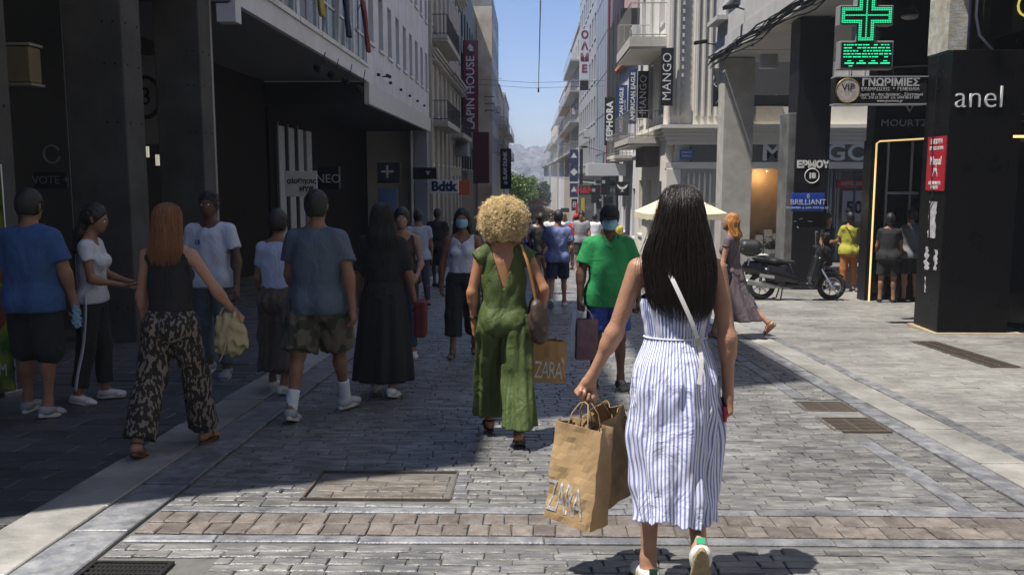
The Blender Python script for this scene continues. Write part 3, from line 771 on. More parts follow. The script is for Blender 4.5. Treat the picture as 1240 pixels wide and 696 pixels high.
def long_hair(fig, m, length, w_top=.08, w_mid=.1, w_end=.06, depth=.055, back=-.045, seed=1, name='hair', n=140, spread=.0, dirv=None, amp=.006, nstr=120, wave=0.0, thick=.012):
    """hair that falls from the crown down the back; the sheet is combed into locks"""
    M = fig.Hd; rr = random.Random(seed); ph = [rr.uniform(0,6.28) for _ in range(12)]
    fr = [rr.randint(9,60) for _ in range(12)]
    def disp(u, t, a):
        d = sum(math.sin(fr[i]*2*math.pi*u + ph[i] + wave*math.sin(t*14+ph[i]) + t*(i%4-1.5)) for i in range(12))/12
        g = math.sin(60*2*math.pi*u*1.0+ph[3]+t*2)*.0012
        dz = (math.sin(23*6.283*u+ph[1])*.012+math.sin(57*6.283*u+ph[2])*.008)*(t**6)
        return (d*amp*(.3+t)*1.8+g, dz)
    L = length
    rings = [(0,-.01,.232,.004,.004),(0,-.012,.228,.03,.035),(0,-.015,.205,.066,.078),(0,-.02,.165,.084,.098),(0,-.028,.11,w_top+.008,.095),(0,-.04,.03,w_top+.014,.075),
             (spread*.3,back-.02,-.06,w_mid,depth+.015),(spread*.6,back-.03,-.06-(L-.3)*.33,w_mid*1.0,depth),(spread*.9,back-.03,-.06-(L-.3)*.66,(w_mid+w_end)/2,depth*.8),(spread,back-.025,-.07-(L-.3),w_end,depth*.5)]
    # open in front of the face: sweep from one temple round the back to the other
    o = loft(name, rings, n, m, fig.root, 5, disp, M, thick=thick, a0=R(180-28), a1=R(360+28))
    P_ = []
    for _ in range(nstr):
        a = rr.uniform(R(180-20), R(360+20)); off = rr.uniform(.0,.007); pts = []; tw = rr.uniform(-.06,.06); i0 = rr.choice((1,2,3,5,6))
        for i in range(i0, len(rings)):
            x, y, z, rx, ry = rings[i]; aa = a+tw*(i-i0)*.4 + wave*.2*math.sin(i*1.7+a*5); e = off + .006*(i/len(rings))
            pts.append(M @ Vector((x+math.cos(aa)*(rx+e), y+math.sin(aa)*(ry+e), z - (rr.uniform(0,.04) if i == len(rings)-1 else 0))))
        P2 = []
        for i in range(len(pts)-1):
            q0,q1,q2,q3 = pts[max(i-1,0)],pts[i],pts[i+1],pts[min(i+2,len(pts)-1)]
            for j in range(3): P2.append(cat(q0,q1,q2,q3,j/3))
        P2.append(pts[-1]); P_.append(P2)
    if P_: strands('hair_strand', m, o, P_)['kind'] = 'stuff'
    return o
# ---------------------------------------------------------------- the people in the foreground
HAIR_BLK = mat('hair_black_brown', (.017,.010,.007), .24, .3, 20, .3, 90, spec=.6, stretch=(8,8,1))
HAIR_DK = mat('hair_dark', (.012,.010,.009), .5, .3, 20, .3, 90, stretch=(6,6,1))
HAIR_BLOND = mat('hair_blond_curls', (.88,.66,.34), .5, .35, 25, .3, 90)
HAIR_RED = mat('hair_auburn', (.22,.085,.03), .4, .35, 20, .3, 90, stretch=(8,8,1), c2=(.30,.13,.05))
HAIR_GING = mat('hair_ginger', (.46,.17,.04), .4, .35, 20, .3, 90, stretch=(8,8,1), c2=(.55,.27,.08))
WHITE_SH = mat('white_canvas', (.72,.70,.64), .6, .08, 20, .2, 200)
SOLE_G = mat('gum_sole', (.33,.25,.13), .6, .2, 30, .6, 120)
SOLE_W = mat('white_rubber', (.6,.6,.58), .6, .1, 20)
BLACK_C = mat('black_cotton', (.014,.014,.016), .85, .2, 20, .2, 150)
BLACK_L = mat('black_leather', (.012,.012,.012), .35, .2, 20, .2, 90)
KRAFT = mat('kraft_paper', (.47,.31,.155), .7, .1, 6, .5, 14, c2=(.44,.29,.145))
PRINT_W = mat('white_print', (.8,.8,.78), .6, .04)
MASK_B = mat('blue_mask_paper', (.27,.52,.66), .7, .05)

def paper_bag(loc, rz, w=.26, d=.12, h=.36, label='', m=KRAFT, tilt=(0,0), seed=1, print_=None, group=None, handle=True, hh=.10, crum=.010, ps=.14, pz=-.27, px=0, hx=.05, psx=.62):
    """loc = point where the hand holds the handles"""
    g = empty('paper_bag', loc, rz, label, 'paper bag', group); g.rotation_euler = (R(tilt[0]), R(tilt[1]), rz)
    rr = random.Random(seed); nx, nz = 12, 16; z0 = -hh-h; b = MB(); vs = []; ring = []
    def pt(u, z):                          # u 0..4 around, sides folded inwards
        s_, f = int(u) % 4, u-int(u)
        taper = 1-.06*(z-z0)/h
        P4 = [(-w/2,-d/2),(w/2,-d/2),(w/2,d/2),(-w/2,d/2)]; a = P4[s_]; c = P4[(s_+1)%4]; x = a[0]+(c[0]-a[0])*f; y = a[1]+(c[1]-a[1])*f
        t = (z-z0)/h
        if s_ in (1,3): x -= math.copysign(.03*math.sin(math.pi*f)*t, x)
        nz_ = noise.noise(Vector((x*9+seed*7, y*9, z*8)))*crum*1.6 + noise.noise(Vector((x*25+seed, y*22, z*21)))*crum*.7
        q = abs(noise.noise(Vector((x*6+z*9+seed*3, y*7, z*5))))*crum*1.4
        if s_ == 0: y += nz_-q
        elif s_ == 2: y -= nz_-q
        elif s_ == 1: x += nz_
        else: x -= nz_
        return (x*taper, y*(1-.25*t), z)
    N = 48
    for j in range(nz+1):
        for k in range(N): vs.append(pt(4*k/N, z0+h*j/nz))
    fs = [(j*N+k, j*N+(k+1)%N, (j+1)*N+(k+1)%N, (j+1)*N+k) for j in range(nz) for k in range(N)]
    fs.append(tuple(range(N))[::-1])
    o = MB().add(vs, fs).build('bag_body', m, g)
    sm = o.modifiers.new('s','SOLIDIFY'); sm.thickness = .0022; sm.offset = 1
    if handle:
        for sg in (-1,1):
            y_ = sg*d*.36; pts = [(-hx, y_, -hh-.05),(-hx, y_, -hh+.0),(-hx*.8,y_*.8,-hh*.5),(-.02,y_*.3,-.006),(0,y_*.25,.002),(.02,y_*.3,-.006),(hx*.8,y_*.8,-hh*.5),(hx,y_,-hh+.0),(hx,y_,-hh-.05)]
            MB().tube(pts, .0028, 6).build('handle', mat('paper_cord',(.42,.27,.13),.8,.1), g, smooth=True)
    if print_:
        t_ = text('printed_letters', print_, ps, (px, -d/2-.004, z0+h+pz+.0), (R(90),0,0), PRINT_W, None, .0008, .0, psx, .85)
        # lay the print on the crumpled face
        t_.parent = g; me = t_.data; mw = t_.matrix_basis.copy()
        sbm = bmesh.new(); sbm.from_mesh(me); [bmesh.ops.triangulate(sbm, faces=sbm.faces) and bmesh.ops.subdivide_edges(sbm, edges=[e for e in sbm.edges if e.calc_length() > L_], cuts=1) for L_ in (.05,.03,.018,.012)]; 
        for v in sbm.verts:
            p = mw @ v.co; u = min(.999, max(0, (p.x/(1-.06*(p.z-z0)/h)+w/2)/w)); q = pt(u, p.z); p.y = q[1]-.0042; v.co = p
        sbm.to_mesh(me); sbm.free(); t_.matrix_basis = Matrix.Identity(4)
    return g

# ---- the woman in the striped dress
def main_woman():
    p = gnd(793, 702); fig = Fig((p.x+.065, p.y-.0, gz(p.y)), R(-3), H=1.685, lean=2, roll=0, hipL=(-1,2), kneeL=4, hipR=(8,1), kneeR=58, footR=-78, toeL=14, toeR=4,
        armL=(3,18), elL=5, foL=25, armR=(-10,9), elR=14, foR=3, curlL=(78,85), curlR=(42,50), yaw=0, pitch=4, palmL=(.4,-1,-.1), skin=mat('skin_sunlit_tan', (.44,.235,.15), .42, .12, 10, .2, 110, spec=.4),  # one even tan skin colour
        label='woman seen from behind in a blue and white striped sundress carrying brown paper bags', hipw=.9)
    fig.body(.0068)
    D = stripe_mat('blue_white_stripe_cotton', (.82,.83,.92), (.24,.27,.57), 72, .56)
    D2 = stripe_mat('blue_white_stripe_bodice', (.78,.79,.89), (.22,.25,.54), 62, .56)
    c = fig.sc; T = fig.T; rr = random.Random(3); ph = [rr.uniform(0,6.28) for _ in range(10)]
    def sk(u, t, a):
        k = max(0, min(1, (t-.12)*2.6)); k = k*k*(3-2*k); g = .0035*math.sin(46*a+ph[0])*(1-min(1,t*5))
        f = sum(math.sin(n_*a+ph[i]+1.1*math.sin(t*4+ph[i+1])) for i,n_ in enumerate((4,7,11,16)))/4
        cr = noise.noise(Vector((math.cos(a)*2.2, math.sin(a)*2.2, t*3.6)))*.026*k + noise.noise(Vector((math.cos(a)*4+9, math.sin(a)*4, t*7)))*.013*k - abs(noise.noise(Vector((math.cos(a)*3+3, math.sin(a)*3, t*6+a*.5))))*.02*k
        return (g+f*.022*k+cr, (.016*math.sin(3*a+1)+.008*math.sin(9*a)+.005*math.sin(23*a))*(t**4))
    loft('dress_skirt', [(0,0,.185*c,.124,.1),(0,0,.15*c,.134,.114),(0,-.01,.07*c,.166,.145),(.0,-.015,-.03*c,.186,.170),(.002,-.012,-.15*c,.192,.176),(.0,-.02,-.30*c,.188,.174),(0,-.035,-.45*c,.180,.176),(-.0,-.05,-.575*c,.168,.178)], 360, D, fig.root, 12, sk, T, .003)
    def bo(u, t, a): return .0028*math.sin(52*a+ph[2]+t*3)+.004*noise.noise(Vector((math.cos(a)*4,math.sin(a)*4,t*6)))+(.004*math.sin(t*3.14))
    def bo2(u, t, a):
        d = bo(u,t,a); back = max(0, -math.sin(a)); return (d, (.03*max(0,math.sin(a)) - .0*back)*(1-t))
    loft('dress_bodice', [(0,-.004,.345*c,.146,.102),(0,-.002,.32*c,.147,.106),(0,.0,.28*c,.140,.106),(0,0,.235*c,.130,.10),(0,0,.19*c,.125,.098),(0,0,.178*c,.127,.10)], 320, D2, fig.root, 8, bo2, T, .003)
    # waist seam
    sm = MB(); sm.tube([T @ Vector((.130*math.cos(a), .102*math.sin(a), .183*c)) for a in [2*math.pi*i/40 for i in range(41)]], .004, 6); sm.build('waist_seam', D2, fig.root)
    for sg in (-1,1):
        b = MB(); pts = [T @ Vector(v) for v in ((sg*.10*c,-.085*c,.345*c),(sg*.108*c,-.097*c,.39*c),(sg*.115*c,-.083*c,.45*c),(sg*.118*c,-.055*c,.50*c),(sg*.115*c,.0,.535*c),(sg*.105*c,.06*c,.47*c),(sg*.095*c,.09*c,.36*c))]
        b.tube(pts, .008, 6, flat=.35); b.build('dress_strap', mat('pale_blue_cotton',(.5,.53,.75),.8,.08), fig.root)
    for q in 'L':
        pass
    # hair: long, straight, near black
    def hair():
        M = T @ Matrix.Translation((.01,-.0,.60*c)); rr = random.Random(11)
        fr = [rr.randint(7,46) for _ in range(14)]; ph = [rr.uniform(0,6.28) for _ in range(14)]
        def disp(u, t, a):
            d = sum(math.sin(fr[i]*a + ph[i] + t*(i%5-2)*1.2) for i in range(14))/14; k = max(0,(t-.25))
            fine = (math.sin(120*a+ph[0]+3*t)+math.sin(171*a+ph[3]-2*t))*.0007
            dz = (math.sin(13*a+ph[1])*.014+math.sin(41*a+ph[2])*.012+math.sin(77*a)*.008)*(t**9)
            return (d*.020*(.04+k*1.3)+fine*.6, dz)
        Rg = [(0,-.0,.226,.003,.003),(0,-.0,.223,.028,.03),(0,-.005,.207,.058,.07),(0,-.01,.17,.080,.096),(0,-.02,.12,.092,.103),(-.002,-.03,.06,.106,.10),(-.006,-.045,-.005,.126,.09),(-.008,-.06,-.075,.142,.075),(-.004,-.07,-.15,.142,.066),(.0,-.072,-.22,.132,.06),(.004,-.066,-.285,.115,.052),(.008,-.055,-.325,.075,.04)]
        Rg = [(x,y,z*c,rx*.93,ry) for x,y,z,rx,ry in Rg]
        o = loft('hair', Rg, 420, HAIR_BLK, fig.root, 6, disp, M, .012, R(180-30), R(360+30))
        P_ = []
        for s_ in range(760):
            a = rr.uniform(R(160), R(380)); i0 = rr.choice((1,1,2,3,4,5,6)); off = rr.uniform(-.002,.008); tw = rr.gauss(0,.035); pts = []; last = rr.choice((9,10,11,11,11)); wob = rr.uniform(0,6.28); fly = (rr.uniform(.0,.05) if rr.random() < .12 and a < R(220) else 0)
            for i in range(i0, last+1):
                x,y,z,rx,ry = Rg[i]; aa = a+tw*(i-i0)+.03*math.sin(i*.9+wob); e = off+.0025*i*rr.uniform(.6,1.2)*.5+fly*((i-i0)/8)**2*(1 if i < 9 else .3)
                pts.append(M @ Vector((x+math.cos(aa)*(rx+e), y+math.sin(aa)*(ry+e), z-(rr.uniform(0,.03) if i==last else 0))))
            P2 = []
            for i in range(len(pts)-1):
                q0,q1,q2,q3 = pts[max(i-1,0)],pts[i],pts[i+1],pts[min(i+2,len(pts)-1)]
                for j in range(3): P2.append(cat(q0,q1,q2,q3,j/3))
            P2.append(pts[-1]); P_.append(P2)
        strands('hair_strand', HAIR_BLK, o, P_, .0011)['kind'] = 'stuff'
    hair()
    # shoes, sock
    sh = fig.shoes(WHITE_SH, SOLE_G)
    gm = mat('green_suede',(.03,.30,.14),.7,.1)
    for q, o in zip('LR', sh):
        M = fig.J['foot'+q]; b = MB()
        b.box(-.018,-.072,-.035,.018,-.064,.006, M); b.build('heel_tab', gm if q=='R' else mat('dark_green_tab',(.02,.07,.04),.6,.1), o, bevel=.003)
    M = fig.J['footR'] ; MB().lathe([(.036,-.002),(.038,.012),(.0365,.022),(.030,.022)], 20, M @ Matrix.Translation((0,0,.0))).build('sock', mat('green_white_sock',(.10,.50,.28),.8,.4,60), fig.root, smooth=True)
    # cross-body strap (hangs over the shoulder: a thing she carries)
    wm = mat('white_strap_leather', (.72,.70,.68), .4, .06)
    bag = empty('shoulder_bag', fig.root.location, R(-3), 'narrow white leather crossbody strap over dark hair and striped dress', 'bag strap')
    pts = [T @ Vector(v) for v in ((-.085*c,.02,.545*c),(-.08*c,-.05,.535*c),(-.062*c,-.112,.50*c),(-.03*c,-.150,.43*c),(.012*c,-.166,.34*c),(.052*c,-.162,.25*c),(.078*c,-.145,.17*c),(.088*c,-.16,.10*c),(.075*c,-.178,.0*c))]
    P2 = []
    for i in range(len(pts)-1):
        q0,q1,q2,q3 = pts[max(i-1,0)],pts[i],pts[i+1],pts[min(i+2,len(pts)-1)]
        for j in range(5): P2.append(cat(q0,q1,q2,q3,j/5))
    b = MB(); w2 = .0085; n = len(P2); vs = []
    for i, q in enumerate(P2):
        t = (P2[min(i+1,n-1)]-P2[max(i-1,0)]).normalized(); nr = Vector((0,-1,0)) if i > 6 else Vector((0,-.6,.8)); sd_ = t.cross(nr).normalized()
        for dx, dn in ((-w2,0),(w2,0),(w2,.003),(-w2,.003)): vs.append(q+sd_*dx+nr*dn)
    fs = [(i*4+k, i*4+(k+1)%4, (i+1)*4+(k+1)%4, (i+1)*4+k) for i in range(n-1) for k in range(4)]
    b.add(vs, fs); b.build('strap', wm, bag)
    MB().box(-.014,-.006,-.016,.014,.0,.016, T @ Matrix.Translation((.074*c,-.152,.185*c)) @ Euler((0,R(-20),0)).to_matrix().to_4x4()).build('buckle', mat('steel_buckle',(.5,.5,.5),.3,.05,metal=1), bag, bevel=.002)
    # red wallet in the right hand
    Hm = fig.root.matrix_basis @ fig.J['handR']
    wl = MB().box(-.045,.012,-.115,.04,.026,-.05, Hm).build('wallet', mat('crimson_leather',(.55,.015,.05),.4,.1), bevel=.004)
    tag(wl, "small crimson wallet in the striped dress woman's right hand", 'wallet')
    # the bags in the left hand
    hp = fig.root.matrix_basis @ (fig.J['handL'] @ Vector((0,.028,-.092)))
    return fig, hp
fig_main, hp = main_woman()
paper_bag((hp.x+.012, hp.y-.012, hp.z-.005), R(-38), .235, .13, .43, 'upright brown paper bag with large white letters held low by the striped dress woman', tilt=(-3,3), seed=3, print_='ZARA', hh=.095, ps=.20, pz=-.33, px=-.02, psx=.40)
paper_bag((hp.x+.03, hp.y+.05, hp.z), R(35), .25, .12, .39, 'crumpled brown paper bag hanging behind the upright one against the striped dress', tilt=(4,-22), seed=9, print_='Z', hh=.10, crum=.024, ps=.1, pz=-.24, px=-.05)
def tube_strap(name, pts, wd, m, parent, th=.3):
    P2 = []; pts = [Vector(p) for p in pts]
    for i in range(len(pts)-1):
        q0,q1,q2,q3 = pts[max(i-1,0)],pts[i],pts[i+1],pts[min(i+2,len(pts)-1)]
        for j in range(4): P2.append(cat(q0,q1,q2,q3,j/4))
    P2.append(pts[-1]); return MB().tube(P2, wd, 6, flat=th).build(name, m, parent, smooth=True)
# ---- the woman with blond curls, green jumpsuit
def curly():
    p = gnd(611, 531); fig = Fig((p.x-.005, p.y, gz(p.y)), R(1), H=1.645, lean=3, hipL=(16,2), kneeL=6, hipR=(-10,2), kneeR=14, armL=(-6,13), elL=16, foL=-3, armR=(-14,26), elR=38, foR=-4,
        curlL=(40,50), curlR=(70,75), yaw=0, pitch=12, skin=mat('skin_warm_tan', (.40,.19,.10), .42, .12, 10, .2, 110, spec=.4), toeL=10, toeR=6,
        label='woman seen from behind with a ball of blond curls and an olive green jumpsuit', bulk=1.04)
    fig.body(.009); c = fig.sc; T = fig.T
    G = spots_mat('olive_speckled_viscose', (.055,.085,.016), (.10,.14,.035), 160, .35, rough=.7)
    fig.shirt(G, ease=.014, sleeve=.0, hem=.05, amp=.005, name='jumpsuit_top', neck=.085, vneck=(.30, .21, -1), seed=4, lam=.06)
    for q, sg in (('L',-1),('R',1)):
        a = fig.J['sh'+q]; e = fig.J['el'+q]
        solid('cap_sleeve', [Pr(a+Vector((-sg*.055,0,.012)), a.lerp(e,.22)+Vector((sg*.012,0,.01)), .062, .064, clip=True, k=.02)], .008, G, fig.root, folds(.005,.05,.3,8))
    rr = random.Random(5); ph = [rr.uniform(0,6.28) for _ in range(12)]
    def wide(q, sg):
        h_, k_, a_ = fig.J['hip'+q], fig.J['knee'+q], fig.J['ank'+q]
        def dsp(u, t, a): return sum(math.sin(n_*a+ph[i]+sg+1.2*math.sin(t*3+ph[i]))for i,n_ in enumerate((3,5,8,11)))/4*(.008+.022*t) + noise.noise(Vector((math.cos(a)*2,math.sin(a)*2,t*5+sg*9)))*.015
        top = h_+Vector((0,0,.04)); r1 = Vector((0,-.01,0)); e_ = a_+Vector((0,-.0,.035))
        rg = [(top.x,top.y-.01,top.z,.080,.095)]
        for t in (.15,.35,.6,.8,1.0): 
            q_ = h_.lerp(k_, t); rg.append((q_.x+sg*.004,q_.y-.005,q_.z,.106+.0*t,.125-.01*t))
        for t in (.3,.6,1.0):
            q_ = k_.lerp(e_, t); rg.append((q_.x+sg*.0,q_.y,q_.z,.105+.012*t,.115+.014*t))
        return loft('trouser_leg', rg, 150, G, fig.root, 7, dsp, None, .003)
    wide('L',-1); wide('R',1)
    solid('jumpsuit_seat', fig.torso(.022)[:2]+fig.torso(.022)[5:7], .010, G, fig.root, both(folds(.004,.05,.4,3), keep(plane_in(T,(0,0,1),.13*c))))
    MB().tube([T @ Vector((.128*math.cos(a)*c, .096*math.sin(a)*c, .125*c)) for a in [2*math.pi*i/32 for i in range(33)]], .012, 6, flat=.5).build('waistband', G, fig.root)
    # curls
    M = fig.Hd; rr = random.Random(2); core = solid('hair', [Pr((0,-.03,.14),(0,-.03,.14),.130, M=M, fl=(1.05,.92,.93), k=.02), Pr((0,-.05,.05),(0,-.05,.05),.11, M=M, fl=(1.1,.8,.9), k=.04)], .012, HAIR_BLOND, fig.root, folds(.012,.035,1.0,4))
    b = MB()
    for i in range(7000):
        z = rr.uniform(-.85,1); a = rr.uniform(0,2*math.pi); s_ = math.sqrt(1-z*z); d = Vector((s_*math.cos(a), s_*math.sin(a), z))
        if d.y > .75 and z < .5 and z > -.6: continue
        rad = Vector((.160,.15,.142 if z > 0 else .185)); r0 = rr.choice((rr.uniform(.80,1.0), rr.uniform(.9,1.0), rr.uniform(.95,1.07)))*(1+.04*math.sin(a*5+z*4))
        base = Vector((d.x*rad.x*r0, -.03+d.y*rad.y*r0, .125+d.z*rad.z*r0))
        ax = (d*rr.uniform(.3,1)+Vector((rr.gauss(0,.5),rr.gauss(0,.5),rr.gauss(-.35,.4)))).normalized(); u = ax.orthogonal().normalized(); v = ax.cross(u)
        rw = rr.uniform(.0011,.0023); turns = rr.uniform(.5,2.0); L = rr.uniform(.014,.046); cr = rr.uniform(.004,.013); n = int(7*turns)+2; p0 = rr.uniform(0,6.28); pts = []
        for k in range(n):
            t = k/(n-1); an = p0+turns*2*math.pi*t; pts.append(M @ (base+ax*L*t+(u*math.cos(an)+v*math.sin(an))*cr))
        b.tube(pts, [rw*(1-.6*k/(n-1)) for k in range(n)], 4, cap=False)
    tag(b.build('hair_curl', HAIR_BLOND, core, smooth=True), kind='stuff')
    fig.sandals(BLACK_L)
    # bracelets / watch
    for q, m_, off in (('L', BLACK_L, .05), ('R', mat('silver_band',(.6,.58,.5),.3,.1,metal=.8), .03)):
        Mh = fig.J['hand'+q]; MB().tube([Mh @ Vector((.028*math.cos(a), .025*math.sin(a), off)) for a in [2*math.pi*i/16 for i in range(17)]], .008, 6, flat=.6).build('watch' if q=='L' else 'bracelet', m_, fig.root, smooth=True)
    RM = fig.root.matrix_basis
    # handbag on her right side
    bg_ = empty('handbag', fig.root.location, fig.root.rotation_euler.z, 'dark brown leather handbag with tan strap under the arm of the curly haired woman', 'handbag')
    LB_ = mat('dark_brown_leather', (.055,.032,.024), .45, .25, 8, .4, 50)
    cx, cy, cz = fig.sw+.075, -.03, .90*c
    solid('bag_body', [Pr((cx-.01,cy-.12,cz+.10),(cx+.01,cy-.10,cz-.08),.05,.075, k=.05, fl=(.8,1,1)), Pr((cx,cy+.12,cz+.10),(cx+.01,cy+.10,cz-.08),.05,.075, k=.05, fl=(.8,1,1)), Pr((cx,cy-.1,cz),(cx,cy+.1,cz),.075, k=.06, fl=(.8,1,1.2))], .008, LB_, bg_, folds(.006,.06,.5,6))
    tube_strap('strap', [(cx-.005,cy-.10,cz+.10),(cx-.035,cy-.09,cz+.26),(cx-.075,cy-.075,cz+.42),(fig.sw*.75,-.02,fig.J['shR'].z+.062),(cx-.06,cy+.09,cz+.42),(cx-.02,cy+.10,cz+.25),(cx,cy+.10,cz+.1)], .014, mat('tan_strap',(.42,.19,.05),.5,.1), bg_)
    for sg in (-1,1): MB().lathe([(.012,-.003),(.016,0),(.012,.003)], 12, Matrix.Translation((cx-.005,cy+sg*.1,cz+.12))@Euler((R(90),0,0)).to_matrix().to_4x4()).build('buckle', mat('steel_buckle'), bg_)
    return RM @ (fig.J['handR'] @ Vector((0,.025,-.095)))
hc = curly()
paper_bag((hc.x+.10, hc.y-.02, hc.z-.02), R(4), .245, .12, .29, 'brown paper bag with faint letters hanging from the hand of the curly haired woman', tilt=(0,4), seed=5, print_='ZARA', hh=.06, ps=.17, pz=-.21, psx=.5, m=mat('kraft_paper_darker', (.36,.215,.08), .7, .1, 6, .5, 14))

# ---- man in the green polo, masked, walking towards the viewer
def green_man():
    p = gnd(735, 470); fig = Fig((p.x, p.y, gz(p.y)), R(183), H=1.66, sex='m', bulk=1.10, lean=1, hipL=(8,3), kneeL=8, hipR=(-4,3), kneeR=6, armL=(0,14), elL=10, armR=(2,15), elR=14, foR=4,
        curlR=(80,80), curlL=(50,50), pitch=4, yaw=-4, skin=SK_D(), label='heavy man in a bright green polo shirt and blue face mask walking towards the viewer')
    fig.body(.010, face=True); c = fig.sc
    GP = mat('green_pique_cotton', (.016,.27,.075), .8, .1, 10, .3, 220)
    fig.shirt(GP, ease=.018, sleeve=.66, hem=-.11, amp=.006, name='polo_shirt', belly=.02, neck=.07, seed=3, sflare=.030, lam=.11)
    T = fig.T
    for sg in (-1,1):
        b = MB(); b.add([T @ Vector(v) for v in ((0,.128*c,.445*c),(sg*.058*c,.100*c,.475*c),(sg*.072*c,.03*c,.535*c),(sg*.055*c,.055*c,.56*c),(sg*.018*c,.092*c,.50*c))], [(0,1,2,3,4) if sg < 0 else (4,3,2,1,0)])
        o = b.build('collar', GP, fig.root); o.modifiers.new('s','SOLIDIFY').thickness = .006
    fig.pants(mat('royal_blue_shorts', (.012,.055,.30), .7, .12, 10, .2, 100), upto=.42, ease=.022, flare=.02, amp=.006, name='shorts', top=.05)
    fig.shoes(BLACK_C, SOLE_W); fig.hair_short(HAIR_DK, e=.02); fig.cap(mat('black_bucket_cloth', (.012,.012,.014), .8, .1), 1); fig.mask(MASK_B)
    return fig.root.matrix_basis @ (fig.J['handR'] @ Vector((0,.025,-.095)))
hg = green_man()
paper_bag((hg.x+.04, hg.y-.02, hg.z+.0), R(6), .19, .10, .36, 'dull plum carrier bag with pale ribbon handles in the hand of the green polo man', seed=12, m=mat('plum_card', (.16,.085,.10), .5, .1, 5), crum=.006, hh=.08)
rib = tag(MB().box(-.018,-.004,-.40,.018,.004,0, rotm((hg.x-.07,hg.y-.06,hg.z),0,R(4),0)).build('ribbon', mat('pale_satin', (.38,.42,.52), .3, .1)), 'pale blue grey satin ribbon dangling beside the plum carrier bag', 'ribbon')

# ---- man in the blue-grey football tee walking away
def blue_man():
    p = gnd(675, 372); fig = Fig((p.x, p.y, gz(p.y)), R(-2), H=1.73, sex='m', bulk=1.0, lean=2, hipL=(-14,2), kneeL=30, hipR=(14,3), kneeR=6, armL=(16,12), elL=50, armR=(-6,12), elR=12, yaw=20, skin=SK_L(),
        label='man walking away in a periwinkle tee with navy sleeve bands and navy shorts')
    fig.body(.014); fig.shirt(mat('periwinkle_cotton', (.17,.21,.42), .8, .1, 10, .2, 150), ease=.022, sleeve=.7, hem=-.08, amp=.006, sflare=.03, seed=5)
    for q in 'LR':
        a, e = fig.J['sh'+q], fig.J['el'+q]; solid('sleeve_band', [Pr(a.lerp(e,.5), a.lerp(e,.6), .073,.072, clip=True, clipa=True, k=.005)], .012, mat('navy_cotton', (.012,.018,.07), .8, .1, 8, .2, 150), fig.root)
    fig.pants(mat('navy_shorts', (.012,.018,.06), .8, .15, 8, .2, 150), upto=.45, ease=.025, flare=.02, name='shorts'); fig.shoes(WHITE_SH, SOLE_W); fig.hair_short(HAIR_DK)
blue_man()

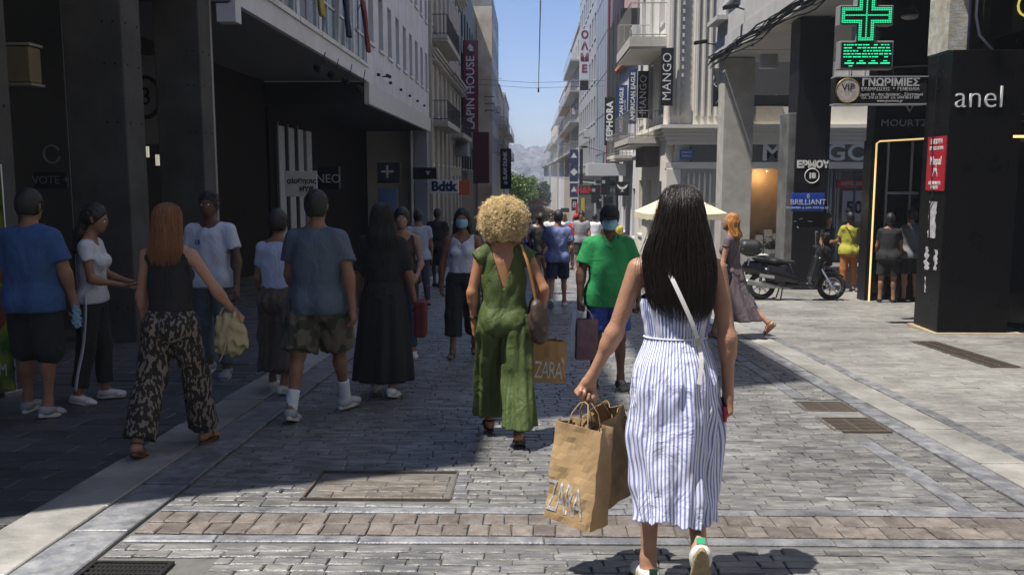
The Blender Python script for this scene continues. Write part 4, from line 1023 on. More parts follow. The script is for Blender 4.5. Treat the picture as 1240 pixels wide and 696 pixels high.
# ---- shaded side, from the left edge inwards
def shade_people():
    # man in navy tee at the left edge
    p = gnd(50, 500); f = Fig((p.x, p.y, gz(p.y)), R(-4), H=1.76, sex='m', bulk=1.2, lean=1, hipL=(6,4), hipR=(-6,5), kneeL=6, kneeR=6, armL=(8,16), elL=30, armR=(4,14), elR=8, skin=SK_T(), pitch=5, label='broad man in a blue tee and black shorts at the left edge seen from behind', curlR=(60,60))
    f.body(.012); f.shirt(mat('denim_blue_tee', (.035,.095,.25), .8, .12, 8, .2, 150), ease=.02, sleeve=.68, hem=-.1, amp=.007, seed=7, sflare=.03, lam=.1); f.pants(BLACK_C, upto=.52, ease=.028, flare=.03, name='shorts', lam=.09)
    f.shoes(mat('grey_runner', (.30,.30,.32), .7, .2), SOLE_W); f.hair_short(HAIR_DK, e=.018)
    h_ = f.root.matrix_basis @ f.J['wrR']
    mk = empty('face_mask', (h_.x+.03, h_.y-.03, h_.z-.02), 0, 'pale blue face mask dangling from the hand of the man in the blue tee', 'face mask')
    solid('mask_sheet', [Pr((0,0,-.02),(0.0,.0,-.13),.035,.05, fl=(.8,.16,1), k=.02)], .006, MASK_B, mk, folds(.003,.02,2,1)); MB().tube([(0,0,.03),(-.03,0,-.0),(-.02,0,-.04)], .002, 5).build('ear_loop', MASK_B, mk)
    # profile woman looking at her phone
    p = gnd(119, 486); f = Fig((p.x, p.y, gz(p.y)), R(-80), H=1.66, lean=2, hipL=(5,2), hipR=(-6,2), kneeL=5, kneeR=6, armL=(12,5), elL=62, armR=(10,6), elR=66, foL=-12, foR=-12, pitch=16, skin=SK_T(), palmL=(0,0,1), palmR=(0,0,1),
        label='woman in profile in a white tee and black side striped trousers looking at a phone', curlL=(30,40), curlR=(30,40))
    f.body(.011, face=True); f.shirt(mat('white_cotton_tee', (.6,.62,.68), .8, .06, 8, .2, 150), ease=.013, sleeve=.45, hem=-.02, amp=.004, seed=9, sflare=.022); f.pants(BLACK_C, upto=.93, ease=.012, flare=.02, top=.02, seed=4)
    b = MB()
    for sg in (1,):
        pts = [f.J['hipR']+Vector((.105,-.0,.06)), f.J['hipR']+Vector((.118,0,-.1)), f.J['kneeR']+Vector((.082,0,.02)), f.J['kneeR'].lerp(f.J['ankR'],.5)+Vector((.076,-.01,0)), f.J['kneeR'].lerp(f.J['ankR'],.9)+Vector((.073,-.005,0))]
        tube_strap('side_stripe', pts, .024, mat('white_stripe_tape', (.65,.67,.75), .8, .05), f.root, .3)
    f.shoes(mat('white_black_runner', (.55,.55,.55), .6, .3), SOLE_W); 
    solid('hair', [Pr((0,-.016,.13),(0,-.016,.13),.1+.012, M=f.Hd, fl=(.8,.95,1.0), k=.01), Pr((0,-.065,.1),(0,-.09,-.06),.06,.05, M=f.Hd, k=.03), Pr((0,-.09,-.05),(0,-.10,-.2),.05,.03, M=f.Hd, k=.03)], .009, HAIR_DK, f.root, both(folds(.005,.025,.5,5), lambda Fd,X,Y,Z: np.where(plane_in(f.Hd,(0,0,-1),-.04)(X,Y,Z) < 0, np.maximum(Fd, plane_in(f.Hd,(0,.9,-.5),-.015)(X,Y,Z)), Fd)))
    h_ = f.root.matrix_basis @ (f.J['handR'] @ Vector((.0,.03,-.07)))
    ph_ = MB().box(-.036,-.07,-.004,.036,.07,.004).build('phone', mat('black_glass', (.01,.01,.012), .15, .05), None, (h_.x+.02, h_.y+.03, h_.z+.02), (R(20),0,R(-80)), bevel=.003)
    tag(ph_, 'dark phone held out in front of the woman in profile', 'phone')
    # auburn woman, black vest, patterned trousers
    p = gnd(214, 544); f = Fig((p.x, p.y, gz(p.y)), R(-6), H=1.66, lean=3, hipL=(-14,3), kneeL=14, hipR=(15,3), kneeR=4, armL=(4,12), elL=10, armR=(6,32), elR=34, foR=14, skin=SK_L(), label='woman with long auburn hair, black vest and leaf patterned wide trousers, seen from behind', curlR=(60,60))
    f.body(.010); f.shirt(BLACK_C, ease=.008, sleeve=0, hem=.09, amp=.003, neck=.1, seed=11, name='vest_top', vneck=(.9,.40,-1))
    f.pants(spots_mat('leaf_print_viscose', (.016,.015,.014), (.23,.19,.15), 38, .54, kind='n', stretch=(1.3,1.3,.55)), upto=.97, ease=.02, flare=.052, kn=.088, amp=.007, top=.12, name='patterned_trousers', lam=.09)
    f.sandals(mat('brown_sandal', (.10,.045,.02), .5, .1)); long_hair(f, HAIR_RED, .42, w_top=.085, w_mid=.115, w_end=.085, seed=3, depth=.06, nstr=150)
    h_ = f.root.matrix_basis @ f.J['wrR']
    bg_ = empty('straw_bag', (h_.x-.02, h_.y-.05, h_.z), R(10), 'beige slouchy drawstring bag hanging from the arm of the auburn haired woman', 'bag')
    CM = mat('beige_canvas', (.42,.35,.20), .8, .2, 9, .4, 60)
    solid('bag_body', [Pr((0,0,-.04),(.02,0,-.17),.06,.10, fl=(1,.6,1), k=.05), Pr((-.05,0,-.08),(-.03,0,-.2),.04,.06, fl=(1,.6,1), k=.05)], .008, CM, bg_, folds(.008,.05,.7,2)); tube_strap('strap', [(-.07,0,-.06),(-.05,0,.03),(.0,0,.065),(.05,0,.03),(.07,0,-.06)], .008, CM, bg_); tube_strap('drawstring', [(-.0,-.05,-.08),(-.03,-.06,-.22),(-.07,-.05,-.31)], .006, CM, bg_, .6)
    # man in white tee facing the viewer
    p = gnd(262, 455); f = Fig((p.x, p.y, gz(p.y)), R(176), H=1.80, sex='m', bulk=1.02, lean=0, hipL=(6,3), hipR=(-5,3), kneeL=8, kneeR=8, armL=(2,12), elL=16, armR=(0,10), elR=14, skin=SK_D(), label='dark skinned man in a white tee with a small chest print facing the viewer')
    f.body(.012, face=True); f.shirt(mat('white_cotton_tee2', (.60,.65,.76), .8, .06, 8, .2, 150), ease=.017, sleeve=.62, hem=-.06, amp=.006, seed=13, sflare=.03)
    f.pants(mat('slate_jeans', (.10,.12,.15), .8, .2, 8, .2, 150), upto=.95, ease=.016, flare=.01, name='jeans'); f.shoes(mat('grey_trainer', (.22,.24,.27), .7, .2), SOLE_W); f.hair_short(HAIR_DK, e=.008)
    MB().box(.055,-.002,-.022,.10,.002,.022, f.T @ Matrix.Translation((0,.122,.38))).build('chest_print', mat('blue_ink', (.03,.08,.30), .7, .05), f.root)
    text('chest_lettering', 'L', .04, tuple(f.T @ Vector((.078,.1255,.38))), (R(90),0,R(180)), PRINT_W, f.root, .0008)
    # person in white tee and long brown culottes
    p = gnd(341, 474); f = Fig((p.x, p.y, gz(p.y)), R(-8), H=1.62, bulk=1.05, lean=3, hipL=(8,3), hipR=(-10,3), kneeL=5, kneeR=12, armL=(2,10), elL=20, armR=(2,10), elR=14, skin=SK_T(), label='person in a white tee and long brown wide trousers beside the man in camouflage shorts')
    f.body(.013); f.shirt(mat('white_cotton_tee3', (.50,.56,.72), .8, .06, 8, .2, 150), ease=.014, sleeve=.6, hem=.09, amp=.004, seed=15, sflare=.012); f.pants(mat('brown_linen', (.105,.08,.06), .8, .15, 8, .2, 150), upto=.86, ease=.03, flare=.075, kn=.11, amp=.010, top=.12, name='wide_trousers')
    f.shoes(WHITE_SH, SOLE_W); f.hair_short(HAIR_DK, e=.02)
    # man grey tee, camo shorts
    p = gnd(388, 503); f = Fig((p.x, p.y, gz(p.y)), R(-6), H=1.77, sex='m', bulk=1.12, lean=3, hipL=(-16,4), kneeL=6, hipR=(17,4), kneeR=4, armL=(10,10), elL=26, armR=(-10,14), elR=10, skin=SK_T(), yaw=4, label='man striding away in a grey tee, camouflage shorts and white socks', toeR=18)
    f.body(.0105); f.shirt(mat('grey_blue_tee', (.10,.135,.175), .8, .1, 8, .2, 150), ease=.019, sleeve=.66, hem=-.10, amp=.007, seed=17, sflare=.03, lam=.1)
    f.pants(spots_mat('camouflage_cotton', (.045,.05,.028), (.13,.115,.08), 9, .5, kind='n'), upto=.47, ease=.034, flare=.045, amp=.008, name='shorts'); f.hair_short(HAIR_DK, e=.013)
    for q in 'LR':
        M = f.J['foot'+q]; k_, a_ = f.J['knee'+q], f.J['ank'+q]; solid('sock', [Pr(k_.lerp(a_,.66), a_+Vector((0,0,-.02)), .051,.045, clipa=True, k=.01)], .009, mat('white_sock', (.74,.77,.85), .9, .05), f.root, folds(.002,.02,2,1))
    f.shoes(mat('grey_white_runner', (.42,.43,.46), .7, .35), SOLE_W)
    MB().tube([f.T @ Vector((.068*math.cos(a), .012+.062*math.sin(a), .535-.012*math.sin(a))) for a in [2*math.pi*i/20 for i in range(21)]], .0025, 5).build('neck_chain', mat('gold_chain', (.8,.6,.3),.3,.1,metal=1), f.root)
    # woman in long black dress
    p = gnd(466, 478); f = Fig((p.x, p.y, gz(p.y)), R(-4), H=1.68, bulk=1.12, lean=2, hipL=(10,2), kneeL=6, hipR=(-8,2), kneeR=10, armL=(4,12), elL=16, armR=(0,14), elR=20, skin=SK_T(), label='woman with long dark hair in an ankle length black dress seen from behind')
    f.body(.013); f.shirt(BLACK_C, ease=.016, sleeve=.9, hem=.0, amp=.005, seed=19, name='dress_top', sflare=.03)
    ph2 = [1,2,3,4]
    loft('dress_skirt', [(0,0,.12,.15,.12),(0,0,.0,.19,.16),(0,0,-.25,.215,.19),(0,0,-.52,.24,.22),(0,0,-.74,.25,.23)], 120, BLACK_C, f.root, 6, lambda u,t,a: .02*t*math.sin(9*a+2)+.012*t*math.sin(14*a+t*3), f.T)
    f.shoes(WHITE_SH, SOLE_W); long_hair(f, HAIR_DK, .5, w_top=.09, w_mid=.13, w_end=.09, seed=6, depth=.07, nstr=60)
    # dark red bag
    h_ = f.root.matrix_basis @ f.J['wrR']; cb = MB().box(-.05,-.10,-.34,.05,.10,-.02).build('cloth_bag', mat('dark_red_cloth', (.12,.012,.015), .8, .2), None, (h_.x+.06,h_.y,h_.z), bevel=.02); tag(cb, 'dark red cloth bag beside the skirt of the long black dress', 'bag')
    # woman facing us with brown vest
    p = gnd(489, 432); f = Fig((p.x, p.y, gz(p.y)), R(186), H=1.66, lean=1, hipL=(6,2), hipR=(-6,2), armL=(10,10), elL=50, foL=-10, armR=(0,10), elR=20, skin=SK_L(), label='woman in a dark brown vest facing the viewer behind the black dress')
    f.body(.013, face=True); f.shirt(mat('dark_brown_top', (.05,.025,.02), .8, .1), ease=.01, sleeve=0, hem=-.04, neck=.1, seed=21, name='vest_top'); f.pants(mat('dark_jeans', (.04,.05,.08), .8, .1, 8, .2, 150), ease=.014, upto=.95, name='jeans'); f.shoes(WHITE_SH, SOLE_W); f.hair_short(HAIR_DK, e=.02, low=.1)
    # small figures beyond
    p = gnd(508, 372); f = Fig((p.x, p.y, gz(p.y)), R(20), H=1.70, sex='m', armL=(0,8), armR=(0,8), hipL=(8,3), hipR=(-8,3), skin=SK_T(), label='distant person in a pale grey tee near the left shop fronts')
    f.body(.018); f.shirt(mat('pale_grey_tee', (.36,.42,.52), .8, .1, 8, .2, 150), ease=.02, hem=-.06); f.pants(mat('dark_jeans'), ease=.016, upto=.95, name='jeans'); f.shoes(BLACK_C, SOLE_W); f.hair_short(HAIR_DK)
    p = gnd(530, 348); f = Fig((p.x, p.y, gz(p.y)), R(-20), H=1.78, sex='m', bulk=1.1, armL=(8,10), elL=40, armR=(6,10), elR=40, hipL=(8,3), hipR=(-8,3), skin=SK_D(), label='distant man dressed all in black by the left kerb')
    f.body(.018); f.shirt(BLACK_C, ease=.025, hem=-.08); f.pants(BLACK_C, ease=.02, upto=.5, flare=.02, name='shorts'); f.shoes(BLACK_C, BLACK_C); f.hair_short(HAIR_DK)
    # masked woman in the white vest
    p = gnd(561, 431); f = Fig((p.x, p.y, gz(p.y)), R(178), H=1.66, bulk=1.08, lean=0, hipL=(-10,2), kneeL=16, hipR=(10,2), kneeR=4, armL=(2,12), elL=10, armR=(-6,13), elR=10, skin=SK_T(), label='woman in a white vest and blue mask walking towards the viewer')
    f.body(.011, face=True); f.shirt(mat('white_vest_cotton', (.66,.68,.78), .8, .06, 8, .2, 150), ease=.006, sleeve=0, hem=.09, neck=.095, seed=23, name='vest_top', vneck=(.8,.42,1)); f.pants(BLACK_C, ease=.018, upto=.80, flare=.045, top=.12, name='cropped_trousers'); f.sandals(BLACK_L); f.mask(MASK_B)
    solid('hair', [Pr((0,-.016,.13),(0,-.016,.13),.1+.014, M=f.Hd, fl=(.82,.95,1.0), k=.01), Pr((-.07,-.03,.1),(-.10,-.01,-.12),.035,.03, M=f.Hd, k=.03), Pr((.07,-.03,.1),(.10,-.01,-.12),.035,.03, M=f.Hd, k=.03), Pr((0,-.07,.1),(0,-.09,-.12),.07,.05, M=f.Hd, k=.03)], .01, HAIR_DK, f.root, both(folds(.004,.03,.5,5), lambda Fd,X,Y,Z: np.where(plane_in(f.Hd,(0,0,-1),-.04)(X,Y,Z) < 0, np.maximum(Fd, plane_in(f.Hd,(0,.9,-.5),-.012)(X,Y,Z)), Fd)))
    g_ = MB(); Mg = f.T @ Matrix.Translation((0,.108,.40)); 
    for sg in (-1,1): g_.tube([Mg @ Vector((sg*.018+.016*math.cos(a), .004, -.02+.02*math.sin(a))) for a in [2*math.pi*i/12 for i in range(13)]], .002, 5)
    g_.build('sunglasses', BLACK_L, f.root)
shade_people()

# ---- right hand side
def right_people():
    # ginger woman hurrying away in a grey dress
    p = gnd(884, 409); f = Fig((p.x, p.y, gz(p.y)), R(62), H=1.66, lean=3, hipL=(16,2), kneeL=4, hipR=(-24,2), kneeR=26, footR=-45, armL=(10,8), elL=30, armR=(0,10), elR=22, foR=-14, skin=SK_L(), yaw=8, label='woman with wavy ginger hair in a grey mauve dress striding off to the left')
    f.body(.011, face=True); GD = mat('mauve_grey_jersey', (.135,.105,.115), .8, .12, 8, .2, 100)
    f.shirt(GD, ease=.014, sleeve=.35, hem=.0, neck=.085, seed=25, name='dress_top')
    loft('dress_skirt', [(0,0,.14,.13,.11),(0,0,.03,.16,.145),(0,-.01,-.2,.185,.19),(0,-.05,-.42,.19,.25),(0,-.09,-.60,.185,.29)], 140, GD, f.root, 6, lambda u,t,a: .03*t*math.sin(7*a+2)+.014*t*math.sin(13*a+t*3), f.T)
    f.sandals(mat('brown_sandal')); long_hair(f, HAIR_GING, .36, w_top=.10, w_mid=.125, w_end=.09, seed=8, depth=.07, wave=1.6, amp=.014, nstr=220)
    RM = f.root.matrix_basis; pt = RM @ Vector((-.16,-.02,.95))
    b = empty('small_handbag', f.root.location, f.root.rotation_euler.z, 'small black handbag on a thin strap across the grey mauve dress', 'handbag')
    solid('bag_body', [Pr((-.20,.02,.92),(-.20,.10,.92),.05, fl=(.5,1,1.4), k=.02)], .012, BLACK_L, b); tube_strap('strap', [(-.2,.0,.97),(-.16,-.11,1.15),(.0,-.12,1.34),(.10,-.03,1.44)], .006, BLACK_L, b)
    # woman in the mustard tee
    p = gnd(1026, 353); f = Fig((p.x, p.y, gz(p.y)), R(8), H=1.70, bulk=1.15, lean=2, armL=(20,8), elL=60, armR=(14,8), elR=60, skin=SK_T(), label='person in a mustard tee and orange trousers at the shop window behind the scooter')
    f.body(.014); f.shirt(mat('mustard_tee', (.42,.40,.05), .8, .1, 8, .2, 150), ease=.02, sleeve=.62, hem=-.08, amp=.006); f.pants(mat('orange_trousers', (.42,.14,.03), .8, .1), upto=.9, ease=.015, name='trousers'); f.shoes(BLACK_C, SOLE_W); f.hair_short(HAIR_DK, e=.018)
    tube_strap('body_strap', [f.T @ Vector(v) for v in ((-.13,-.06,.52),(-.05,-.15,.38),(.06,-.155,.2),(.15,-.10,.02))], .014, BLACK_C, f.root)
    # dark figures by the windows
    for (px, py, H_, fc, top, bot, lb) in ((997,350,1.68,R(-150),BLACK_C,BLACK_C,'person dressed in black standing between the scooter and the dark house number pillar'),
            (1073,366,1.66,R(-20),BLACK_C,BLACK_C,'dark clothed person with bare legs at the dark jewellery window'),
            (1100,365,1.74,R(10),mat('dim_white_shirt',(.16,.16,.17),.8,.1),BLACK_C,'person in a dull white shirt next to the dark pillar with the red poster')):
        p = gnd(px, py); f = Fig((p.x, p.y, gz(p.y)), fc, H=H_, bulk=1.05, armL=(14,8), elL=50, armR=(6,8), elR=30, skin=SK_T(), label=lb)
        f.body(.016); f.shirt(top, ease=.02, hem=-.08); f.pants(bot, upto=.45, ease=.02, flare=.02, name='shorts'); f.shoes(BLACK_C, BLACK_C); f.hair_short(HAIR_DK, e=.018)
    # red cap man
    p = gnd(697, 327); f = Fig((p.x, p.y, gz(p.y)), R(0), H=1.70, sex='m', bulk=1.15, armL=(10,10), elL=30, armR=(10,10), elR=30, skin=SK_T(), label='distant man in a red tee and red cap walking away')
    RD = mat('red_tee', (.50,.015,.02), .8, .1, 8, .2, 150); f.body(.02); f.shirt(RD, h=.016, ease=.025, hem=-.08); f.pants(mat('navy_shorts'), h=.016, upto=.5, ease=.02, name='shorts'); f.shoes(BLACK_C, SOLE_W, h=.014); f.hair_short(HAIR_DK); f.cap(RD)
    p = gnd(655, 356); f = Fig((p.x, p.y, gz(p.y)), R(6), H=1.66, bulk=1.0, armL=(10,14), elL=40, armR=(4,8), hipL=(10,2), hipR=(-10,2), skin=SK_D(), label='dark haired woman in a cobalt and black top just left of the periwinkle tee')
    f.body(.016); f.shirt(BLACK_C, ease=.018, sleeve=.6, hem=-.06); f.pants(mat('khaki_shorts', (.36,.27,.16), .8, .1, 8, .2, 150), upto=.42, ease=.02, name='shorts'); f.shoes(WHITE_SH, SOLE_W); f.hair_short(HAIR_DK, e=.03, low=.12)
    hb = f.root.matrix_basis @ f.J['wrL']; cb = MB().box(-.14,-.06,-.1,.12,.06,.06).build('cobalt_bag', mat('cobalt_cloth', (.01,.06,.40), .7, .1), None, (hb.x,hb.y,hb.z+.1), bevel=.02); tag(cb, 'cobalt blue bag carried left of the periwinkle tee', 'bag')
right_people()

# ---- the crowd down the street: built once per build, copied
def crowd():
    protos = []
    for i, (sex, H_, face, bulk, hl) in enumerate((('m',1.76,0,1.1,14),('f',1.66,0,1.0,-12),('m',1.72,180,1.1,-14),('f',1.64,180,1.05,12))):
        f = Fig((0,0,0), 0, H=H_, sex=sex, bulk=bulk, hipL=(hl,3), hipR=(-hl,3), kneeL=12, kneeR=8, armL=(-hl*.7,10), armR=(hl*.7,10), elL=18, elR=18, skin=SK_T(), label='x')
        f.body(.022, feet=True, fingers=False); f.shirt(WHITE_SH, h=.02, ease=.03, hem=-.08, amp=.004, name='top'); f.pants(BLACK_C, h=.02, upto=.5 if i % 2 == 0 else .9, ease=.024, name='trousers')
        f.hair_short(HAIR_DK, e=.02, low=.04 if sex == 'm' else .12); protos.append((f.root, face))
    cols = {'white': (.68,.68,.7), 'black': (.02,.02,.022), 'grey': (.3,.3,.32), 'pink': (.6,.3,.34), 'navy': (.03,.04,.1), 'sky blue': (.25,.42,.6), 'beige': (.5,.42,.32), 'red': (.5,.03,.03), 'yellow': (.6,.5,.08), 'teal': (.05,.3,.3), 'brown': (.2,.12,.08), 'lilac': (.45,.38,.6), 'olive': (.16,.18,.06), 'orange': (.6,.24,.05)}
    names = list(cols); rr = random.Random(21)
    cm = {n: mat('cloth_'+n.replace(' ','_'), c, .8, .1) for n, c in cols.items()}
    bots = ['black','navy','grey','beige','white','brown']; hairs = [HAIR_DK, HAIR_DK, HAIR_DK, mat('hair_brown', (.08,.04,.02), .5, .2), mat('hair_fair', (.4,.26,.12), .5, .2)]
    spots = [(2.0,21,'yellow'),(.25,24,'white'),(-.75,20.5,'beige'),(.05,28,'lilac'),(-.3,25.5,'black'),(1.6,27,'grey'),(.75,30,'white'),(-.9,31,'navy'),(.35,33,'black'),(2.3,31,'white'),(1.4,35,'sky blue')]
    used = {}
    for i in range(86):
        Y = 26+i*1.75+rr.uniform(-1.2,1.2); spots.append((rr.uniform(-2.7,3.2) if Y > 45 else rr.choice((rr.uniform(-1.6,1.0), rr.uniform(-1.6,1.0), rr.uniform(1.2,3.0))), Y, rr.choice(names)))
    done = []; first = [True]*4
    for x, Y, cn in spots:
        if any(abs(x-a) < .55 and abs(Y-b) < .8 for a, b in done): continue
        done.append((x, Y)); k = rr.randrange(4); pr, fc = protos[k]; bc = rr.choice(bots)
        if first[k]: r = pr; first[k] = False
        else: r = copy_tree(pr)
        r.location = (x, Y, gz(Y)); r.rotation_euler = (0,0,R(fc+rr.uniform(-14,14))); s_ = rr.uniform(.94,1.05); r.scale = (s_,s_,s_)
        way = 'walking away' if fc == 0 else 'coming nearer'; who = 'short haired' if k % 2 == 0 else 'dark haired'
        lane = 'at left' if x < -.9 else ('at right' if x > 1.1 else 'mid street'); where = 'near' if Y < 45 else ('half way' if Y < 80 else ('far off' if Y < 125 else 'farthest off'))
        lb = f"walker in {cn} top and {bc} {'shorts' if k%2==0 else 'trousers'}, {way}, {where} {lane}"
        while lb in used: cn = rr.choice(names); bc = rr.choice(bots); lb = f"walker in {cn} top and {bc} {'shorts' if k%2==0 else 'trousers'}, {way}, {where} {lane}"
        used[lb] = 1
        r['label'] = lb; r['category'] = 'person'; r['group'] = 'people in the distant crowd'
        for ch in r.children:
            if ch.name.startswith('top'): ch.material_slots[0].link = 'OBJECT'; ch.material_slots[0].material = cm[cn]
            if ch.name.startswith('trousers'): ch.material_slots[0].link = 'OBJECT'; ch.material_slots[0].material = cm[bc]
            if ch.name.startswith('hair'): ch.material_slots[0].link = 'OBJECT'; ch.material_slots[0].material = rr.choice(hairs)
    for k in range(4):
        if first[k]:
            for ch in list(protos[k][0].children): bpy.data.objects.remove(ch)
            bpy.data.objects.remove(protos[k][0])
crowd()
# ---------------------------------------------------------------- buildings
Z = lambda dz: CAMZ + dz
CONC = mat('raw_concrete', (.085,.083,.078), .9, .2, 1.2, .5, 30, c2=(.07,.068,.064), spec=.25)  # concrete colour lowered to deepen the shade on the left
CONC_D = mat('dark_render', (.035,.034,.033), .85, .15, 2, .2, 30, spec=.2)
WHITE_W = mat('white_render', (.66,.66,.69), .7, .1, 1.5, .15, 30)
CREAM = mat('cream_stucco', (.52,.48,.40), .8, .12, 1.2, .2, 30)
PALE_Y = mat('faded_yellow_stucco', (.60,.52,.38), .85, .2, .5, .2, 20, c2=(.55,.40,.26))
GREYB = mat('blue_grey_cladding', (.33,.37,.43), .5, .06, .5)
LGREY = mat('light_grey_render', (.45,.45,.44), .8, .1, 1)
BLACKW = mat('black_panel', (.008,.008,.009), .3, .15, 3, spec=.12)
BLACKM = mat('matt_black', (.012,.012,.013), .7, .15, 3, spec=.2)
GLASS = mat('window_glass', (.05,.07,.085), .08, .2, 1, spec=.8)
GLASS_B = mat('blue_tinted_glass', (.11,.19,.24), .08, .3, .6, spec=.8)
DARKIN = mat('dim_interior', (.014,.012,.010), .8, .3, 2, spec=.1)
SHUT = mat('grey_shutter', (.28,.28,.27), .7, .15, 4)
FRW = mat('white_window_frame', (.7,.7,.7), .5, .05)
FRD = mat('dark_window_frame', (.05,.05,.05), .5, .05)
RAILM = mat('black_wrought_iron', (.015,.015,.016), .5, .1)

def window(parent, x, side, y0, y1, z0, z1, fm=FRW, gm=GLASS, mull=1, trans=0, d=.18, face='x', shutter=False):
    """window in a wall that faces the street (face x) or the viewer (face y)"""
    b = MB(); t = .06
    if face == 'x':
        xa, xb = x+side*d, x+side*(d+.06); xa, xb = min(xa,xb), max(xa,xb)
        bx = lambda a0,c0,a1,c1,e=0: b.box(xa-e,a0,c0,xb+e,a1,c1)
        w0, w1 = y0, y1
    else:
        ya, yb = x+d, x+d+.06
        bx = lambda a0,c0,a1,c1,e=0: b.box(a0,ya-e,c0,a1,yb+e,c1)
        w0, w1 = y0, y1
    bx(w0,z0,w1,z0+t); bx(w0,z1-t,w1,z1); bx(w0,z0+t,w0+t,z1-t); bx(w1-t,z0+t,w1,z1-t)
    for i in range(mull):
        m_ = w0+(w1-w0)*(i+1)/(mull+1); bx(m_-.025,z0+t,m_+.025,z1-t,-.004)
    if trans: bx(w0+t, z0+(z1-z0)*trans-.025, w1-t, z0+(z1-z0)*trans+.025, .004)
    f = b.build('window', fm, parent)
    if face == 'x': MB().box(min(x+side*(d+.03),x+side*(d+.04)), w0+t*.5, z0+t*.5, max(x+side*(d+.03),x+side*(d+.04)), w1-t*.5, z1-t*.5).build('pane', gm, f)
    else: MB().box(w0+t*.5, x+d+.03, z0+t*.5, w1-t*.5, x+d+.04, z1-t*.5).build('pane', gm, f)
    if face == 'x': MB().box(min(x-side*.06,x+side*.16), w0-.08, z0-.10, max(x-side*.06,x+side*.16), w1+.08, z0-.01).build('sill', fm if fm != FRD else LGREY, f)
    return f
def block(root, wm, X, side, Y0, Y1, z0, z1, rows, bays, ww=1.1, fm=FRW, gm=GLASS, body=9, d=.25, mull=1, trans=0, capm=None, nowin=()):
    """rows = [(sill z, head z)]; piers and spandrels stand proud of the body, windows sit between"""
    b = MB(); xi = X+side*d
    def bx(xa,ya,za,xb,yb,zb): b.box(min(xa,xb),ya,za,max(xa,xb),yb,zb)
    bx(xi+side*.12, Y0, z0, X+side*body, Y1, z1)
    bw = (Y1-Y0)/bays; cs = [Y0+bw*(i+.5) for i in range(bays)]
    edges = [Y0]+[v for c in cs for v in (c-ww/2, c+ww/2)]+[Y1]
    for i in range(0, len(edges), 2): bx(X, edges[i], z0, xi+side*.12, edges[i+1], z1)
    for c in cs:
        zz = [z0]+[v for r in rows for v in r]+[z1]
        for i in range(0, len(zz), 2): bx(X+side*.004, c-ww/2, zz[i], xi+side*.12, c+ww/2, zz[i+1])
    b.build('wall', wm, root)
    for ri, (s0, s1) in enumerate(rows):
        for ci, c in enumerate(cs):
            if (ri, ci) in nowin: continue
            window(root, X, side, c-ww/2, c+ww/2, s0, s1, fm, gm, mull, trans)
    return cs
def railing(parent, x, side, y0, y1, z, out=.7, h=1.0, n=14, m=RAILM, slab=CREAM, thick=.16, bars=True):
    """a balcony: slab with its railing"""
    xo = x-side*out
    s_ = MB().box(min(x,xo),y0,z-thick,max(x,xo),y1,z).box(min(x,xo)+.03,y0+.06,z-thick-.1,max(x,xo)-.0,y1-.06,z-thick).build('balcony', slab, parent)
    b = MB(); r = .014
    for zz in (z+h, z+.08): b.tube([(x,y0+.03,zz),(xo+side*.03,y0+.03,zz),(xo+side*.03,y1-.03,zz),(x,y1-.03,zz)], .02, 5)
    if bars:
        for i in range(n+1):
            yy = y0+.03+(y1-y0-.06)*i/n; b.tube([(xo+side*.03,yy,z),(xo+side*.03,yy,z+h)], r, 4)
        for i in range(1,5):
            xx = x-side*(out-.03)*i/5
            for yy in (y0+.03,y1-.03): b.tube([(xx,yy,z),(xx,yy,z+h)], r, 4)
    b.build('railing', m, s_)
    return s_
def cornice(root, x, side, y0, y1, z, m=CREAM, out=.35, h=.4, nm='cornice', dent=False):
    b = MB(); steps = 4
    for i in range(steps):
        o = out*(i+1)/steps; b.box(min(x-side*o, x+side*.05), y0-.0, z-h+h*i/steps, max(x-side*o, x+side*.05), y1, z-h+h*(i+1)/steps-.003)
    if dent:
        y = y0+.1
        while y < y1-.1: b.box(min(x-side*out*.9,x), y, z-h-.12, max(x-side*out*.9,x), y+.14, z-h-.002); y += .45
    return b.build(nm, m, root)

# ============ left side ============
# near arcade block: bare concrete columns, set-back storeys and an added shade screen above
LA = wempty('arcade_building', (-5,4,0), 0, 'raw concrete arcade building on the left with square columns standing in deep shade', 'building')
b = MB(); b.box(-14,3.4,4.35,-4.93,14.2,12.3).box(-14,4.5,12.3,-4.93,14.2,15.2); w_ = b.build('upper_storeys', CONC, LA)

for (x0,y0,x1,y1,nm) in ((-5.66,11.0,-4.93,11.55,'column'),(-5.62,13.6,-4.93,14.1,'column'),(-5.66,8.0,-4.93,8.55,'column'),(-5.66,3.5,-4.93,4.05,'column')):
    o = box(nm, x0,y0,-1.2,x1,y1,4.352,CONC,LA, bevel=.02)
    MB().box(x1-.16,y1+.001,-1.2,x1-.02,y1+.12,4.3).build('downpipe', mat('grey_pipe',(.25,.25,.26),.5,.05), LA) if y0 > 13 else None
    hb = MB()
    for zz in (2.2,2.9,.3,-.1,3.4):
        for xx in (x0+.5, x1-.1): hb.lathe([(.014,-.01),(.014,.006)], 8, rotm((xx,y0-.001,zz),R(90)))
        for yy in (y0+.12,y1-.12): hb.lathe([(.014,-.01),(.014,.006)], 8, rotm((x1+.001,yy,zz),0,R(90)))
    tag(hb.build('bolt_hole', BLACKM, o), kind='stuff')
# added screen on posts, out of view, to shade part of the street
b = MB().box(-5.2,5.0,16.9,-4.95,13.4,20.4)
b.build('roof_screen', LGREY, LA)
for yy in (5.2,7.8,10.5,13.1): box('post', -5.15,yy,15.2,-5.05,yy+.1,16.9, RAILM, LA)
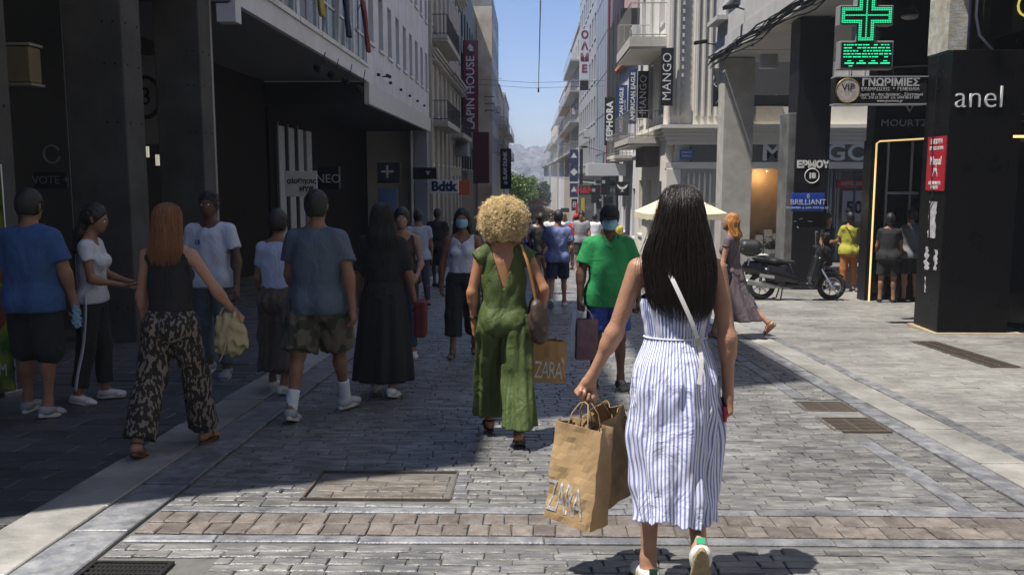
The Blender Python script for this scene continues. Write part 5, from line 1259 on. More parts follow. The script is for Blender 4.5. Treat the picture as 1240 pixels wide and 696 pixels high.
# back walls of the arcade
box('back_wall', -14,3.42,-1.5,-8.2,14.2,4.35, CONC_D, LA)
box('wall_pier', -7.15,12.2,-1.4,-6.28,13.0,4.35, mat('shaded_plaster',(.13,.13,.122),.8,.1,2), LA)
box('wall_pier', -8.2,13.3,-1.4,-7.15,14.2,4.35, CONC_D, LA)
box('door_frame', -7.62,11.9,-1.4,-7.56,11.98,2.6, mat('beige_metal',(.3,.28,.24),.5,.1), LA)
sg = wempty('plaque', (-6.5,12.15,0), 0, 'dark wall plaque with a round emblem above its lettering beside the first concrete column', 'plaque')
box('board', -6.75,12.14,1.38,-6.30,12.19,1.60, mat('slate_board',(.03,.035,.04),.4,.1), sg)
text('lettering', 'VOTE +', .15, (-6.52,12.135,1.49), FACE_CAM, mat('dull_silver',(.35,.37,.40),.4,.1), sg, .004)
MB().tube([(-6.5+.11*math.cos(a),12.17,1.84+.12*math.sin(a)) for a in [5.5*i/16+.5 for i in range(17)]], .016, 6).build('emblem', mat('dull_silver'), sg)
aw = wempty('shop_awning_box', (-6,10.4,0), 0, 'ochre beige lightbox fascia sign at the top left edge', 'sign')
box('box', -6.9,10.35,2.62,-5.72,10.6,3.02, mat('ochre_panel',(.20,.17,.095),.6,.1), aw, bevel=.01); box('trim', -6.91,10.33,3.03,-5.70,10.62,3.06, mat('beige_metal'), aw); box('trim', -6.91,10.33,2.58,-5.70,10.62,2.61, mat('beige_metal'), aw)
# round clock-like sign between the columns
cs_ = wempty('round_emblem_sign', (-6,15,0), 0, 'pale panel sign with a black ring and numeral between the two concrete columns', 'sign')
box('panel', -7.05,15.6,2.1,-6.25,15.7,3.6, mat('pale_panel',(.42,.41,.38),.6,.08), cs_, bevel=.01)
MB().tube([(-6.62+.26*math.cos(a),15.59,2.9+.34*math.sin(a)) for a in [2*math.pi*i/24 for i in range(25)]], .035, 6).build('ring', BLACKM, cs_)
text('numeral', '3', .42, (-6.62,15.59,2.9), FACE_CAM, BLACKM, cs_, .004)
# green and yellow banner stand at the left edge
p = gnd(8, 474); bs = empty('banner_stand', (p.x-.15, p.y, gz(p.y)), R(-25), 'green and yellow roll up food banner standing at the left edge of the picture', 'banner')
box('banner_sheet', -.42,-.01,.03,.36,.0,2.0, mat('printed_green', (.05,.16,.02), .5, .5, 2.2, c2=(.38,.40,.04)), bs); box('base', -.45,-.12,0,.39,.12,.06, mat('alu',(.5,.5,.5),.3,.1,metal=1), bs, bevel=.01); box('pole', .365,-.012,.05,.38,.0,2.02, mat('alu'), bs)
MB().lathe([(.15,0),(.15,.006)], 24, rotm((.16,-.011,.72),R(90))).build('dish_print', mat('dish_red',(.30,.07,.05),.5,.4,9), bs); text('banner_letters', 'M', .16, (.22,-.012,.22), FACE_CAM, PRINT_W, bs, .001)
# interior lights of the dark arcade shop
for k, (px, py) in enumerate(((180,138),(192,150),(178,184),(191,194),(184,128))):
    q = at(px, py, 16.5); o = MB().box(-.035,-.02,-.10,.035,.02,.10).build('shop_lamp', mat('warm_lit_slot',(.5,.5,.45),.5,.02,emit=(.9,.85,.65),es=.35), None, (q.x,q.y,q.z)); tag(o, ('topmost','right hand upper','left hand lower','right hand lower','second highest')[k]+' of the small lit slot lamps between the concrete columns', 'lamp', 'slot lamps between the concrete columns')

# second block: white fascia, deep soffit, strip windows above
LB = wempty('white_office_building', (-4.65,14.3,0), 0, 'white office building above a deep soffit with tall blue windows and hanging cloths', 'building')
zs = Z(2.70)
box('soffit_slab', -12,14.3,zs,-4.66,26,zs+.12, mat('soffit_grey',(.16,.162,.17),.7,.06,1), LB)
box('fascia', -4.70,14.32,zs-.02,-4.60,26,zs+.46, WHITE_W, LB)
b = MB().box(-12,14.3,zs+.121,-4.75,26,12.6)
b.build('upper_wall', CONC_D, LB)
zf = zs+.46
for k in range(6):
    y0 = 14.5+k*1.93; window(LB, -4.62, -1, y0, y0+1.72, zf, zf+2.5, FRW, GLASS_B, 1, .3, d=.02)
    box('pier', -4.74,y0+1.72,zf,-4.60,y0+1.93,12.6, WHITE_W, LB)
for r_ in range(2):
    z0 = zf+2.9+r_*3.1
    box('spandrel', -4.74,14.32,z0-.4,-4.58,26,z0, WHITE_W, LB)
    for k in range(6): window(LB, -4.62, -1, 14.5+k*1.93, 14.5+k*1.93+1.72, z0, z0+2.3, FRW, GLASS_B, 1, d=.02)
box('parapet', -4.8,14.32,12.6,-4.55,26,13.0, WHITE_W, LB)
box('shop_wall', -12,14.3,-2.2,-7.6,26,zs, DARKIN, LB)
for k in range(0): box('shop_door_panel', -7.6,21.6+k*.85,-1.2,-7.54,22.05+k*.85,zs-.5, mat('brown_door',(.10,.07,.04),.5,.2), LB)
box('hanging_panel', -4.9,14.32,zs-.30,-4.6,14.6,zs-.02, WHITE_W, LB)
for k in range(4):
    q = at(386+k*16.5, 80+k*8.4, 20+k*1.1); s_ = empty('spotlight', (q.x,q.y,q.z), R(20), f"black spotlight under the white fascia, {('nearest','second nearest','second farthest','farthest')[k]} of the row of four", 'spotlight', 'spotlights under the soffit')
    MB().lathe([(.03,-.12),(.07,-.10),(.09,.02),(.085,.06)], 12, rotm((0,0,-.06),R(120),0,R(70))).build('lamp_head', BLACKM, s_, smooth=True)
    MB().tube([(0,0,.0),(.08,0,.05),(.15,0,zs-q.z)], .012, 5).build('arm', BLACKM, s_)
q = atx(463,93,-4.6); s_ = empty('security_camera', (q.x,q.y,q.z), 0, 'black bullet camera bracketed off the white fascia', 'camera')
MB().tube([(0,0,0),(.28,0,0)], .02, 6).tube([(.2,-.3,.0),(.2,.25,.02)], .055, 8).build('housing', BLACKM, s_)
# cloths hanging in the windows and flags
for k, (yy, c_, lb) in enumerate(((16.6,(.42,.40,.33),'pale cloth hanging in the nearest upper window'),(19.2,(.5,.38,.10),'yellow and black cloth hanging in an upper window'),(22.0,(.03,.045,.10),'navy flag drooping from the white facade'),(24.6,(.22,.03,.03),'dark red flag drooping from the white facade'))):
    b = MB(); n = 8; vs = []
    for i in range(9):
        for j in range(n+1):
            vs.append((-4.48+.05*math.sin(j*1.9+i*.4)+.02*i, yy+(j/n-.5)*(.5-.03*i)+.05*math.sin(i*.7), zf+1.5-.17*i))
    fs = [(i*(n+1)+j,i*(n+1)+j+1,(i+1)*(n+1)+j+1,(i+1)*(n+1)+j) for i in range(8) for j in range(n)]
    f_ = empty('flag', (0,0,0), 0, lb, 'flag'); o = b.add(vs, fs).build('cloth', mat('flag_cloth%s'%('_abcd'[k+1]) , c_, .8, .3, 6), f_, smooth=True); o.modifiers.new('s','SOLIDIFY').thickness = .01
    MB().tube([(-4.62,yy,zf+1.2),(-4.42,yy,zf+1.6)], .014, 5).build('pole', RAILM, f_)

# third block: white, low canopy, small windows
LC = wempty('white_punched_window_building', (-4.65,26,0), 0, 'white building with rows of narrow windows above a plain white canopy band', 'building')
zc = Z(2.05)
box('canopy_band', -4.72,26,zc,-4.58,42.2,Z(2.66), mat('canopy_white',(.58,.575,.56),.7,.06,1), LC)
box('bulkhead', -12,26.01,zc-.02,-4.72,26.3,Z(3.0), CONC_D, LC); box('soffit_slab', -12,26.3,zc+.02,-4.73,42.2,zc+.12, CONC_D, LC)
rows = [(Z(3.9)+i*3.0, Z(5.5)+i*3.0) for i in range(3)]
block(LC, WHITE_W, -4.65, -1, 26, 42.2, Z(2.66)+.003, 13.4, rows, 9, .85, FRW, GLASS, mull=1)
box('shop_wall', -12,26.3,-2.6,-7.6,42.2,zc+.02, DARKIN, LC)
box('end_pier', -5.25,41.3,-2.4,-4.66,42.1,zc+.02, mat('bluegrey_stone',(.26,.29,.34),.5,.06,1), LC)
box('bright_edge', -5.40,41.2,-2.4,-5.30,41.3,zc, mat('bright_metal',(.8,.8,.8),.3,.05), LC)
for k in range(4): box('door_panel', -7.6,27.0+k*1.15,-1.9,-7.52,27.7+k*1.15,Z(1.5), mat('brown_door'), LC)
for k in range(3): box('door_post', -7.55,26.85+k*1.15,-1.9,-7.49,26.95+k*1.15,Z(1.6), mat('alu_dull',(.14,.135,.13),.4,.05), LC)
for k in range(6): box('fitting', -4.60,27.5+k*2.4,Z(3.0),-4.52,27.65+k*2.4,Z(3.08), BLACKM, LC)

# white lightbox and little hanging signs
def sign_box(name, px0, py0, px1, py1, Y, m, label, words_=(), d=.2, rz=0, tm=BLACKM, cat_='sign', bev=.01, sizes=None, parts=None):
    a = at(px0, py1, Y); c = at(px1, py0, Y); xm, zm = (a.x+c.x)/2, (a.z+c.z)/2; w2, h2 = (c.x-a.x)/2, (c.z-a.z)/2
    g = empty(name, (xm, Y, zm), rz, label, cat_); box('panel', -w2,0,-h2,w2,d,h2, m, g, bevel=bev)
    for i, (t_, sz, ox, oz, *rest) in enumerate(words_):
        kw = rest[0] if rest else {}
        text('lettering', t_, sz*h2*2, (ox*w2, -.006, oz*h2), kw.get('rot', FACE_CAM), kw.get('m', tm), g, .004, kw.get('bold',0), kw.get('sx',1), kw.get('space',1))
    return g, w2, h2
sign_box('lightbox_sign', 346,207,383,238, 21, mat('offwhite_box',(.50,.49,.46),.6,.04), 'off white lightbox sign with two lines of dark Greek capitals under the arcade', [('αίσθησις',.27,.05,.2,{'bold':.005}),('ΝΥΦ.',.25,.4,-.42,{'bold':.008})], d=.35, rz=R(12))
sign_box('neon_letter_sign', 385,202,410,229, 23, BLACKW, 'black square sign reading NEO in thin pale outline letters', [('NEO',.55,0,-.1)], tm=mat('grey_letters',(.42,.42,.44),.4,.05))
sign_box('pharmacy_cross_sign', 457,197,484,222, 30, BLACKM, 'black hanging sign with a pale plus sign above the blue poster', [('+',1.3,-.1,-.0)], tm=mat('grey_letters'))
q_,_,_ = sign_box('blue_poster', 458,228,481,262, 31, mat('blue_poster_print',(.10,.17,.33),.5,.3,2), 'blue shop window poster below the black plus sign', d=.05)
sign_box('small_black_sign', 500,203,528,217, 40, BLACKM, 'small black projecting sign with a faint mark beside the blue grey pier', [('▼',.5,.3,0)], tm=mat('grey_letters'))
sign_box('optician_sign', 521,218,555,234, 41.2, mat('white_acrylic',(.72,.74,.78),.4,.04), 'white projecting sign with bold navy letters Bdtk on the left', [('Bdtk',1.0,-.05,0,{'bold':.03})], tm=mat('navy_ink',(.012,.015,.07),.5,.05), d=.25)
sign_box('orange_sign', 555,219,569,236, 46, mat('orange_acrylic',(.55,.11,.02),.5,.05), 'plain orange projecting sign behind the white sign with navy letters', d=.25)
# the vertical red sign
RED_D = mat('oxblood_panel', (.17,.012,.02), .5, .08)
g, w2, h2 = sign_box('vertical_shop_sign', 561,49,579,160, 63, RED_D, 'tall oxblood red vertical sign reading LAPIN HOUSE in white', [('LAPIN HOUSE',.13,.0,-.14,{'rot':UPRIGHT_CAM,'bold':.012,'m':PRINT_W}),('♞',.10,0,.83,{'m':PRINT_W})], d=.3)
sign_box('hanging_banner_box', 573,160,592,222, 68, mat('deep_oxblood',(.075,.012,.014),.6,.08), 'dark red projecting display box below the tall red vertical sign', [('LAPIN',.10,-.4,.1,{'rot':UPRIGHT_CAM})], d=1.2, tm=RED_D)
sign_box('black_vertical_sign', 606,180,619,229, 95, BLACKM, 'black vertical sign with pale stacked lettering far down the left side', [('SLAM DUNK',.125,-.1,.15,{'rot':UPRIGHT_CAM,'bold':.02,'m':PRINT_W}),('●',.12,0,-.7,{'m':mat('grey_letters')})], d=.3)

# neoclassical pair
LD = wempty('neoclassical_building', (-4.65,42.3,0), 0, 'cream neoclassical building with pilasters and black iron balconies beyond the white canopy', 'building')
rws = [(-1.2, Z(.0)), (Z(.6),Z(2.0)), (Z(3.0),Z(5.2)), (Z(7.2),Z(9.2)), (Z(10.6),Z(12.2))]
block(LD, CREAM, -4.65, -1, 42.3, 52, -2.9, 14.6, rws, 4, 1.05, FRW, GLASS, mull=1, trans=.7)
railing(LD, -4.65, -1, 43.2, 51, Z(2.62), .8, .95, 26); railing(LD, -4.65, -1, 43.2, 51, Z(6.6), .8, .95, 26)
for k in range(5): box('pilaster', -4.65,42.32+k*2.38,-2.8,-4.52,42.62+k*2.38,Z(12.6), CREAM, LD)
cornice(LD, -4.65, -1, 42.3, 52, Z(5.9), CREAM, .4, .45, dent=True); cornice(LD, -4.65,-1,42.3,52, 14.6, CREAM, .6, .6, dent=True)
LD2 = wempty('neoclassical_building', (-4.65,52,0), 0, 'narrower cream house with arched balcony front just before the red vertical sign', 'building')
block(LD2, mat('warm_cream_stucco',(.48,.44,.36),.8,.12,1.2,.2,30), -4.65, -1, 52.01, 62, -3.3, 13.0, rws, 4, 1.1, FRW, GLASS, mull=1)
railing(LD2, -4.65, -1, 53, 61, Z(2.5), .8, .95, 22); cornice(LD2, -4.65,-1,52.01,62, Z(5.9), CREAM, .5, .5, dent=True); cornice(LD2,-4.65,-1,52.01,62, 13.0, CREAM, .5,.5)
MB().prism([(x, math.sqrt(max(0,1-(x/1.6)**2))*.9) for x in [-1.6+.2*i for i in range(17)]], .9, 'x', Matrix.Translation((-4.75,58,Z(1.25))) ).build('striped_awning', mat('striped_canvas',(.32,.33,.31),.8,.3,7), LD2)
LE = wempty('dark_clad_building', (-4.65,62,0), 0, 'dark green black clad building behind the red vertical sign', 'building')
block(LE, mat('dark_green_cladding',(.02,.028,.024),.5,.2,2), -4.65, -1, 62.01, 81.9, -4, 15.5, [(Z(.5),Z(2.2)),(Z(3.5),Z(5.5)),(Z(6.5),Z(8.5)),(Z(9.5),Z(11.5))], 7, 1.6, FRD, GLASS)
LF = wempty('weathered_apartment_block', (-3.3,82,0), 0, 'tall weathered yellow end wall with grey street front on the left', 'building')
rws2 = [(Z(-1.0)+i*3.0, Z(.8)+i*3.0) for i in range(1,6)]
block(LF, GREYB, -3.3, -1, 82, 99, -5, Z(16.2), rws2, 6, 1.5, FRW, GLASS)
box('end_wall', -5.2,81.82,-5,-3.32,81.99,Z(15.7), PALE_Y, LF); box('roof_edge', -5.3,81.7,Z(15.7),-3.2,82.1,Z(15.95), FRD, LF)
for zz in (Z(5.8),Z(6.4),Z(7.0)): MB().tube([(-3.9,81.8,zz),(-3.9,81.0,zz),(-3.1,81.0,zz),(-3.1,81.8,zz)], .04, 5).build('railing', RAILM, LF)
def mid_block(X, side, Y0, Y1, zt, wm, label, nb, nf, gm=GLASS, balc=True, fh=3.0, name='apartment_building', off=0.0):
    r = wempty(name, (X,Y0,gz(Y0)), 0, label, 'building'); zb = gz(Y1)-.5; rr_ = []
    z = Z(-.2)+off
    while z+2.0 < zt: rr_.append((z, z+1.8)); z += fh
    block(r, wm, X, side, Y0, Y1, zb, zt, rr_, nb, min(1.6,(Y1-Y0)/nb*.55), FRW, gm)
    if balc:
        for s0, s1 in rr_[1:]: railing(r, X, side, Y0+.4, Y1-.4, s0-.35, .9, .95, 12, slab=wm, m=balc if balc is not True else RAILM)
    box('roof_parapet', X-side*.12, Y0+.01, zt, X+side*.4, Y1-.01, zt+.35, wm, r)
    box('stair_head', X+side*1.0, (Y0+Y1)/2, zt, X+side*3.4, (Y0+Y1)/2+2.4, zt+2.1, wm, r)
    MB().tube([(X+side*.8,Y0+1,zt),(X+side*.8,Y0+1,zt+2.6)], .05, 4).tube([(X+side*.8-.6,Y0+1,zt+2.2),(X+side*.8+.6,Y0+1,zt+2.2)], .03, 4).build('antenna', RAILM, r)
    return r
mid_block(-3.3,-1,99.1,118,Z(9.6),CREAM,'cream apartment building past the black vertical sign on the left',5,3)
mid_block(-3.2,-1,118.1,145,Z(10.4),LGREY,'light grey apartment building beside the square with trees on the left',7,3)
mid_block(-7.5,-1,205.1,262,Z(7.6),LGREY,'grey building closing the left row behind the far trees',10,2)

# ============ right side ============
RM_ = wempty('stucco_corner_building', (5.04,33,0), 0, 'cream stucco corner building with fluted pilasters, cornice and balconies over the clothing shop', 'building')
ST = mat('grey_cream_stucco', (.74,.70,.61), .8, .1, 1.2, .25, 30)
b = MB(); b.box(5.34,34.4,-3,16,41.9,Z(.26)).box(5.34,33.07,Z(.262),16,41.9,26).box(13.2,33.3,-3,16,34.4,Z(.26)).box(5.34,33.3,-3,7.98,34.4,Z(.26)).box(9.42,33.3,-3,10.9,34.4,Z(.26))
b.build('wall_core', ST, RM_)
zt0, zt1 = Z(1.31), Z(1.83)
# viewer-facing front, Y=33
box('entablature', 5.0,32.9,Z(1.13),14,33.3,zt0, ST, RM_)
for i in range(4): box('cornice', 5.0-.07*(i+1),32.9-.09*(i+1),zt0+.13*i,14,33.3,zt0+.13*(i+1)-.004, ST, RM_)
box('sign_band', 5.9,32.98,Z(.5),14,33.3,Z(1.128), mat('grey_brown_band',(.11,.105,.095),.6,.1), RM_)
box('transom', 5.0,32.94,Z(.26),14,33.3,Z(.497), ST, RM_)
box('corner_pilaster', 5.02,32.92,-2.2,5.55,33.3,Z(.258), ST, RM_, bevel=.02)
box('recess_panel', 5.55,33.1,-2.2,7.2,33.3,Z(.258), mat('grey_panel',(.42,.42,.40),.7,.08), RM_)
for k in range(5): MB().lathe([(.045,-2.0),(.045,.9),(.03,1.1),(.0001,1.15)], 8, Matrix.Translation((5.85+k*.2,33.06,.55))).build('reed', ST, RM_, smooth=True)
for k in range(2): MB().lathe([(.045,-2.0),(.045,.9),(.03,1.1),(.0001,1.15)], 8, Matrix.Translation((6.95+k*.17,33.06,.55))).build('reed', ST, RM_, smooth=True)
# window with pedestals
box('shop_jamb', 7.2,32.96,-2.2,7.98,33.3,Z(.258), ST, RM_)
box('shop_interior', 7.98,33.9,-2.2,9.4,34.0,Z(.25), mat('brown_wall',(.34,.21,.10),.7,.2,2), RM_)
b = MB(); b.box(7.98,33.3,-2.2,8.0,33.9,Z(.25)); 
b.build('reveal', ST, RM_); box('shop_pier', 9.4,32.96,-2.2,10.9,33.3,Z(.258), ST, RM_)
for k, (xx, hh) in enumerate(((8.12,.95),(8.62,1.05),(8.95,1.25),(9.25,1.1))): box('plinth', xx-.14,33.45,-1.7,xx+.14,33.75,-1.7+hh, mat('white_plinth',(.6,.57,.5),.6,.05), RM_)
for xx in (8.35,8.85): MB().lathe([(.05,0),(.05,.04)], 10, Matrix.Translation((xx,33.5,Z(.15)))).build('spotlight', mat('lamp_white',(.8,.8,.75),.5,.02), RM_)
box('shop_floor', 7.98,33.3,-2.2,9.4,33.9,-1.72, mat('pale_floor',(.4,.38,.35),.5,.1), RM_)
# second display window right of the pillar
box('display_wall', 10.9,34.2,-2.2,13.2,34.3,Z(.25), mat('grey_display',(.30,.30,.28),.7,.15,2), RM_)
for k in range(6): box('curtain_fold', 10.95+k*.14,34.0+.05*(k%2),-2.0,11.03+k*.14,34.1+.05*(k%2),Z(.2), mat('pale_curtain',(.55,.54,.5),.8,.05), RM_)
box('sale_banner', 11.55,33.9,Z(-.45),12.75,33.95,Z(-.15), mat('red_banner',(.5,.03,.04),.6,.1), RM_)
box('sale_poster', 11.8,33.92,Z(-1.7),12.7,33.96,Z(-.55), mat('grey_poster',(.42,.42,.44),.6,.1), RM_)
text('poster_figures', '50', .62, (12.25,33.9,Z(-1.2)), FACE_CAM, BLACKM, RM_, .003, .02); text('poster_words', 'ΕΚΠΤΩΣΕΙΣ', .16, (12.15,33.88,Z(-.3)), FACE_CAM, PRINT_W, RM_, .003)
for xx in (11.25,12.0,12.9): box('mullion', xx-.03,33.2,-2.2,xx+.03,33.3,Z(.25), FRD, RM_)
text('shop_letters', 'MANGO', .82, (10.42,32.96,Z(.815)), FACE_CAM, mat('silver_letters',(.66,.66,.65),.35,.05), RM_, .03, .018, 1.22, 1.06)
bsn = sign_box('street_name_plate', 823,181,840,193, 32.9, mat('enamel_blue',(.02,.10,.30),.4,.05), 'small blue enamel street name plate on the stucco corner', [('ΕΡΜΟΥ',.30,0,.35),('ERMOU',.28,0,-.35)], tm=PRINT_W, d=.03)
# upper storeys: pilasters on the viewer-facing wall
for (xa, xb) in ((5.02,5.5),(5.95,6.9),(7.6,8.1)):
    box('pilaster', xa,32.95,zt1,xb,33.3,20, ST, RM_, bevel=.02)
    n = 4 if xb-xa > .6 else 2
    for k in range(n):
        xx = xa+(xb-xa)*(k+.5)/n; box('flute_rib', xx-.045,32.90,zt1+.3,xx+.045,32.95,19.6, ST, RM_, bevel=.012)
for k in range(2): window(RM_, 33.25, 1, 8.5+k*2.4, 9.7+k*2.4, Z(2.6), Z(4.6), FRW, SHUT, 1, d=-.2, face='y')
b = MB(); n = 40
for k in range(26): b.box(5.50,32.93,zt1+.3+k*.28,5.58,32.97,zt1+.44+k*.28)
b.build('quoin', ST, RM_)
# street-facing side of the corner building
rwm = [(Z(-2.6),Z(-.2)),(Z(2.3),Z(4.5)),(Z(5.7),Z(7.9)),(Z(9),Z(11)),(Z(12.4),Z(14.4))]
block(RM_, ST, 5.04, 1, 33.31, 41.9, -2.5, 20, rwm, 3, 1.2, FRW, GLASS, body=1.0, trans=.7)
cornice(RM_, 5.04, 1, 33.3, 41.9, Z(1.83), ST, .35, .5); 
railing(RM_, 5.04, 1, 33.6, 38.5, Z(5.05), 1.35, 1.2, 12, m=mat('pale_iron',(.35,.34,.30),.6,.1), slab=mat('pale_slab',(.55,.52,.46),.7,.1), thick=.35)
railing(RM_, 5.04, 1, 34.5, 40, Z(1.45), 1.25, 1.0, 16, m=mat('grey_iron',(.22,.21,.20),.6,.1), slab=mat('pale_slab'), thick=.22)
for k in range(0): MB().tube([(4.35+k*.13,43.2,Z(5.85)),(4.35+k*.13,44.4,Z(6.35))], .075, 6).build('roof_tile', mat('terracotta',(.42,.13,.06),.7,.2), RM_)
# lantern bracket and shutter box under balcony
box('rolled_shutter', 4.45,35.0,Z(.35),5.0,37.6,Z(1.1), mat('brown_slats',(.05,.035,.03),.6,.3,6), RM_)

def vert_sign(name, px0, py0, px1, py1, Y, m, label, word, sz, bold=.0, oz=0, tm=PRINT_W, small=None):
    ws = [(word, sz, 0, oz, {'rot': UPRIGHT_CAM, 'bold': bold, 'space': 1.05})]
    if small: ws.append((small, sz*.35, .62, oz+.2, {'rot': UPRIGHT_CAM}))
    return sign_box(name, px0, py0, px1, py1, Y, m, label, ws, d=.18, tm=tm)
vert_sign('vertical_shop_sign', 800,58,816,128, 32.6, BLACKM, 'large black vertical sign with thin white letters on the stucco corner', 'MANGO', .215)
vert_sign('vertical_shop_sign', 772,86,786,143, 37.5, BLACKM, 'smaller black vertical sign with white letters next to the navy signs', 'MANGO', .215)
NAVY = mat('navy_panel', (.012,.03,.12), .5, .06)
vert_sign('vertical_shop_sign', 761,84,772,150, 41, NAVY, 'taller navy vertical sign with white serif letters', 'AMERICAN EAGLE', .105, .008, small='OUTFITTERS')
vert_sign('vertical_shop_sign', 745,103,760,164, 46, NAVY, 'shorter navy vertical sign with white serif letters', 'AMERICAN EAGLE', .105, .008, small='OUTFITTERS')
vert_sign('vertical_shop_sign', 732,118,745,176, 50, BLACKM, 'black vertical cosmetics shop sign in white capitals', 'SEPHORA', .185, .02)

RL_ = wempty('low_white_building', (5.04,42,0), 0, 'low white building with a terracotta tiled eave beside the stucco corner building', 'building')
block(RL_, mat('bright_white_render',(.72,.72,.74),.7,.08,1.5), 5.04, 1, 42.01, 50.4, -3.2, Z(5.75), [(Z(-2.9),Z(-.6)),(Z(1.0),Z(2.8))], 4, 1.1, FRW, GLASS, body=8)
for k in range(14): MB().tube([(4.75,42.2+k*.6,Z(5.62)),(6.6,42.2+k*.6,Z(6.5))], .16, 6).build('roof_tile', mat('terracotta',(.42,.13,.06),.7,.2), RL_)
MB().prism([(4.78,Z(5.6)),(6.6,Z(5.6)),(6.6,Z(6.36))], 8.35, 'y', Matrix.Translation((0,42.03,0))).build('roof', mat('terracotta'), RL_)
railing(RL_, 5.04, 1, 43.5, 48, Z(1.0), .9, 1.0, 10, m=mat('grey_iron',(.22,.21,.20),.6,.1), slab=mat('pale_slab'))
RB_ = wempty('netted_building', (5.04,50.5,0), 0, 'building wrapped in black netting with a pink set back upper wall', 'building')
MB().box(5.10,50.5,-3.5,14,58.4,Z(9.0)).build('wall', BLACKM, RB_)
bn = MB(); 
for i in range(6):
    bn.box(5.02-.03*(i%2),50.55+i*1.26,Z(-.2),5.1,50.55+i*1.26+1.2,Z(9.1)-.06*(i%3))
for i in range(7): bn.box(5.1+i*1.2,50.40+.03*(i%2),Z(5.0),5.1+i*1.2+1.14,50.5,Z(9.1)-.05*(i%3))
bn.build('netting', mat('black_netting',(.012,.012,.013),.9,.3,3), RB_)
box('upper_wall', 6.0,50.9,Z(9.0),14,58.2,Z(14), mat('pink_stucco',(.55,.36,.32),.8,.1,.6), RB_)
box('red_edge_strip', 4.98,57.6,Z(.5),5.1,58.35,Z(14.5), mat('oxblood_panel'), RB_)
RC_ = wempty('slab_clad_building', (5.04,58.5,0), 0, 'tall plain blue grey clad building right of the street', 'building')
MB().box(5.04,58.5,-4,14,68,26).build('wall', GREYB, RC_)
for i in range(7): box('panel_seam', 5.02,58.5,Z(1.5)+i*2.6,5.036,68,Z(1.53)+i*2.6, mat('seam_grey',(.2,.22,.25),.6,.05), RC_)
for i in range(4): box('panel_seam', 5.02,60.2+i*2,Z(1.2),5.036,60.24+i*2,21.8, mat('seam_grey'), RC_)
RD_ = wempty('grey_panel_building', (5.0,68,0), 0, 'tall grey building with louvred strips carrying the white letter panel', 'building')
block(RD_, mat('pale_grey_panel',(.42,.43,.46),.6,.06,.6), 5.0, 1, 68.01, 90, -5, 24, [(Z(1)+i*3.1, Z(2.9)+i*3.1) for i in range(7)], 8, 1.5, FRW, GLASS)
sb, w2, h2 = sign_box('letter_column_sign', 702,36,714,97, 66, mat('white_panel',(.66,.66,.68),.5,.04), 'white vertical sign with stacked dark red letters high on the right', [(ch,.20,0,.78-.45*i,{'bold':.03}) for i, ch in enumerate('ΟΛΜΕ')], tm=mat('crimson_letters',(.22,.015,.04),.5,.05), d=.25)
box('lower_panel', -w2*.9,.02,-h2-.72,w2*.9,.2,-h2-.05, BLACKM, sb)
mid_block(5.0,1,90.1,109,Z(14.6),LGREY,'pale building with deep stacked balconies on the right of the sky gap',4,4, balc=LGREY)
mid_block(5.0,1,109.1,126,Z(11.6),mat('orange_stained_stucco',(.46,.36,.29),.8,.2,.5),'apartment building with an orange tinted front on the right',4,3)
mid_block(5.0,1,126.1,150,Z(12.0),WHITE_W,'white apartment building with rounded balconies far on the right',6,4, balc=WHITE_W)
mid_block(4.8,1,150.1,194,Z(9.6),CREAM,'cream apartment building second from the end of the right row',8,3)
mid_block(4.4,1,194.1,262,Z(6.4),LGREY,'small grey building at the end of the right row',9,2)

# ============ the street behind the viewer ============
def rear_block(X, side, Y0, Y1, zt, label):
    r = wempty('street_block', (X,Y0,gz(Y0)), 0, label, 'building')
    block(r, LGREY, X, side, Y0, Y1, -1.5, zt, [(.8,3.0)]+[(4.2+3.2*i, 6.1+3.2*i) for i in range(int((zt-7)/3.2))], 6, 2.2, FRD, GLASS)
sb_ = wempty('street_block', (-34,-2,0), 0, 'grey block across the side street to the left', 'building'); MB().box(-44,-12,-2,-34,16,24).build('wall', LGREY, sb_)
rear_block(-6.2,-1,-45,-7,24.0,'grey block on the left of the street behind the viewer')
rear_block(6.6,1,-45,9.5,24.0,'grey block on the right of the street behind the viewer')
rb_ = wempty('street_block', (0,-74,gz(-74)), 0, 'pale block closing the street behind the viewer', 'building'); MB().box(-40,-56,-2,40,-46,28).build('wall', LGREY, rb_)

ld = bpy.data.lights.new('display_lamp', 'POINT'); ld.energy = 16; ld.color = (1,.72,.42); ld.shadow_soft_size = .05; lo = bpy.data.objects.new('display_lamp', ld); col.objects.link(lo); lo.location = (8.6,33.5,Z(.0))
# ============ near right block: arcade on pillars ============
NR = wempty('arcade_block', (5.6,9,0), 0, 'white arcaded block on the right carried on dark and pale square pillars', 'building')
zn = Z(3.38)
NW = mat('dirty_white_wall', (.52,.51,.49), .75, .12, 1.5, .2, 20)
box('soffit', 5.66,12.2,zn,16,27.5,zn+.15, mat('offwhite_soffit',(.42,.41,.39),.7,.08,1), NR)
box('fascia', 5.56,12.2,zn-.02,5.66,27.5,zn+.55, NW, NR)
MB().box(5.62,9.6,zn+.55,16,27.5,26).build('upper_wall', NW, NR)
for k in range(4):
    window(NR, 5.58, 1, 15.0+k*3.2, 16.6+k*3.2, zn+1.5, zn+3.4, FRW, GLASS, 1, d=-.03)
box('sill_box', 5.3,26.0,zn+1.0,5.6,27.4,zn+1.12, NW, NR)
for i in range(1,4): box('soffit_joint', 5.7,12.2+i*4.2,zn-.006,14,12.23+i*4.2,zn-.001, mat('joint_dark',(.15,.15,.15),.8,.05), NR)
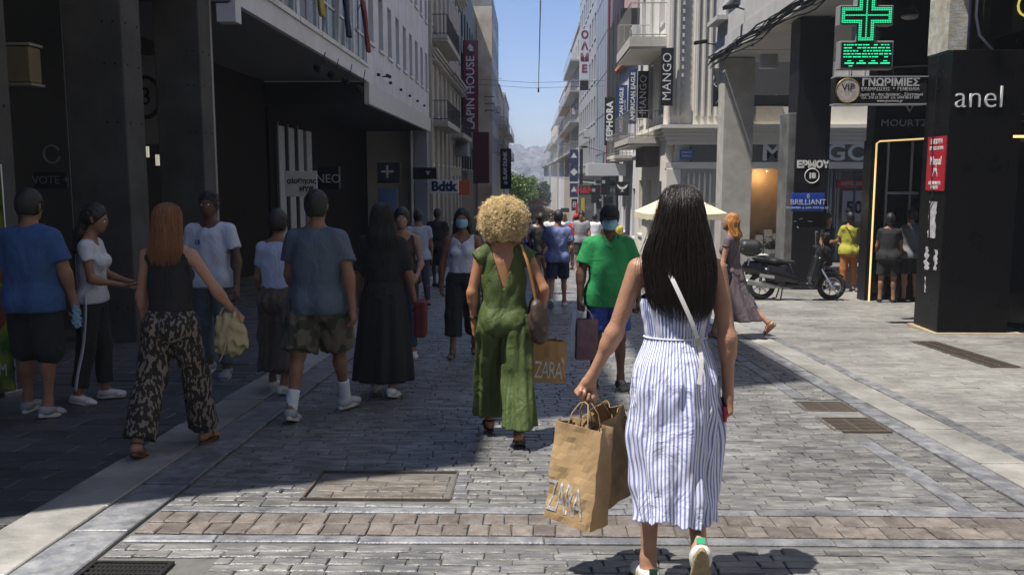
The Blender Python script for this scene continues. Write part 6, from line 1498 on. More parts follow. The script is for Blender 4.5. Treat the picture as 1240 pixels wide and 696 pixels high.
# pale column and the dark house-number pillar
box('pale_column', 5.63,26.3,-1.7,6.50,27.1,zn-.022, mat('pale_column_paint',(.47,.45,.41),.75,.12,1.5,.3,15,c2=(.42,.40,.36)), NR, bevel=.015)
PB = mat('black_painted_pillar', (.014,.014,.017), .4, .25, 2.5, .2, 20, spec=.2)
pc_ = box('dark_pillar', 5.80,19.7,-1.3,6.53,20.4,zn-.022, PB, NR, bevel=.012)
box('steel_edge', 5.63,19.72,-1.3,5.798,20.42,2.9, mat('scuffed_steel',(.22,.22,.22),.4,.4,2.5,metal=.4), NR, bevel=.01)
text('pillar_lettering', 'ΕΡΜΟΥ', .2, (6.18,19.69,Z(.24)), FACE_CAM, PRINT_W, NR, .004, .012, .98)
MB().tube([(6.17+.155*math.cos(a),19.69,Z(.0)+.155*math.sin(a)) for a in [2*math.pi*i/24 for i in range(25)]], .010, 5).build('number_ring', PRINT_W, NR)
text('pillar_number', '18', .15, (6.17,19.69,Z(.0)), FACE_CAM, PRINT_W, NR, .004, .012)
BL = mat('royal_blue_plate', (.02,.07,.42), .4, .06)
g, w2, h2 = sign_box('blue_plate_sign', 958,234,999,256, 19.64, BL, 'royal blue plate reading BRILLIANT on the dark pillar above the scooter', [('BRILLIANT',.42,0,.0),('◊',.36,0,.62),('ΚΟΣΜΗΜΑ  &  ΩΡΑ  ΑΠΟ 1ος ΟΡ.',.15,0,-.62)], tm=mat('pale_blue_ink',(.6,.65,.8),.5,.03), d=.04)
for (px, py, a_, L_) in ((963,268,.2,.06),(970,265,-.3,.08),(981,268,.1,.10),(966,275,.9,.05)):
    q = at(px,py,19.69); MB().box(-L_/2,-.004,-.008,L_/2,0,.008, rotm((q.x,q.y,q.z),0,a_)).build('paint_chip', PRINT_W, NR)
# ---- near black shop with the cut-off name
AN = wempty('black_shop_front', (5.57,12.1,gz(12.1)), 0, 'black corner shop front at the right edge with thin white letters', 'shop')
box('pillar', 5.57,12.1,-1.0,6.52,12.85,Z(1.64), BLACKW, AN, bevel=.01)
box('front_panel', 6.522,12.16,Z(.62),9.5,12.8,Z(1.9), BLACKW, AN)
box('display_glass', 6.55,12.75,-.6,9.5,12.8,Z(.61), mat('dark_shop_glass',(.006,.006,.008),.08,.1,2,spec=.35), AN)
box('display_inside', 6.55,14.2,-.6,9.5,14.3,Z(.61), mat('dim_brown',(.035,.028,.018),.7,.3,3), AN)
for (a_, b_, c_, d_) in ((7.0,7.35,-.25,.35),(6.72,6.95,-.6,-.1),(7.1,7.5,-.9,-.5)): box('display_frame', a_,14.1,Z(c_),b_,14.15,Z(d_), mat('dull_gold_frame',(.12,.10,.05),.5,.2), AN)
text('shop_letters', 'anel', .42, (5.94,12.09,Z(1.02)), FACE_CAM, mat('white_acrylic_letter',(.78,.78,.78),.4,.03), AN, .012, -.006, .95, 1.02)
text('shop_letters', 'QUIE', .42, (6.72,12.10,Z(2.18)), (R(90),0,0), mat('yellow_neon_tube',(.6,.55,.08),.5,.05,emit=(.75,.68,.12),es=.55), AN, .012, -.008, .8)
text('shop_letters', 'OU', .16, (6.62,12.14,Z(.76)), FACE_CAM, mat('faint_grey_letter',(.10,.10,.10),.4,.03), AN, .006)
MB().tube([(6.42,12.1,Z(.515)),(9.0,12.1,Z(.515))], .018, 6).build('light_line', mat('warm_light_line',(.8,.5,.2),.5,.02,emit=(1,.62,.22),es=1.0), AN)
box('plaster_pier', 5.58,12.3,Z(1.66),5.83,12.9,5.6, mat('flaking_plaster',(.5,.49,.46),.8,.3,5,.5,30,c2=(.42,.38,.31)), AN)
box('violet_post', 5.832,12.32,Z(1.66),5.87,12.6,5.6, mat('violet_paint',(.20,.13,.26),.5,.2), AN)
MB().tube([(5.93,12.3,5.6),(5.93,12.3,Z(2.1)),(5.98,12.28,Z(1.85)),(6.13,12.2,Z(1.64))], .018, 8).build('conduit', mat('grey_conduit',(.45,.45,.46),.4,.05), AN, smooth=True)
MB().tube([(6.03,12.3,5.6),(6.03,12.3,Z(1.7))], .012, 6).build('cable', BLACKM, AN)
box('recess_wall', 5.9,12.9,Z(1.64),9.5,13.1,5.6, mat('dim_brown'), AN); box('dark_board', 6.42,12.32,Z(1.9),9.5,12.9,5.6, BLACKM, AN)
# poster and paste on the street face of the pillar
q0 = atx(1120,168,5.565); q1 = atx(1140,230,5.565)
po = wempty('red_poster', (5.565,12.4,1.5), 0, 'red poster with white script pasted on the street side of the black pillar', 'poster')
PR = mat('red_poster_print', (.42,.012,.03), .5, .08)
ym0, ym1 = 12.12, 12.66
box('sheet', 5.552,ym0,Z(-.20),5.568,ym1,Z(.53), PR, po)
ym = (ym0+ym1)/2
for (t_, sz, dz_) in (('ΕΝΕΧΥΡΑ',.085,.46),('ΧΡΥΣΟΣ ΑΓΟΡΑ',.06,.37),('Nepal',.16,.20),('2005',.06,.08),('◠',.2,-.02),('ΚΟΣΜΗΜΑΤΑ',.06,-.10),('ΡΟΛΟΓΙΑ',.055,-.16)):
    text('lettering', t_, sz, (5.549,ym,Z(dz_)), FACE_L, PRINT_W, po, .001, .002, .9)
PW = mat('torn_paper', (.55,.54,.56), .8, .25, 14, c2=(.38,.37,.42)); rr = random.Random(4)
def torn(y0, y1, z0, z1, label, n=9, hole=.12):
    b = MB(); pts = []
    for i in range(n): pts.append((y0+rr.uniform(0,hole)*(y1-y0), z0+(z1-z0)*i/(n-1)))
    for i in range(n): pts.append((y1-rr.uniform(0,hole)*(y1-y0), z1-(z1-z0)*i/(n-1)))
    b.prism(pts, -.004, 'x', Matrix.Translation((5.568,0,0))); o = b.build('paper_scrap', PW); tag(o, label, 'paper scrap')
torn(12.3,12.56,Z(-.85),Z(-.35),'largest torn paper notice pasted on the black pillar under the red poster',14,.18)
torn(12.42,12.62,Z(-1.30),Z(-.98),'narrow strip of old paper on the far edge of the black pillar',12,.5)
torn(12.18,12.32,Z(-1.28),Z(-1.0),'small scrap of old paper nearest the corner of the black pillar',10,.5)
torn(12.5,12.56,Z(-1.62),Z(-1.4),'lowest sliver of paper on the black pillar',8,.5)
MB_ = MB().tube([(5.55,12.48,Z(1.6)),(5.54,12.5,Z(.6)),(5.55,12.46,Z(-.1)),(5.545,12.40,Z(-.3)),(5.55,12.50,Z(-.42)),(5.55,12.44,Z(-1.0))], .009, 5).build('loose_cable', BLACKM); tag(MB_, 'loose black cable running down over the red poster', 'cable')
# base stain of the pillar
bs_ = box('pillar_plinth', 5.50,12.02,gz(12)-.06,6.7,12.9,gz(12.1)+.012, mat('sandy_mortar',(.40,.31,.20),.9,.2,8), AN)

# ---- jewellery shop inside the arcade
MO = wempty('jewellery_shop_front', (6.45,17,gz(17)), 0, 'black jewellery shop front inside the arcade outlined by a gold light line', 'shop')
zt = Z(.66)
box('fascia', 6.45,17,zt,10,17.4,zn-.022, BLACKW, MO); box('side_wall', 6.45,17.4,-1.2,6.6,27,zn-.022, mat('dark_green_wall',(.05,.055,.05),.6,.2,2), MO) if False else None
box('jamb', 6.42,17.02,-1.2,6.55,17.4,zt-.002, BLACKW, MO); box('jamb', 7.45,17.02,-1.2,10,17.4,zt-.002, BLACKW, MO)
box('glass', 6.55,17.2,-1.1,7.45,17.23,zt-.01, mat('dark_shop_glass'), MO); box('inside', 7.2,18.6,-1.1,9,18.7,zt, mat('dim_shop',(.06,.065,.055),.7,.3,2), MO)
MB().tube([(6.50,16.99,-.9),(6.50,16.99,zt-.06),(6.56,16.99,zt-.02),(7.6,16.99,zt+.04)], .016, 6).build('light_line', mat('gold_light_line',(.8,.6,.25),.5,.02,emit=(1,.66,.26),es=.7), MO)
for k in range(2): box('door_rail', 6.78+k*.45,17.15,-1.1,6.81+k*.45,17.19,zt-.02, mat('dull_silver'), MO)
box('glass_band', 6.8,17.14,Z(-.35),7.4,17.18,Z(-.30), mat('dull_silver'), MO)
text('shop_letters', 'MOURTZI', .17, (7.02,16.985,Z(.97)), FACE_CAM, mat('dull_silver'), MO, .006, 0, 1.2, 1.05)
MB().tube([(7.0,16.98,Z(1.6)),(7.01,16.98,Z(1.3)),(7.07,16.98,Z(1.18)),(7.13,16.98,Z(1.3)),(7.14,16.98,Z(1.6))], .02, 5).build('emblem', mat('dull_silver'), MO)
box('dark_floor', 6.35,13.0,gz(17)-.3,12,30,gz(17)+.0, mat('dark_granite',(.05,.05,.05),.3,.2,4), MO) if False else None
# ---- pharmacy cross
PX = wempty('pharmacy_sign', (5.0,13.2,Z(2)), 0, 'green illuminated pharmacy cross with its green dot matrix board', 'sign')
c0 = at(1049,19,13.2); H_ = .38*13.2/13.2
def plus(w_, t_):
    return [(-t_,-w_),(t_,-w_),(t_,-t_),(w_,-t_),(w_,t_),(t_,t_),(t_,w_),(-t_,w_),(-t_,t_),(-w_,t_),(-w_,-t_),(-t_,-t_)]
Mx = Matrix.Translation((c0.x, 13.2, c0.z))
MB().prism(plus(.385,.14), .16, 'y', Mx).build('cross_case', mat('grey_casing',(.30,.30,.30),.4,.1), PX, bevel=.01)
MB().prism(plus(.365,.125), -.012, 'y', Matrix.Translation((c0.x,13.197,c0.z))).build('cross_face', BLACKM, PX)
LED = mat('green_led', (.02,.5,.25), .5, .02, emit=(.02,.8,.34), es=.8)
b = MB(); st = .0245
for i in range(-15,16):
    for j in range(-15,16):
        x, z = i*st, j*st; inn = (abs(x) < .118 and abs(z) < .362) or (abs(z) < .118 and abs(x) < .362)
        if not inn: continue
        core = (abs(x) < .062 and abs(z) < .30 and abs(x) > .02) or (abs(z) < .062 and abs(x) < .30 and abs(z) > .02)
        if core and not (abs(x) < .012 or abs(z) < .012): continue
        b.box(c0.x+x-.007, 13.172, c0.z+z-.007, c0.x+x+.007, 13.186, c0.z+z+.007)
tag(b.build('led_dot', LED, PX), kind='stuff')
c1 = at(1049,67,13.2)
box('board_case', c1.x-.385,13.2,c1.z-.20,c1.x+.385,13.36,c1.z+.20, mat('grey_casing'), PX, bevel=.01); box('board_face', c1.x-.36,13.185,c1.z-.175,c1.x+.36,13.198,c1.z+.175, BLACKM, PX)
b = MB(); rr = random.Random(8)
for row in range(5):
    x = -.33
    while x < .32:
        L_ = rr.choice((.02,.03,.05)); z = .14-row*.042
        b.box(c1.x+x,13.17,c1.z+z-.007,c1.x+x+L_,13.186,c1.z+z+.007) if rr.random() < .85 else None
        x += L_+rr.choice((.012,.02))
for k in range(4): b.box(c1.x-.31+k*.17,13.17,c1.z-.125,c1.x-.18+k*.17,13.186,c1.z-.107)
for k in range(4): b.box(c1.x-.27+k*.17,13.17,c1.z-.09,c1.x-.22+k*.17,13.186,c1.z-.078)
b.box(c1.x-.25,13.17,c1.z-.16,c1.x-.2,13.186,c1.z-.148)
tag(b.build('led_segment', LED, PX), kind='stuff')
MB().tube([(c1.x-.1,13.28,c1.z+.2),(c1.x-.1,13.28,c0.z-.2)], .02, 6).build('bracket', mat('grey_casing'), PX); MB().tube([(c0.x,13.28,c0.z+.38),(c0.x,13.28,zn+.1)], .03, 6).build('bracket', mat('grey_casing'), PX); MB().tube([(c1.x+.15,13.3,c0.z-.1),(c1.x+.24,13.3,c0.z-.25),(c1.x+.2,13.3,c1.z+.2)], .012, 5).build('cable', BLACKM, PX); MB().tube([(c0.x,13.28,zn+.0),(5.7,13.28,zn+.2)], .03, 6).build('bracket', mat('grey_casing'), PX)
# ---- the Greek acquaintances sign
g, w2, h2 = sign_box('black_name_sign', 1010,93,1124,126, 12.75, BLACKM, 'long black hanging sign in Greek capitals with a round pale emblem at its left end', [('ΓΝΩΡΙΜΙΕΣ',.38,.20,.56,{'bold':.004,'sx':1.05}),('ΕΚΔΗΛΩΣΕΙΣ  *  ΓΕΝΕΘΛΙΑ',.17,.20,.08),('Ερμού 18 - 4ος όροφος - Σύνταγμα',.15,.20,-.32),('τηλ. 210 33 25 000  κιν. 6944 00 67 000',.13,.20,-.55),('www.gnorimies.gr',.13,.2,-.78)], tm=mat('grey_white_ink',(.5,.5,.5),.5,.05), d=.18)
MB().lathe([(.155,0),(.155,.012)], 28, rotm((-w2*.72,-.001,0),R(90))).build('emblem_disc', mat('pearl_disc',(.45,.42,.38),.5,.35,18), g)
MB().tube([(-w2*.72+.162*math.cos(a),-.008,.162*math.sin(a)) for a in [2*math.pi*i/28 for i in range(29)]], .010, 5).build('emblem_ring', mat('brass_ring',(.45,.34,.10),.3,.1,metal=.9), g)
text('lettering', 'VIP', .13, (-w2*.72,-.016,.04), FACE_CAM, BLACKM, g, .002)
box('trim', -w2,-.012,h2-.006,w2,.19,h2+.010, mat('dull_silver'), g); box('trim', -w2,-.012,-h2-.012,w2,.19,-h2+.004, mat('dull_silver'), g)
MB().tube([(-w2*.6,.09,h2),(-w2*.6,.09,h2+.12),(w2*1.2,.09,h2+.16)], .012, 5).tube([(w2*.3,.09,h2),(w2*.3,.09,h2+.14)], .008, 5).tube([(w2,.09,0),(w2*1.25,.2,0)], .02, 5).build('bracket', BLACKM, g)
# hanging dome lamp
q = at(1102,18,16); dl = empty('dome_lamp', (q.x,q.y,q.z), 0, 'dark hanging dome lamp with pale glass under the arcade soffit', 'lamp')
MB().lathe([(.035,.24),(.045,.14),(.10,.09),(.15,.02),(.155,-.01)], 18).build('shade', BLACKM, dl, smooth=True); MB().lathe([(.145,-.005),(.14,-.05),(.09,-.08),(.0001,-.09)], 18).build('glass', mat('ribbed_glass',(.35,.33,.30),.2,.2), dl, smooth=True); MB().tube([(0,0,.24),(0,0,zn-q.z)], .008, 5).build('rod', BLACKM, dl)
# camera dome under the soffit
q = at(911,52,24); cd = empty('dome_camera', (q.x,q.y,q.z), 0, 'small white dome camera fixed under the soffit between the pillars', 'camera')
MB().lathe([(.10,.10),(.10,.03),(.09,.0)], 14).build('base', mat('white_plastic',(.6,.6,.58),.4,.05), cd); MB().lathe([(.085,.0),(.07,-.06),(.0001,-.10)], 14).build('dome', mat('dark_shop_glass'), cd, smooth=True)
MB().tube([(0,0,.1),(0,0,zn-q.z)], .03, 6).build('stem', mat('white_plastic'), cd)
q = at(929,72,22.5); tag(MB().box(-.18,-.1,-.22,.24,.1,.12).build('junction_box', mat('pale_box',(.45,.44,.42),.6,.08), None, (q.x,q.y,q.z), bevel=.01), 'pale junction box hanging under the soffit beside the dark pillar', 'box')
# black folding awnings
def awning(xa, xb, Y, za, zb, drop, label, out=1.0):
    g = wempty('black_awning', ((xa+xb)/2,Y,za), 0, label, 'awning')
    MB().prism([(0,za),(-out,zb),(-out,zb-drop),(-out+.01,zb-drop),(-out+.01,zb-.012),(.0,za-.012)], xb-xa, 'x', Matrix.Translation((xa,Y,0))).build('canopy', BLACKM, g)
    for xx in (xa+.1, xb-.1, (xa+xb)/2): MB().tube([(xx,Y,zb-.2),(xx,Y-out,zb)], .015, 5).build('arm', mat('dull_silver'), g)
    box('back', xa,Y+.005,zb-.3,xb,Y+.04,za, BLACKM, g)
    MB().tube([(xa,Y-.03,za-.25),((xa+xb)/2-.25,Y-.3,(za+zb)/2-.08),(xb,Y-.03,za-.2)], .014, 5).tube([((xa+xb)/2-.25,Y-.3,(za+zb)/2-.08),(xb-.1,Y-.6,zb)], .014, 5).build('elbow_arm', mat('dull_silver'), g)
awning(7.2,9.8,32.3,Z(4.1),Z(2.75),.30,'wide black folding awning seen behind the pale column',.9)
awning(5.9,6.3,29.2,Z(3.4),Z(2.5),.30,'narrow black awning edge left of the pale column',.8)
# stacked stone panel
box('blind_window', 8.1,33.0,Z(1.95),9.2,33.06,Z(2.5), mat('tan_blind',(.35,.31,.25),.7,.1), RM_)
# cable bundle along the arcade edge
rr = random.Random(13); cb = empty('cable_bundle', (5.5,20,zn), 0, 'thick bundle of black cables strung along the arcade edge', 'cables')
for k in range(11):
    pts = []; oz = rr.uniform(-.14,.20); ox = rr.uniform(-.08,.05); ph = rr.uniform(0,6)
    for i in range(25): yy = 27.6-i*.66; pts.append((ox-.04+.03*math.sin(i*1.1+ph), yy-20, oz+.05*math.sin(i*.8+ph)+.02*math.sin(i*2.1+ph)-.04*math.sin(math.pi*((i%6)/6))))
    MB().tube(pts, rr.choice((.012,.016,.022)), 5).build('cable', BLACKM, cb, smooth=True)
for (px, py, Y, lb) in ((852,51,27.4,'black floodlight on an arm at the far end of the cable bundle'),(889,8,24,'small black floodlight on the white wall above the cable bundle')):
    q = at(px,py,Y); g = empty('floodlight', (q.x,q.y,q.z), 0, lb, 'floodlight'); MB().box(-.28,-.12,-.04,.10,.12,.05, Euler((0,R(-8),0)).to_matrix().to_4x4()).build('housing', BLACKM, g, bevel=.015); MB().tube([(.0,0,0),(.2,.0,-.06),(5.6-q.x if 5.6 > q.x else .3,0,-.08)], .02, 5).build('arm', BLACKM, g)

# ---- scooter
def scooter(loc, rz):
    g = empty('scooter', loc, rz, 'black parked scooter with a top box standing in front of the house number pillar', 'scooter')
    BK = mat('black_lacquer', (.012,.012,.014), .22, .1, 4, spec=.6); TY = mat('tyre_rubber', (.02,.02,.02), .8, .1); AL = mat('wheel_alloy', (.45,.45,.46), .35, .1, metal=.8); CH = mat('chrome', (.6,.6,.6), .2, .05, metal=1); SE = mat('seat_vinyl', (.02,.02,.02), .5, .1)
    def wheel(x, r, nm):
        w_ = empty(nm, (x,0,r), 0); w_.parent = g
        pts = [(0+ (r-.045)*math.cos(a), 0, (r-.045)*math.sin(a)) for a in [2*math.pi*i/28 for i in range(29)]]
        MB().tube(pts, .048, 8, cap=False).build('tyre', TY, w_, smooth=True)
        MB().tube([(p[0]*(r-.09)/(r-.045),0,p[2]*(r-.09)/(r-.045)) for p in pts], .014, 6, cap=False).build('rim', AL, w_, smooth=True)
        b = MB()
        for k in range(7): a = 2*math.pi*k/7; b.tube([(.02*math.cos(a),0,.02*math.sin(a)),((r-.09)*math.cos(a),0,(r-.09)*math.sin(a))], .012, 5)
        b.lathe([(.035,-.06),(.035,.06)], 12, Euler((R(90),0,0)).to_matrix().to_4x4()).build('spokes', AL, w_)
        MB().lathe([(.095,-.045),(.095,-.04)], 18, Euler((R(90),0,0)).to_matrix().to_4x4()).build('brake_disc', CH, w_)
    wheel(.66,.265,'front_wheel'); wheel(-.66,.265,'rear_wheel')
    S_ = lambda nm, pr, m, post=None, h=.012: solid(nm, pr, h, m, g, post)
    S_('rear_body', [Pr((-.85,0,.60),(-.25,0,.56),.13,.16, fl=(1,.85,1), k=.05), Pr((-.45,0,.45),(-.18,0,.42),.15,.15, fl=(1,.8,1), k=.05), Pr((-.95,0,.70),(-.7,0,.66),.04,.09, k=.05)], BK)
    S_('engine_case', [Pr((-.66,.11,.27),(-.25,.09,.33),.07,.09, fl=(1,.6,1), k=.04), Pr((-.3,0,.32),(-.1,0,.30),.09,.07, k=.05)], mat('grey_casting',(.10,.10,.10),.5,.2))
    S_('side_fairing', [Pr((-.55,.13,.52),(-.05,.13,.40),.10,.07, fl=(1,.6,1), k=.05), Pr((-.55,-.13,.52),(-.05,-.13,.40),.10,.07, fl=(1,.6,1), k=.05), Pr((-.95,.0,.62),(-.6,0,.56),.10,.14, k=.05)], BK)
    S_('leg_shield', [Pr((.30,-.17,.42),(.38,-.17,.80),.06,.05, k=.05), Pr((.30,.17,.42),(.38,.17,.80),.06,.05, k=.05), Pr((.33,0,.45),(.46,0,.92),.10,.09, fl=(.8,2.0,1), k=.05), Pr((.46,0,.80),(.53,0,.95),.09,.08, fl=(1,1.6,1), k=.05)], BK)
    S_('floorboard', [Pr((-.2,-.12,.30),(.3,-.12,.30),.035, k=.05), Pr((-.2,.12,.30),(.3,.12,.30),.035, k=.05), Pr((-.2,0,.30),(.3,0,.30),.04, k=.05), Pr((.28,0,.30),(.36,0,.40),.06, fl=(1,2.2,1), k=.05)], BK)
    S_('front_shield', [Pr((.31,0,.36),(.43,0,.95),.10,.085, fl=(.6,2.4,1), k=.05), Pr((.42,0,.9),(.50,0,.98),.08,.06, fl=(1,1.6,1), k=.05)], BK)
    S_('front_mudguard', [Pr((.44,0,.50),(.62,0,.565),.05,.06, fl=(1,1.1,.6), k=.05), Pr((.62,0,.565),(.86,0,.46),.06,.03, fl=(1,1.1,.6), k=.05), Pr((.44,0,.50),(.44,0,.62),.05,.06, k=.05)], BK)
    S_('rear_mudguard', [Pr((-.95,0,.50),(-.80,0,.60),.03,.06, fl=(1,1.4,.8), k=.05)], BK)
    S_('seat', [Pr((-.72,0,.78),(-.42,0,.76),.075,.085, fl=(1,1.45,.62), k=.05), Pr((-.42,0,.745),(-.10,0,.735),.07,.06, fl=(1,1.4,.6), k=.05), Pr((-.80,0,.80),(-.6,0,.82),.05,.055, fl=(1,1.4,.6), k=.05)], SE)
    tb = S_('top_box', [Pr((-1.0,-.10,1.01),(-.80,-.10,1.01),.12, fl=(1,1,1.2), k=.07), Pr((-1.0,.10,1.01),(-.80,.10,1.01),.12, fl=(1,1,1.2), k=.07)], SE); MB().box(-1.085,-.205,.985,-.70,.205,.995).build('seam', CH, tb)
    MB().tube([(-.6,-.11,.80),(-.86,-.12,.84),(-.98,-.06,.85),(-.98,.06,.85),(-.86,.12,.84),(-.6,.11,.80)], .014, 6).build('rack', CH, g, smooth=True)
    MB().tube([(.40,-.30,1.02),(.40,-.12,1.04),(.42,0,.98),(.40,.12,1.04),(.40,.30,1.02)], .018, 7).build('handlebar', BK, g, smooth=True)
    for sy in (-1,1):
        gr = MB().tube([(.40,sy*.22,1.03),(.385,sy*.35,1.01)], .022, 8).build('grip', SE, g)
        MB().tube([(.41,sy*.20,1.04),(.40,sy*.24,1.14),(.42,sy*.28,1.22)], .008, 5).build('mirror_stem', BK, g)
        MB().lathe([(.0001,-.012),(.055,-.008),(.06,.006),(.0001,.012)], 14, rotm((.42,sy*.29,1.26),0,R(90))).build('mirror', BK, g, smooth=True)
        MB().tube([(.44,sy*.07,.62),(.66,sy*.07,.265)], .022, 7).build('fork_leg', CH, g)
    MB().tube([(.33,-.05,.99),(.30,-.06,1.30),(.32,-.05,1.34)], .009, 5).build('screen_stay', CH, g)
    hl = MB().lathe([(.0001,.03),(.055,.02),(.07,-.02)], 16, rotm((.56,0,.92),0,R(75))).build('headlight', mat('lamp_glass',(.5,.5,.5),.1,.05), g, smooth=True)
    MB().lathe([(.0001,.0),(.035,.0),(.03,-.04)], 12, rotm((-1.0,0,.70),0,R(-90))).build('tail_light', mat('red_lens',(.35,.01,.01),.2,.05), g)
    S_('exhaust', [Pr((-.95,-.16,.36),(-.45,-.15,.27),.055,.04, k=.03), Pr((-.45,-.15,.27),(-.1,-.08,.24),.022,.018, k=.02)], mat('silver_exhaust',(.35,.35,.35),.4,.15,metal=.7))
    MB().box(-.80,-.215,.36,-.52,-.205,.42, Euler((0,R(8),0)).to_matrix().to_4x4()).build('heat_shield', CH, g)
    MB().tube([(-.28,-.12,.26),(-.33,-.20,.015),(-.40,-.20,.012)], .014, 6).tube([(-.28,.12,.26),(-.33,.20,.015),(-.40,.20,.012)], .014, 6).build('centre_stand', BK, g)
    MB().tube([(-.66,.13,.30),(-.62,.15,.66)], .03, 8).build('shock_absorber', CH, g); MB().box(-1.07,-.09,.40,-1.05,.09,.58, Euler((0,R(12),0)).to_matrix().to_4x4()).build('number_plate', mat('plate_white',(.6,.6,.6),.5,.05), g)
    return g
p = gnd(966,363); scooter((p.x-.04,p.y,gz(p.y)), R(-4))
# planter and shrub behind the scooter
def leafy(name, m, parent, pts_fn, n, size, seed=1):
    rr = random.Random(seed); b = MB()
    for i in range(n):
        c = pts_fn(rr); d = Vector((rr.gauss(0,1),rr.gauss(0,1),rr.gauss(0,.7))).normalized(); u = d.orthogonal().normalized(); v = d.cross(u); s_ = size*rr.uniform(.6,1.3)
        b.add([c-u*s_*.5, c+v*s_*.28, c+u*s_*.5, c-v*s_*.28], [(0,1,2,3)])
    me = b.mesh(name); o = link(name, me, m, parent); o['kind'] = 'stuff'; return o
p = gnd(930,325); pl = empty('planter', (p.x,p.y,gz(p.y)), 0, 'low white planter with a dark green shrub behind the scooter seat', 'planter')
MB().box(-.95,-.22,0,.60,.22,.46).build('trough', mat('white_planter',(.55,.54,.52),.6,.08), pl, bevel=.02)
LEAFD = mat('dark_leaf', (.035,.06,.02), .5, .4, 6); LEAFM = mat('plane_leaf', (.13,.22,.03), .5, .3, 3, c2=(.17,.25,.05))
leafy('foliage', LEAFD, pl, lambda r: Vector((.2+r.gauss(0,.2), r.gauss(0,.14), .62+abs(r.gauss(0,.14)))), 900, .07, 2)
MB().tube([(.2,0,.4),(.22,0,.6),(.15,.05,.8)], .02, 5).build('stem', mat('bark',(.09,.065,.045),.9,.2), pl)

# ---- yellow parasol
p = Vector((3.78, 22.5, 0)); um = empty('parasol', (p.x,p.y,gz(p.y)), R(10), 'pale yellow square parasol with a scalloped edge behind the dark haired woman', 'parasol')
ez = Z(-.90)-gz(p.y); b = MB(); n = 4; vs = [(0,0,ez+.55)]; hw = .90; N = 32; ringv = []
for i in range(N):
    s_ = i*4/N; k = int(s_); f = s_-k; c4 = [(-hw,-hw),(hw,-hw),(hw,hw),(-hw,hw)]; a, c = c4[k], c4[(k+1)%4]; ringv.append((a[0]+(c[0]-a[0])*f, a[1]+(c[1]-a[1])*f, ez-.03*math.sin(math.pi*f)))
vs += [(x*.5,y*.5,ez+.27+ (.0)) for x,y,z in ringv]+ringv+[(x*1.005,y*1.005,z-.13-.03*abs(math.sin(i*math.pi/2))) for i,(x,y,z) in enumerate(ringv)]
fs = [(0,1+i,1+(i+1)%N) for i in range(N)]+[(1+r*N+i,1+(r+1)*N+i,1+(r+1)*N+(i+1)%N,1+r*N+(i+1)%N) for r in range(2) for i in range(N)]
o = b.add(vs,fs).build('canopy', mat('cream_yellow_canvas',(.70,.64,.44),.8,.06,2), um); o.modifiers.new('s','SOLIDIFY').thickness = .008
MB().tube([(0,0,0),(0,0,ez+.58)], .03, 8).build('pole', mat('white_pole',(.6,.6,.58),.4,.05), um); MB().lathe([(.28,0),(.28,.06),(.05,.10)], 16).build('base', mat('concrete_base',(.3,.3,.29),.8,.1), um)
for k in range(4):
    a = R(45+90*k); MB().tube([(0,0,ez+.5),(hw*1.38*math.cos(a),hw*1.38*math.sin(a),ez-.0)], .012, 5).build('rib', mat('white_pole'), um)
text('lettering', 'YΦΑΣΜΑ', .12, (.55,-hw*.62,ez+.21), (R(27),0,0), mat('brown_ink',(.15,.10,.05),.6,.05), um, .001)

# ---- small signs and awnings down the right row
g, w2, h2 = sign_box('white_canopy', 712,198,758,213, 44, mat('white_canopy_metal',(.62,.63,.65),.5,.04), 'plain white boxy canopy over the shop entrance beyond the netted building', d=2.2)
g, w2, h2 = sign_box('eagle_sign', 745,220,762,237, 43, BLACKM, 'black square sign with a pale bird emblem', d=.15)
for sgx in (-1,1): MB().prism([(0,-.02),(sgx*.05,.05),(sgx*.27,.20),(sgx*.20,.02),(sgx*.06,-.06)][::sgx], -.012, 'y', Matrix.Translation((0,-.002,.02))).build('bird_wing', PRINT_W, g)
MB().prism([(-.04,.06),(.04,.06),(.02,-.10),(.10,-.2),(0,-.14),(-.10,-.2),(-.02,-.10)][::-1], -.012, 'y', Matrix.Translation((0,-.016,.02))).build('bird_body', PRINT_W, g)
sign_box('red_letter_sign', 701,225,716,236, 70, BLACKM, 'black sign with bold red letters half way along the right row', [('H&M',.95,0,0,{'bold':.03})], tm=mat('red_letters',(.60,.02,.03),.5,.03))
for k, (y0, y1, tx) in enumerate(((181,199,'▲'),(200,221,'◆'),(222,240,'▲'))):
    sign_box('navy_flag_sign', 690,y0,700,y1-1, 78, NAVY, ('top','middle','bottom')[k]+' one of three stacked navy signs on the right row', [(tx,.5,0,.1)], tm=PRINT_W, cat_='sign')
sign_box('black_number_sign', 692,241,699,255, 78, BLACKM, 'small black sign with a white ring below the stacked navy signs', [('8',.7,0,0)], tm=PRINT_W)
sign_box('tall_black_sign', 702,180,706,224, 76, BLACKM, 'thin tall black sign beside the stacked navy signs')
sign_box('yellow_strip_sign', 704,240,708,266, 60, mat('yellow_panel',(.7,.5,.02),.5,.05), 'narrow yellow upright sign above the red tee')
sign_box('red_strip_sign', 697,246,700,264, 66, mat('red_letters'), 'narrow red upright sign left of the yellow one')
for (x0,y0,x1,y1,Y,lb) in ((716,224,727,246,60,'grey black sign cluster left of the white canopy'),(722,238,742,253,52,'wide black sign under the white canopy'),(728,214,739,236,50,'dark square sign just under the white canopy')):
    sign_box('dark_sign', x0,y0,x1,y1,Y, BLACKM, lb, [('■',.25,-.5,.4)], tm=mat('grey_letters'))
sign_box('shop_fascia_strip', 679,252,691,257, 110, BLACKM, 'thin black shop sign far down the right row')
box('street_shop_band', 0,0,0,.01,.01,.01, BLACKM, RD_) if False else None
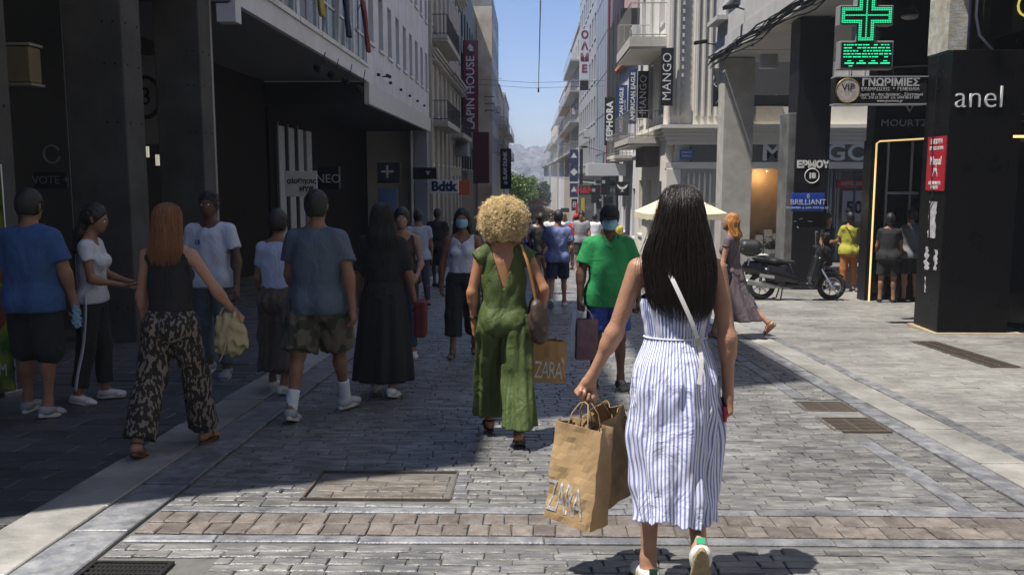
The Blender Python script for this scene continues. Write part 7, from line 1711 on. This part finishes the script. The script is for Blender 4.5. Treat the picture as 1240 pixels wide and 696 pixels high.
# shop fronts at ground level of the far right row
for (Y0, Y1, m_, rt) in ((50.6,58.2,BLACKM,RB_),(58.7,67.8,mat('dark_shop_band',(.06,.06,.065),.5,.2),RC_),(68.2,89.8,mat('dark_shop_band'),RD_)):
    zb = gz((Y0+Y1)/2)
    box('shop_band', 4.94,Y0,Z(-.55) if Y0 < 50 else Z(-.3),5.02 if Y0 > 50 else 5.0,Y1,Z(.25), m_, rt)
    k = Y0+.4
    while k < Y1-1.5: box('shop_glass', 4.97,k,zb-.3,4.995 if rt is not RB_ else 5.0,k+1.9,Z(-.6), GLASS, rt); k += 2.4
# lamp post, cross wires
MB_ = MB()
lp = wempty('street_lamp', (4.3,52,gz(52)), 0, 'grey street lamp with a round sign in front of the clad building', 'street lamp')
MB().tube([(4.3,52,gz(52)),(4.3,52,Z(1.4))], .06, 8).build('pole', mat('grey_pole',(.3,.3,.3),.5,.05,metal=.3), lp); MB().tube([(4.3,52,Z(1.4)),(3.2,52,Z(1.7))], .035, 6).build('arm', mat('grey_pole'), lp); MB().lathe([(.05,.06),(.22,.02),(.24,-.04),(.1,-.07)], 12, Matrix.Translation((3.2,52,Z(1.66)))).build('lamp_head', BLACKM, lp, smooth=True)
wr = wempty('overhead_wire', (.6,60,Z(6)), 0, 'single overhead wire running down the middle of the street', 'wire')
a = at(656,-60,26); c = at(652,107,60); MB().tube([a, a.lerp(c,.5)+Vector((0,0,-.25)), c], .022, 5).build('wire', RAILM, wr)
for k, (py, lb) in enumerate(((102,'upper of the two wires crossing the street high up'),(108,'lower of the two wires crossing the street high up'))):
    a = Vector((-4.6,60,Z(6.4-.34*k))); c = Vector((5.0,60,Z(6.2-.34*k))); o = MB().tube([a,(a+c)/2+Vector((0,0,-.22)),c], .014, 4).build('cross_wire', RAILM); tag(o, lb, 'wire')
tag(MB().tube([at(652,107,60), at(652,112,60)], .06, 6).build('wire_clamp', RAILM), 'small clamp joining the overhead wires', 'clamp')

# ---- trees down the street
def tree(x, Y, h, r, seed, label, m=LEAFM, n=5200):
    g = empty('street_tree', (x,Y,gz(Y)), 0, label, 'tree'); rr = random.Random(seed); tr = MB(); bk = mat('bark'); cl = []
    tr.tube([(0,0,0),(.05,.0,h*.25),(0,.05,h*.5)], [.16,.12,.09], 8)
    for k in range(9):
        a = rr.uniform(0,6.28); e = Vector((math.cos(a)*r*rr.uniform(.3,.85), math.sin(a)*r*rr.uniform(.3,.85), h*rr.uniform(.55,.95))); tr.tube([(0,.03,h*rr.uniform(.3,.5)), e*.55+Vector((0,0,h*.1)), e], [.07,.04,.015], 5); cl.append(e)
    cl += [Vector((rr.gauss(0,r*.35),rr.gauss(0,r*.35),h*rr.uniform(.5,.95))) for _ in range(12)]
    tr.build('trunk', bk, g)
    def f(q):
        c = q.choice(cl); return c+Vector((q.gauss(0,r*.2),q.gauss(0,r*.2),q.gauss(0,r*.16)))
    leafy('crown', m, g, f, n, .34, seed)
tree(-3.0,153,9.6,2.6,4,'leftmost bright green tree against the end of the left row', n=6500)
tree(-1.2,163,9.0,2.6,5,'second bright green tree from the left down the street', n=6500)
tree(.6,178,8.2,2.5,3,'shorter green tree in the middle of the gap down the street', n=5000)
tree(2.9,168,8.6,1.5,7,'narrow dark tree at the right of the street gap', LEAFD)
# low tiled kiosk roofs and far awnings
for (px, py, Y, w_, c_, lb) in ((650,243,135,3.0,(.35,.16,.10),'small terracotta roofed kiosk among the far trees'),(655,252,118,4.0,(.30,.24,.17),'tan canvas kiosk roof in front of the far trees')):
    q = at(px,py,Y); g = empty('kiosk', (q.x,q.y,gz(Y)), 0, lb, 'kiosk'); zz = q.z-gz(Y)
    MB().prism([(-w_/2,zz-.4),(w_/2,zz-.4),(0,zz+.3)], 2.4, 'y').build('roof', mat('roof_'+str(py), c_, .8, .2), g); MB().box(-w_/2+.3,.2,0,w_/2-.3,2.2,zz-.4).build('wall', mat('kiosk_wall',(.3,.28,.24),.8,.2), g)
# ---- distant city on its hill
HILL = mat('far_hill_scrub', (.12,.13,.09), .95, .3, .01)
b = MB(); nx, ny = 60, 16; vs = []
def hill(x, y):
    t = max(0, min(1, (y-340)/460)); t = t*t*(3-2*t)
    return -14.5+t*(40+4*noise.noise(Vector((x*.004+3,y*.002,0)))+.5*noise.noise(Vector((x*.05,y*.03,2))))
for j in range(ny+1):
    for i in range(nx+1):
        x = -500+1000*i/nx; y = 330+570*j/ny; vs.append((x,y,hill(x,y)-(.6 if j == 0 else 0)))
b.add(vs, [(j*(nx+1)+i,j*(nx+1)+i+1,(j+1)*(nx+1)+i+1,(j+1)*(nx+1)+i) for j in range(ny) for i in range(nx)])
tag(b.build('hills', HILL, smooth=True), kind='structure')
rr = random.Random(3); cityc = MB()
for i in range(1700):
    y = rr.uniform(275,690); x = rr.uniform(-.08,.10)*y; g_ = hill(x,y) if y > 340 else -14
    w_, d_, h_ = rr.uniform(2.5,6), rr.uniform(3,6), rr.uniform(2,6)
    cityc.box(x-w_/2,y-d_/2,g_-2,x+w_/2,y+d_/2,g_+h_,None,rr.random())
    cityc.box(x-w_/4,y-d_/4,g_+h_,x+w_/5,y+d_/4,g_+h_+.8,None,rr.random())
tag(cityc.build('distant_city', mat('far_city_walls',(.50,.48,.45),.8,.25,.12,tone=.35), tones=True), kind='stuff')
q = at(650,205,420)
cr = empty('crane', (q.x,q.y,-14), 0, 'thin crane mast leaning over the distant city', 'crane'); MB().tube([(2,0,0),(-5,0,q.z+16)], .3, 4).build('mast', mat('crane_grey',(.25,.27,.3),.6,.1), cr)
# ---- air
hz = MB().box(-510,-310,-20,510,905,34).build('haze', None, None)
hm = bpy.data.materials.new('haze'); hm.use_nodes = True; N = hm.node_tree.nodes; N.remove(N['Principled BSDF']); pv_ = N.new('ShaderNodeVolumePrincipled')
pv_.inputs['Color'].default_value = (.82,.88,1,1); pv_.inputs['Density'].default_value = .0012; pv_.inputs['Anisotropy'].default_value = .2
hm.node_tree.links.new(pv_.outputs[0], N['Material Output'].inputs['Volume']); hz.data.materials.append(hm); tag(hz, kind='stuff')

# air conditioners on the far facades
for k, (X, sd_, Y, dz, lb) in enumerate(((5.0,1,74,3.4,'air conditioner low on the tall grey building with louvred strips'),(5.0,1,94,6.6,'air conditioner between the deep stacked balconies'),(5.0,1,113,4.2,'air conditioner on the orange tinted apartment front'),(-3.3,-1,103,3.6,'air conditioner on the cream building past the black vertical sign'),(-3.3,-1,88,6.4,'air conditioner on the grey street front of the weathered block'),(5.04,1,40.6,6.2,'air conditioner above the upper stucco balcony'))):
    g = empty('air_conditioner', (X-sd_*.35, Y, Z(dz)), R(90) if sd_ > 0 else R(-90), lb, 'air conditioner')
    MB().box(-.45,-.18,-.3,.45,.18,.3).build('case', mat('ac_enamel',(.55,.55,.53),.5,.08), g, bevel=.02)
    MB().lathe([(.22,0),(.22,.02)], 16, rotm((-.1,.181,0),R(-90))).build('fan_grille', mat('ac_grille',(.08,.08,.08),.6,.1), g)
    MB().tube([(-.35,-.3,-.34),(-.35,.15,-.34)], .02, 4).tube([(.35,-.3,-.34),(.35,.15,-.34)], .02, 4).build('bracket', RAILM, g)
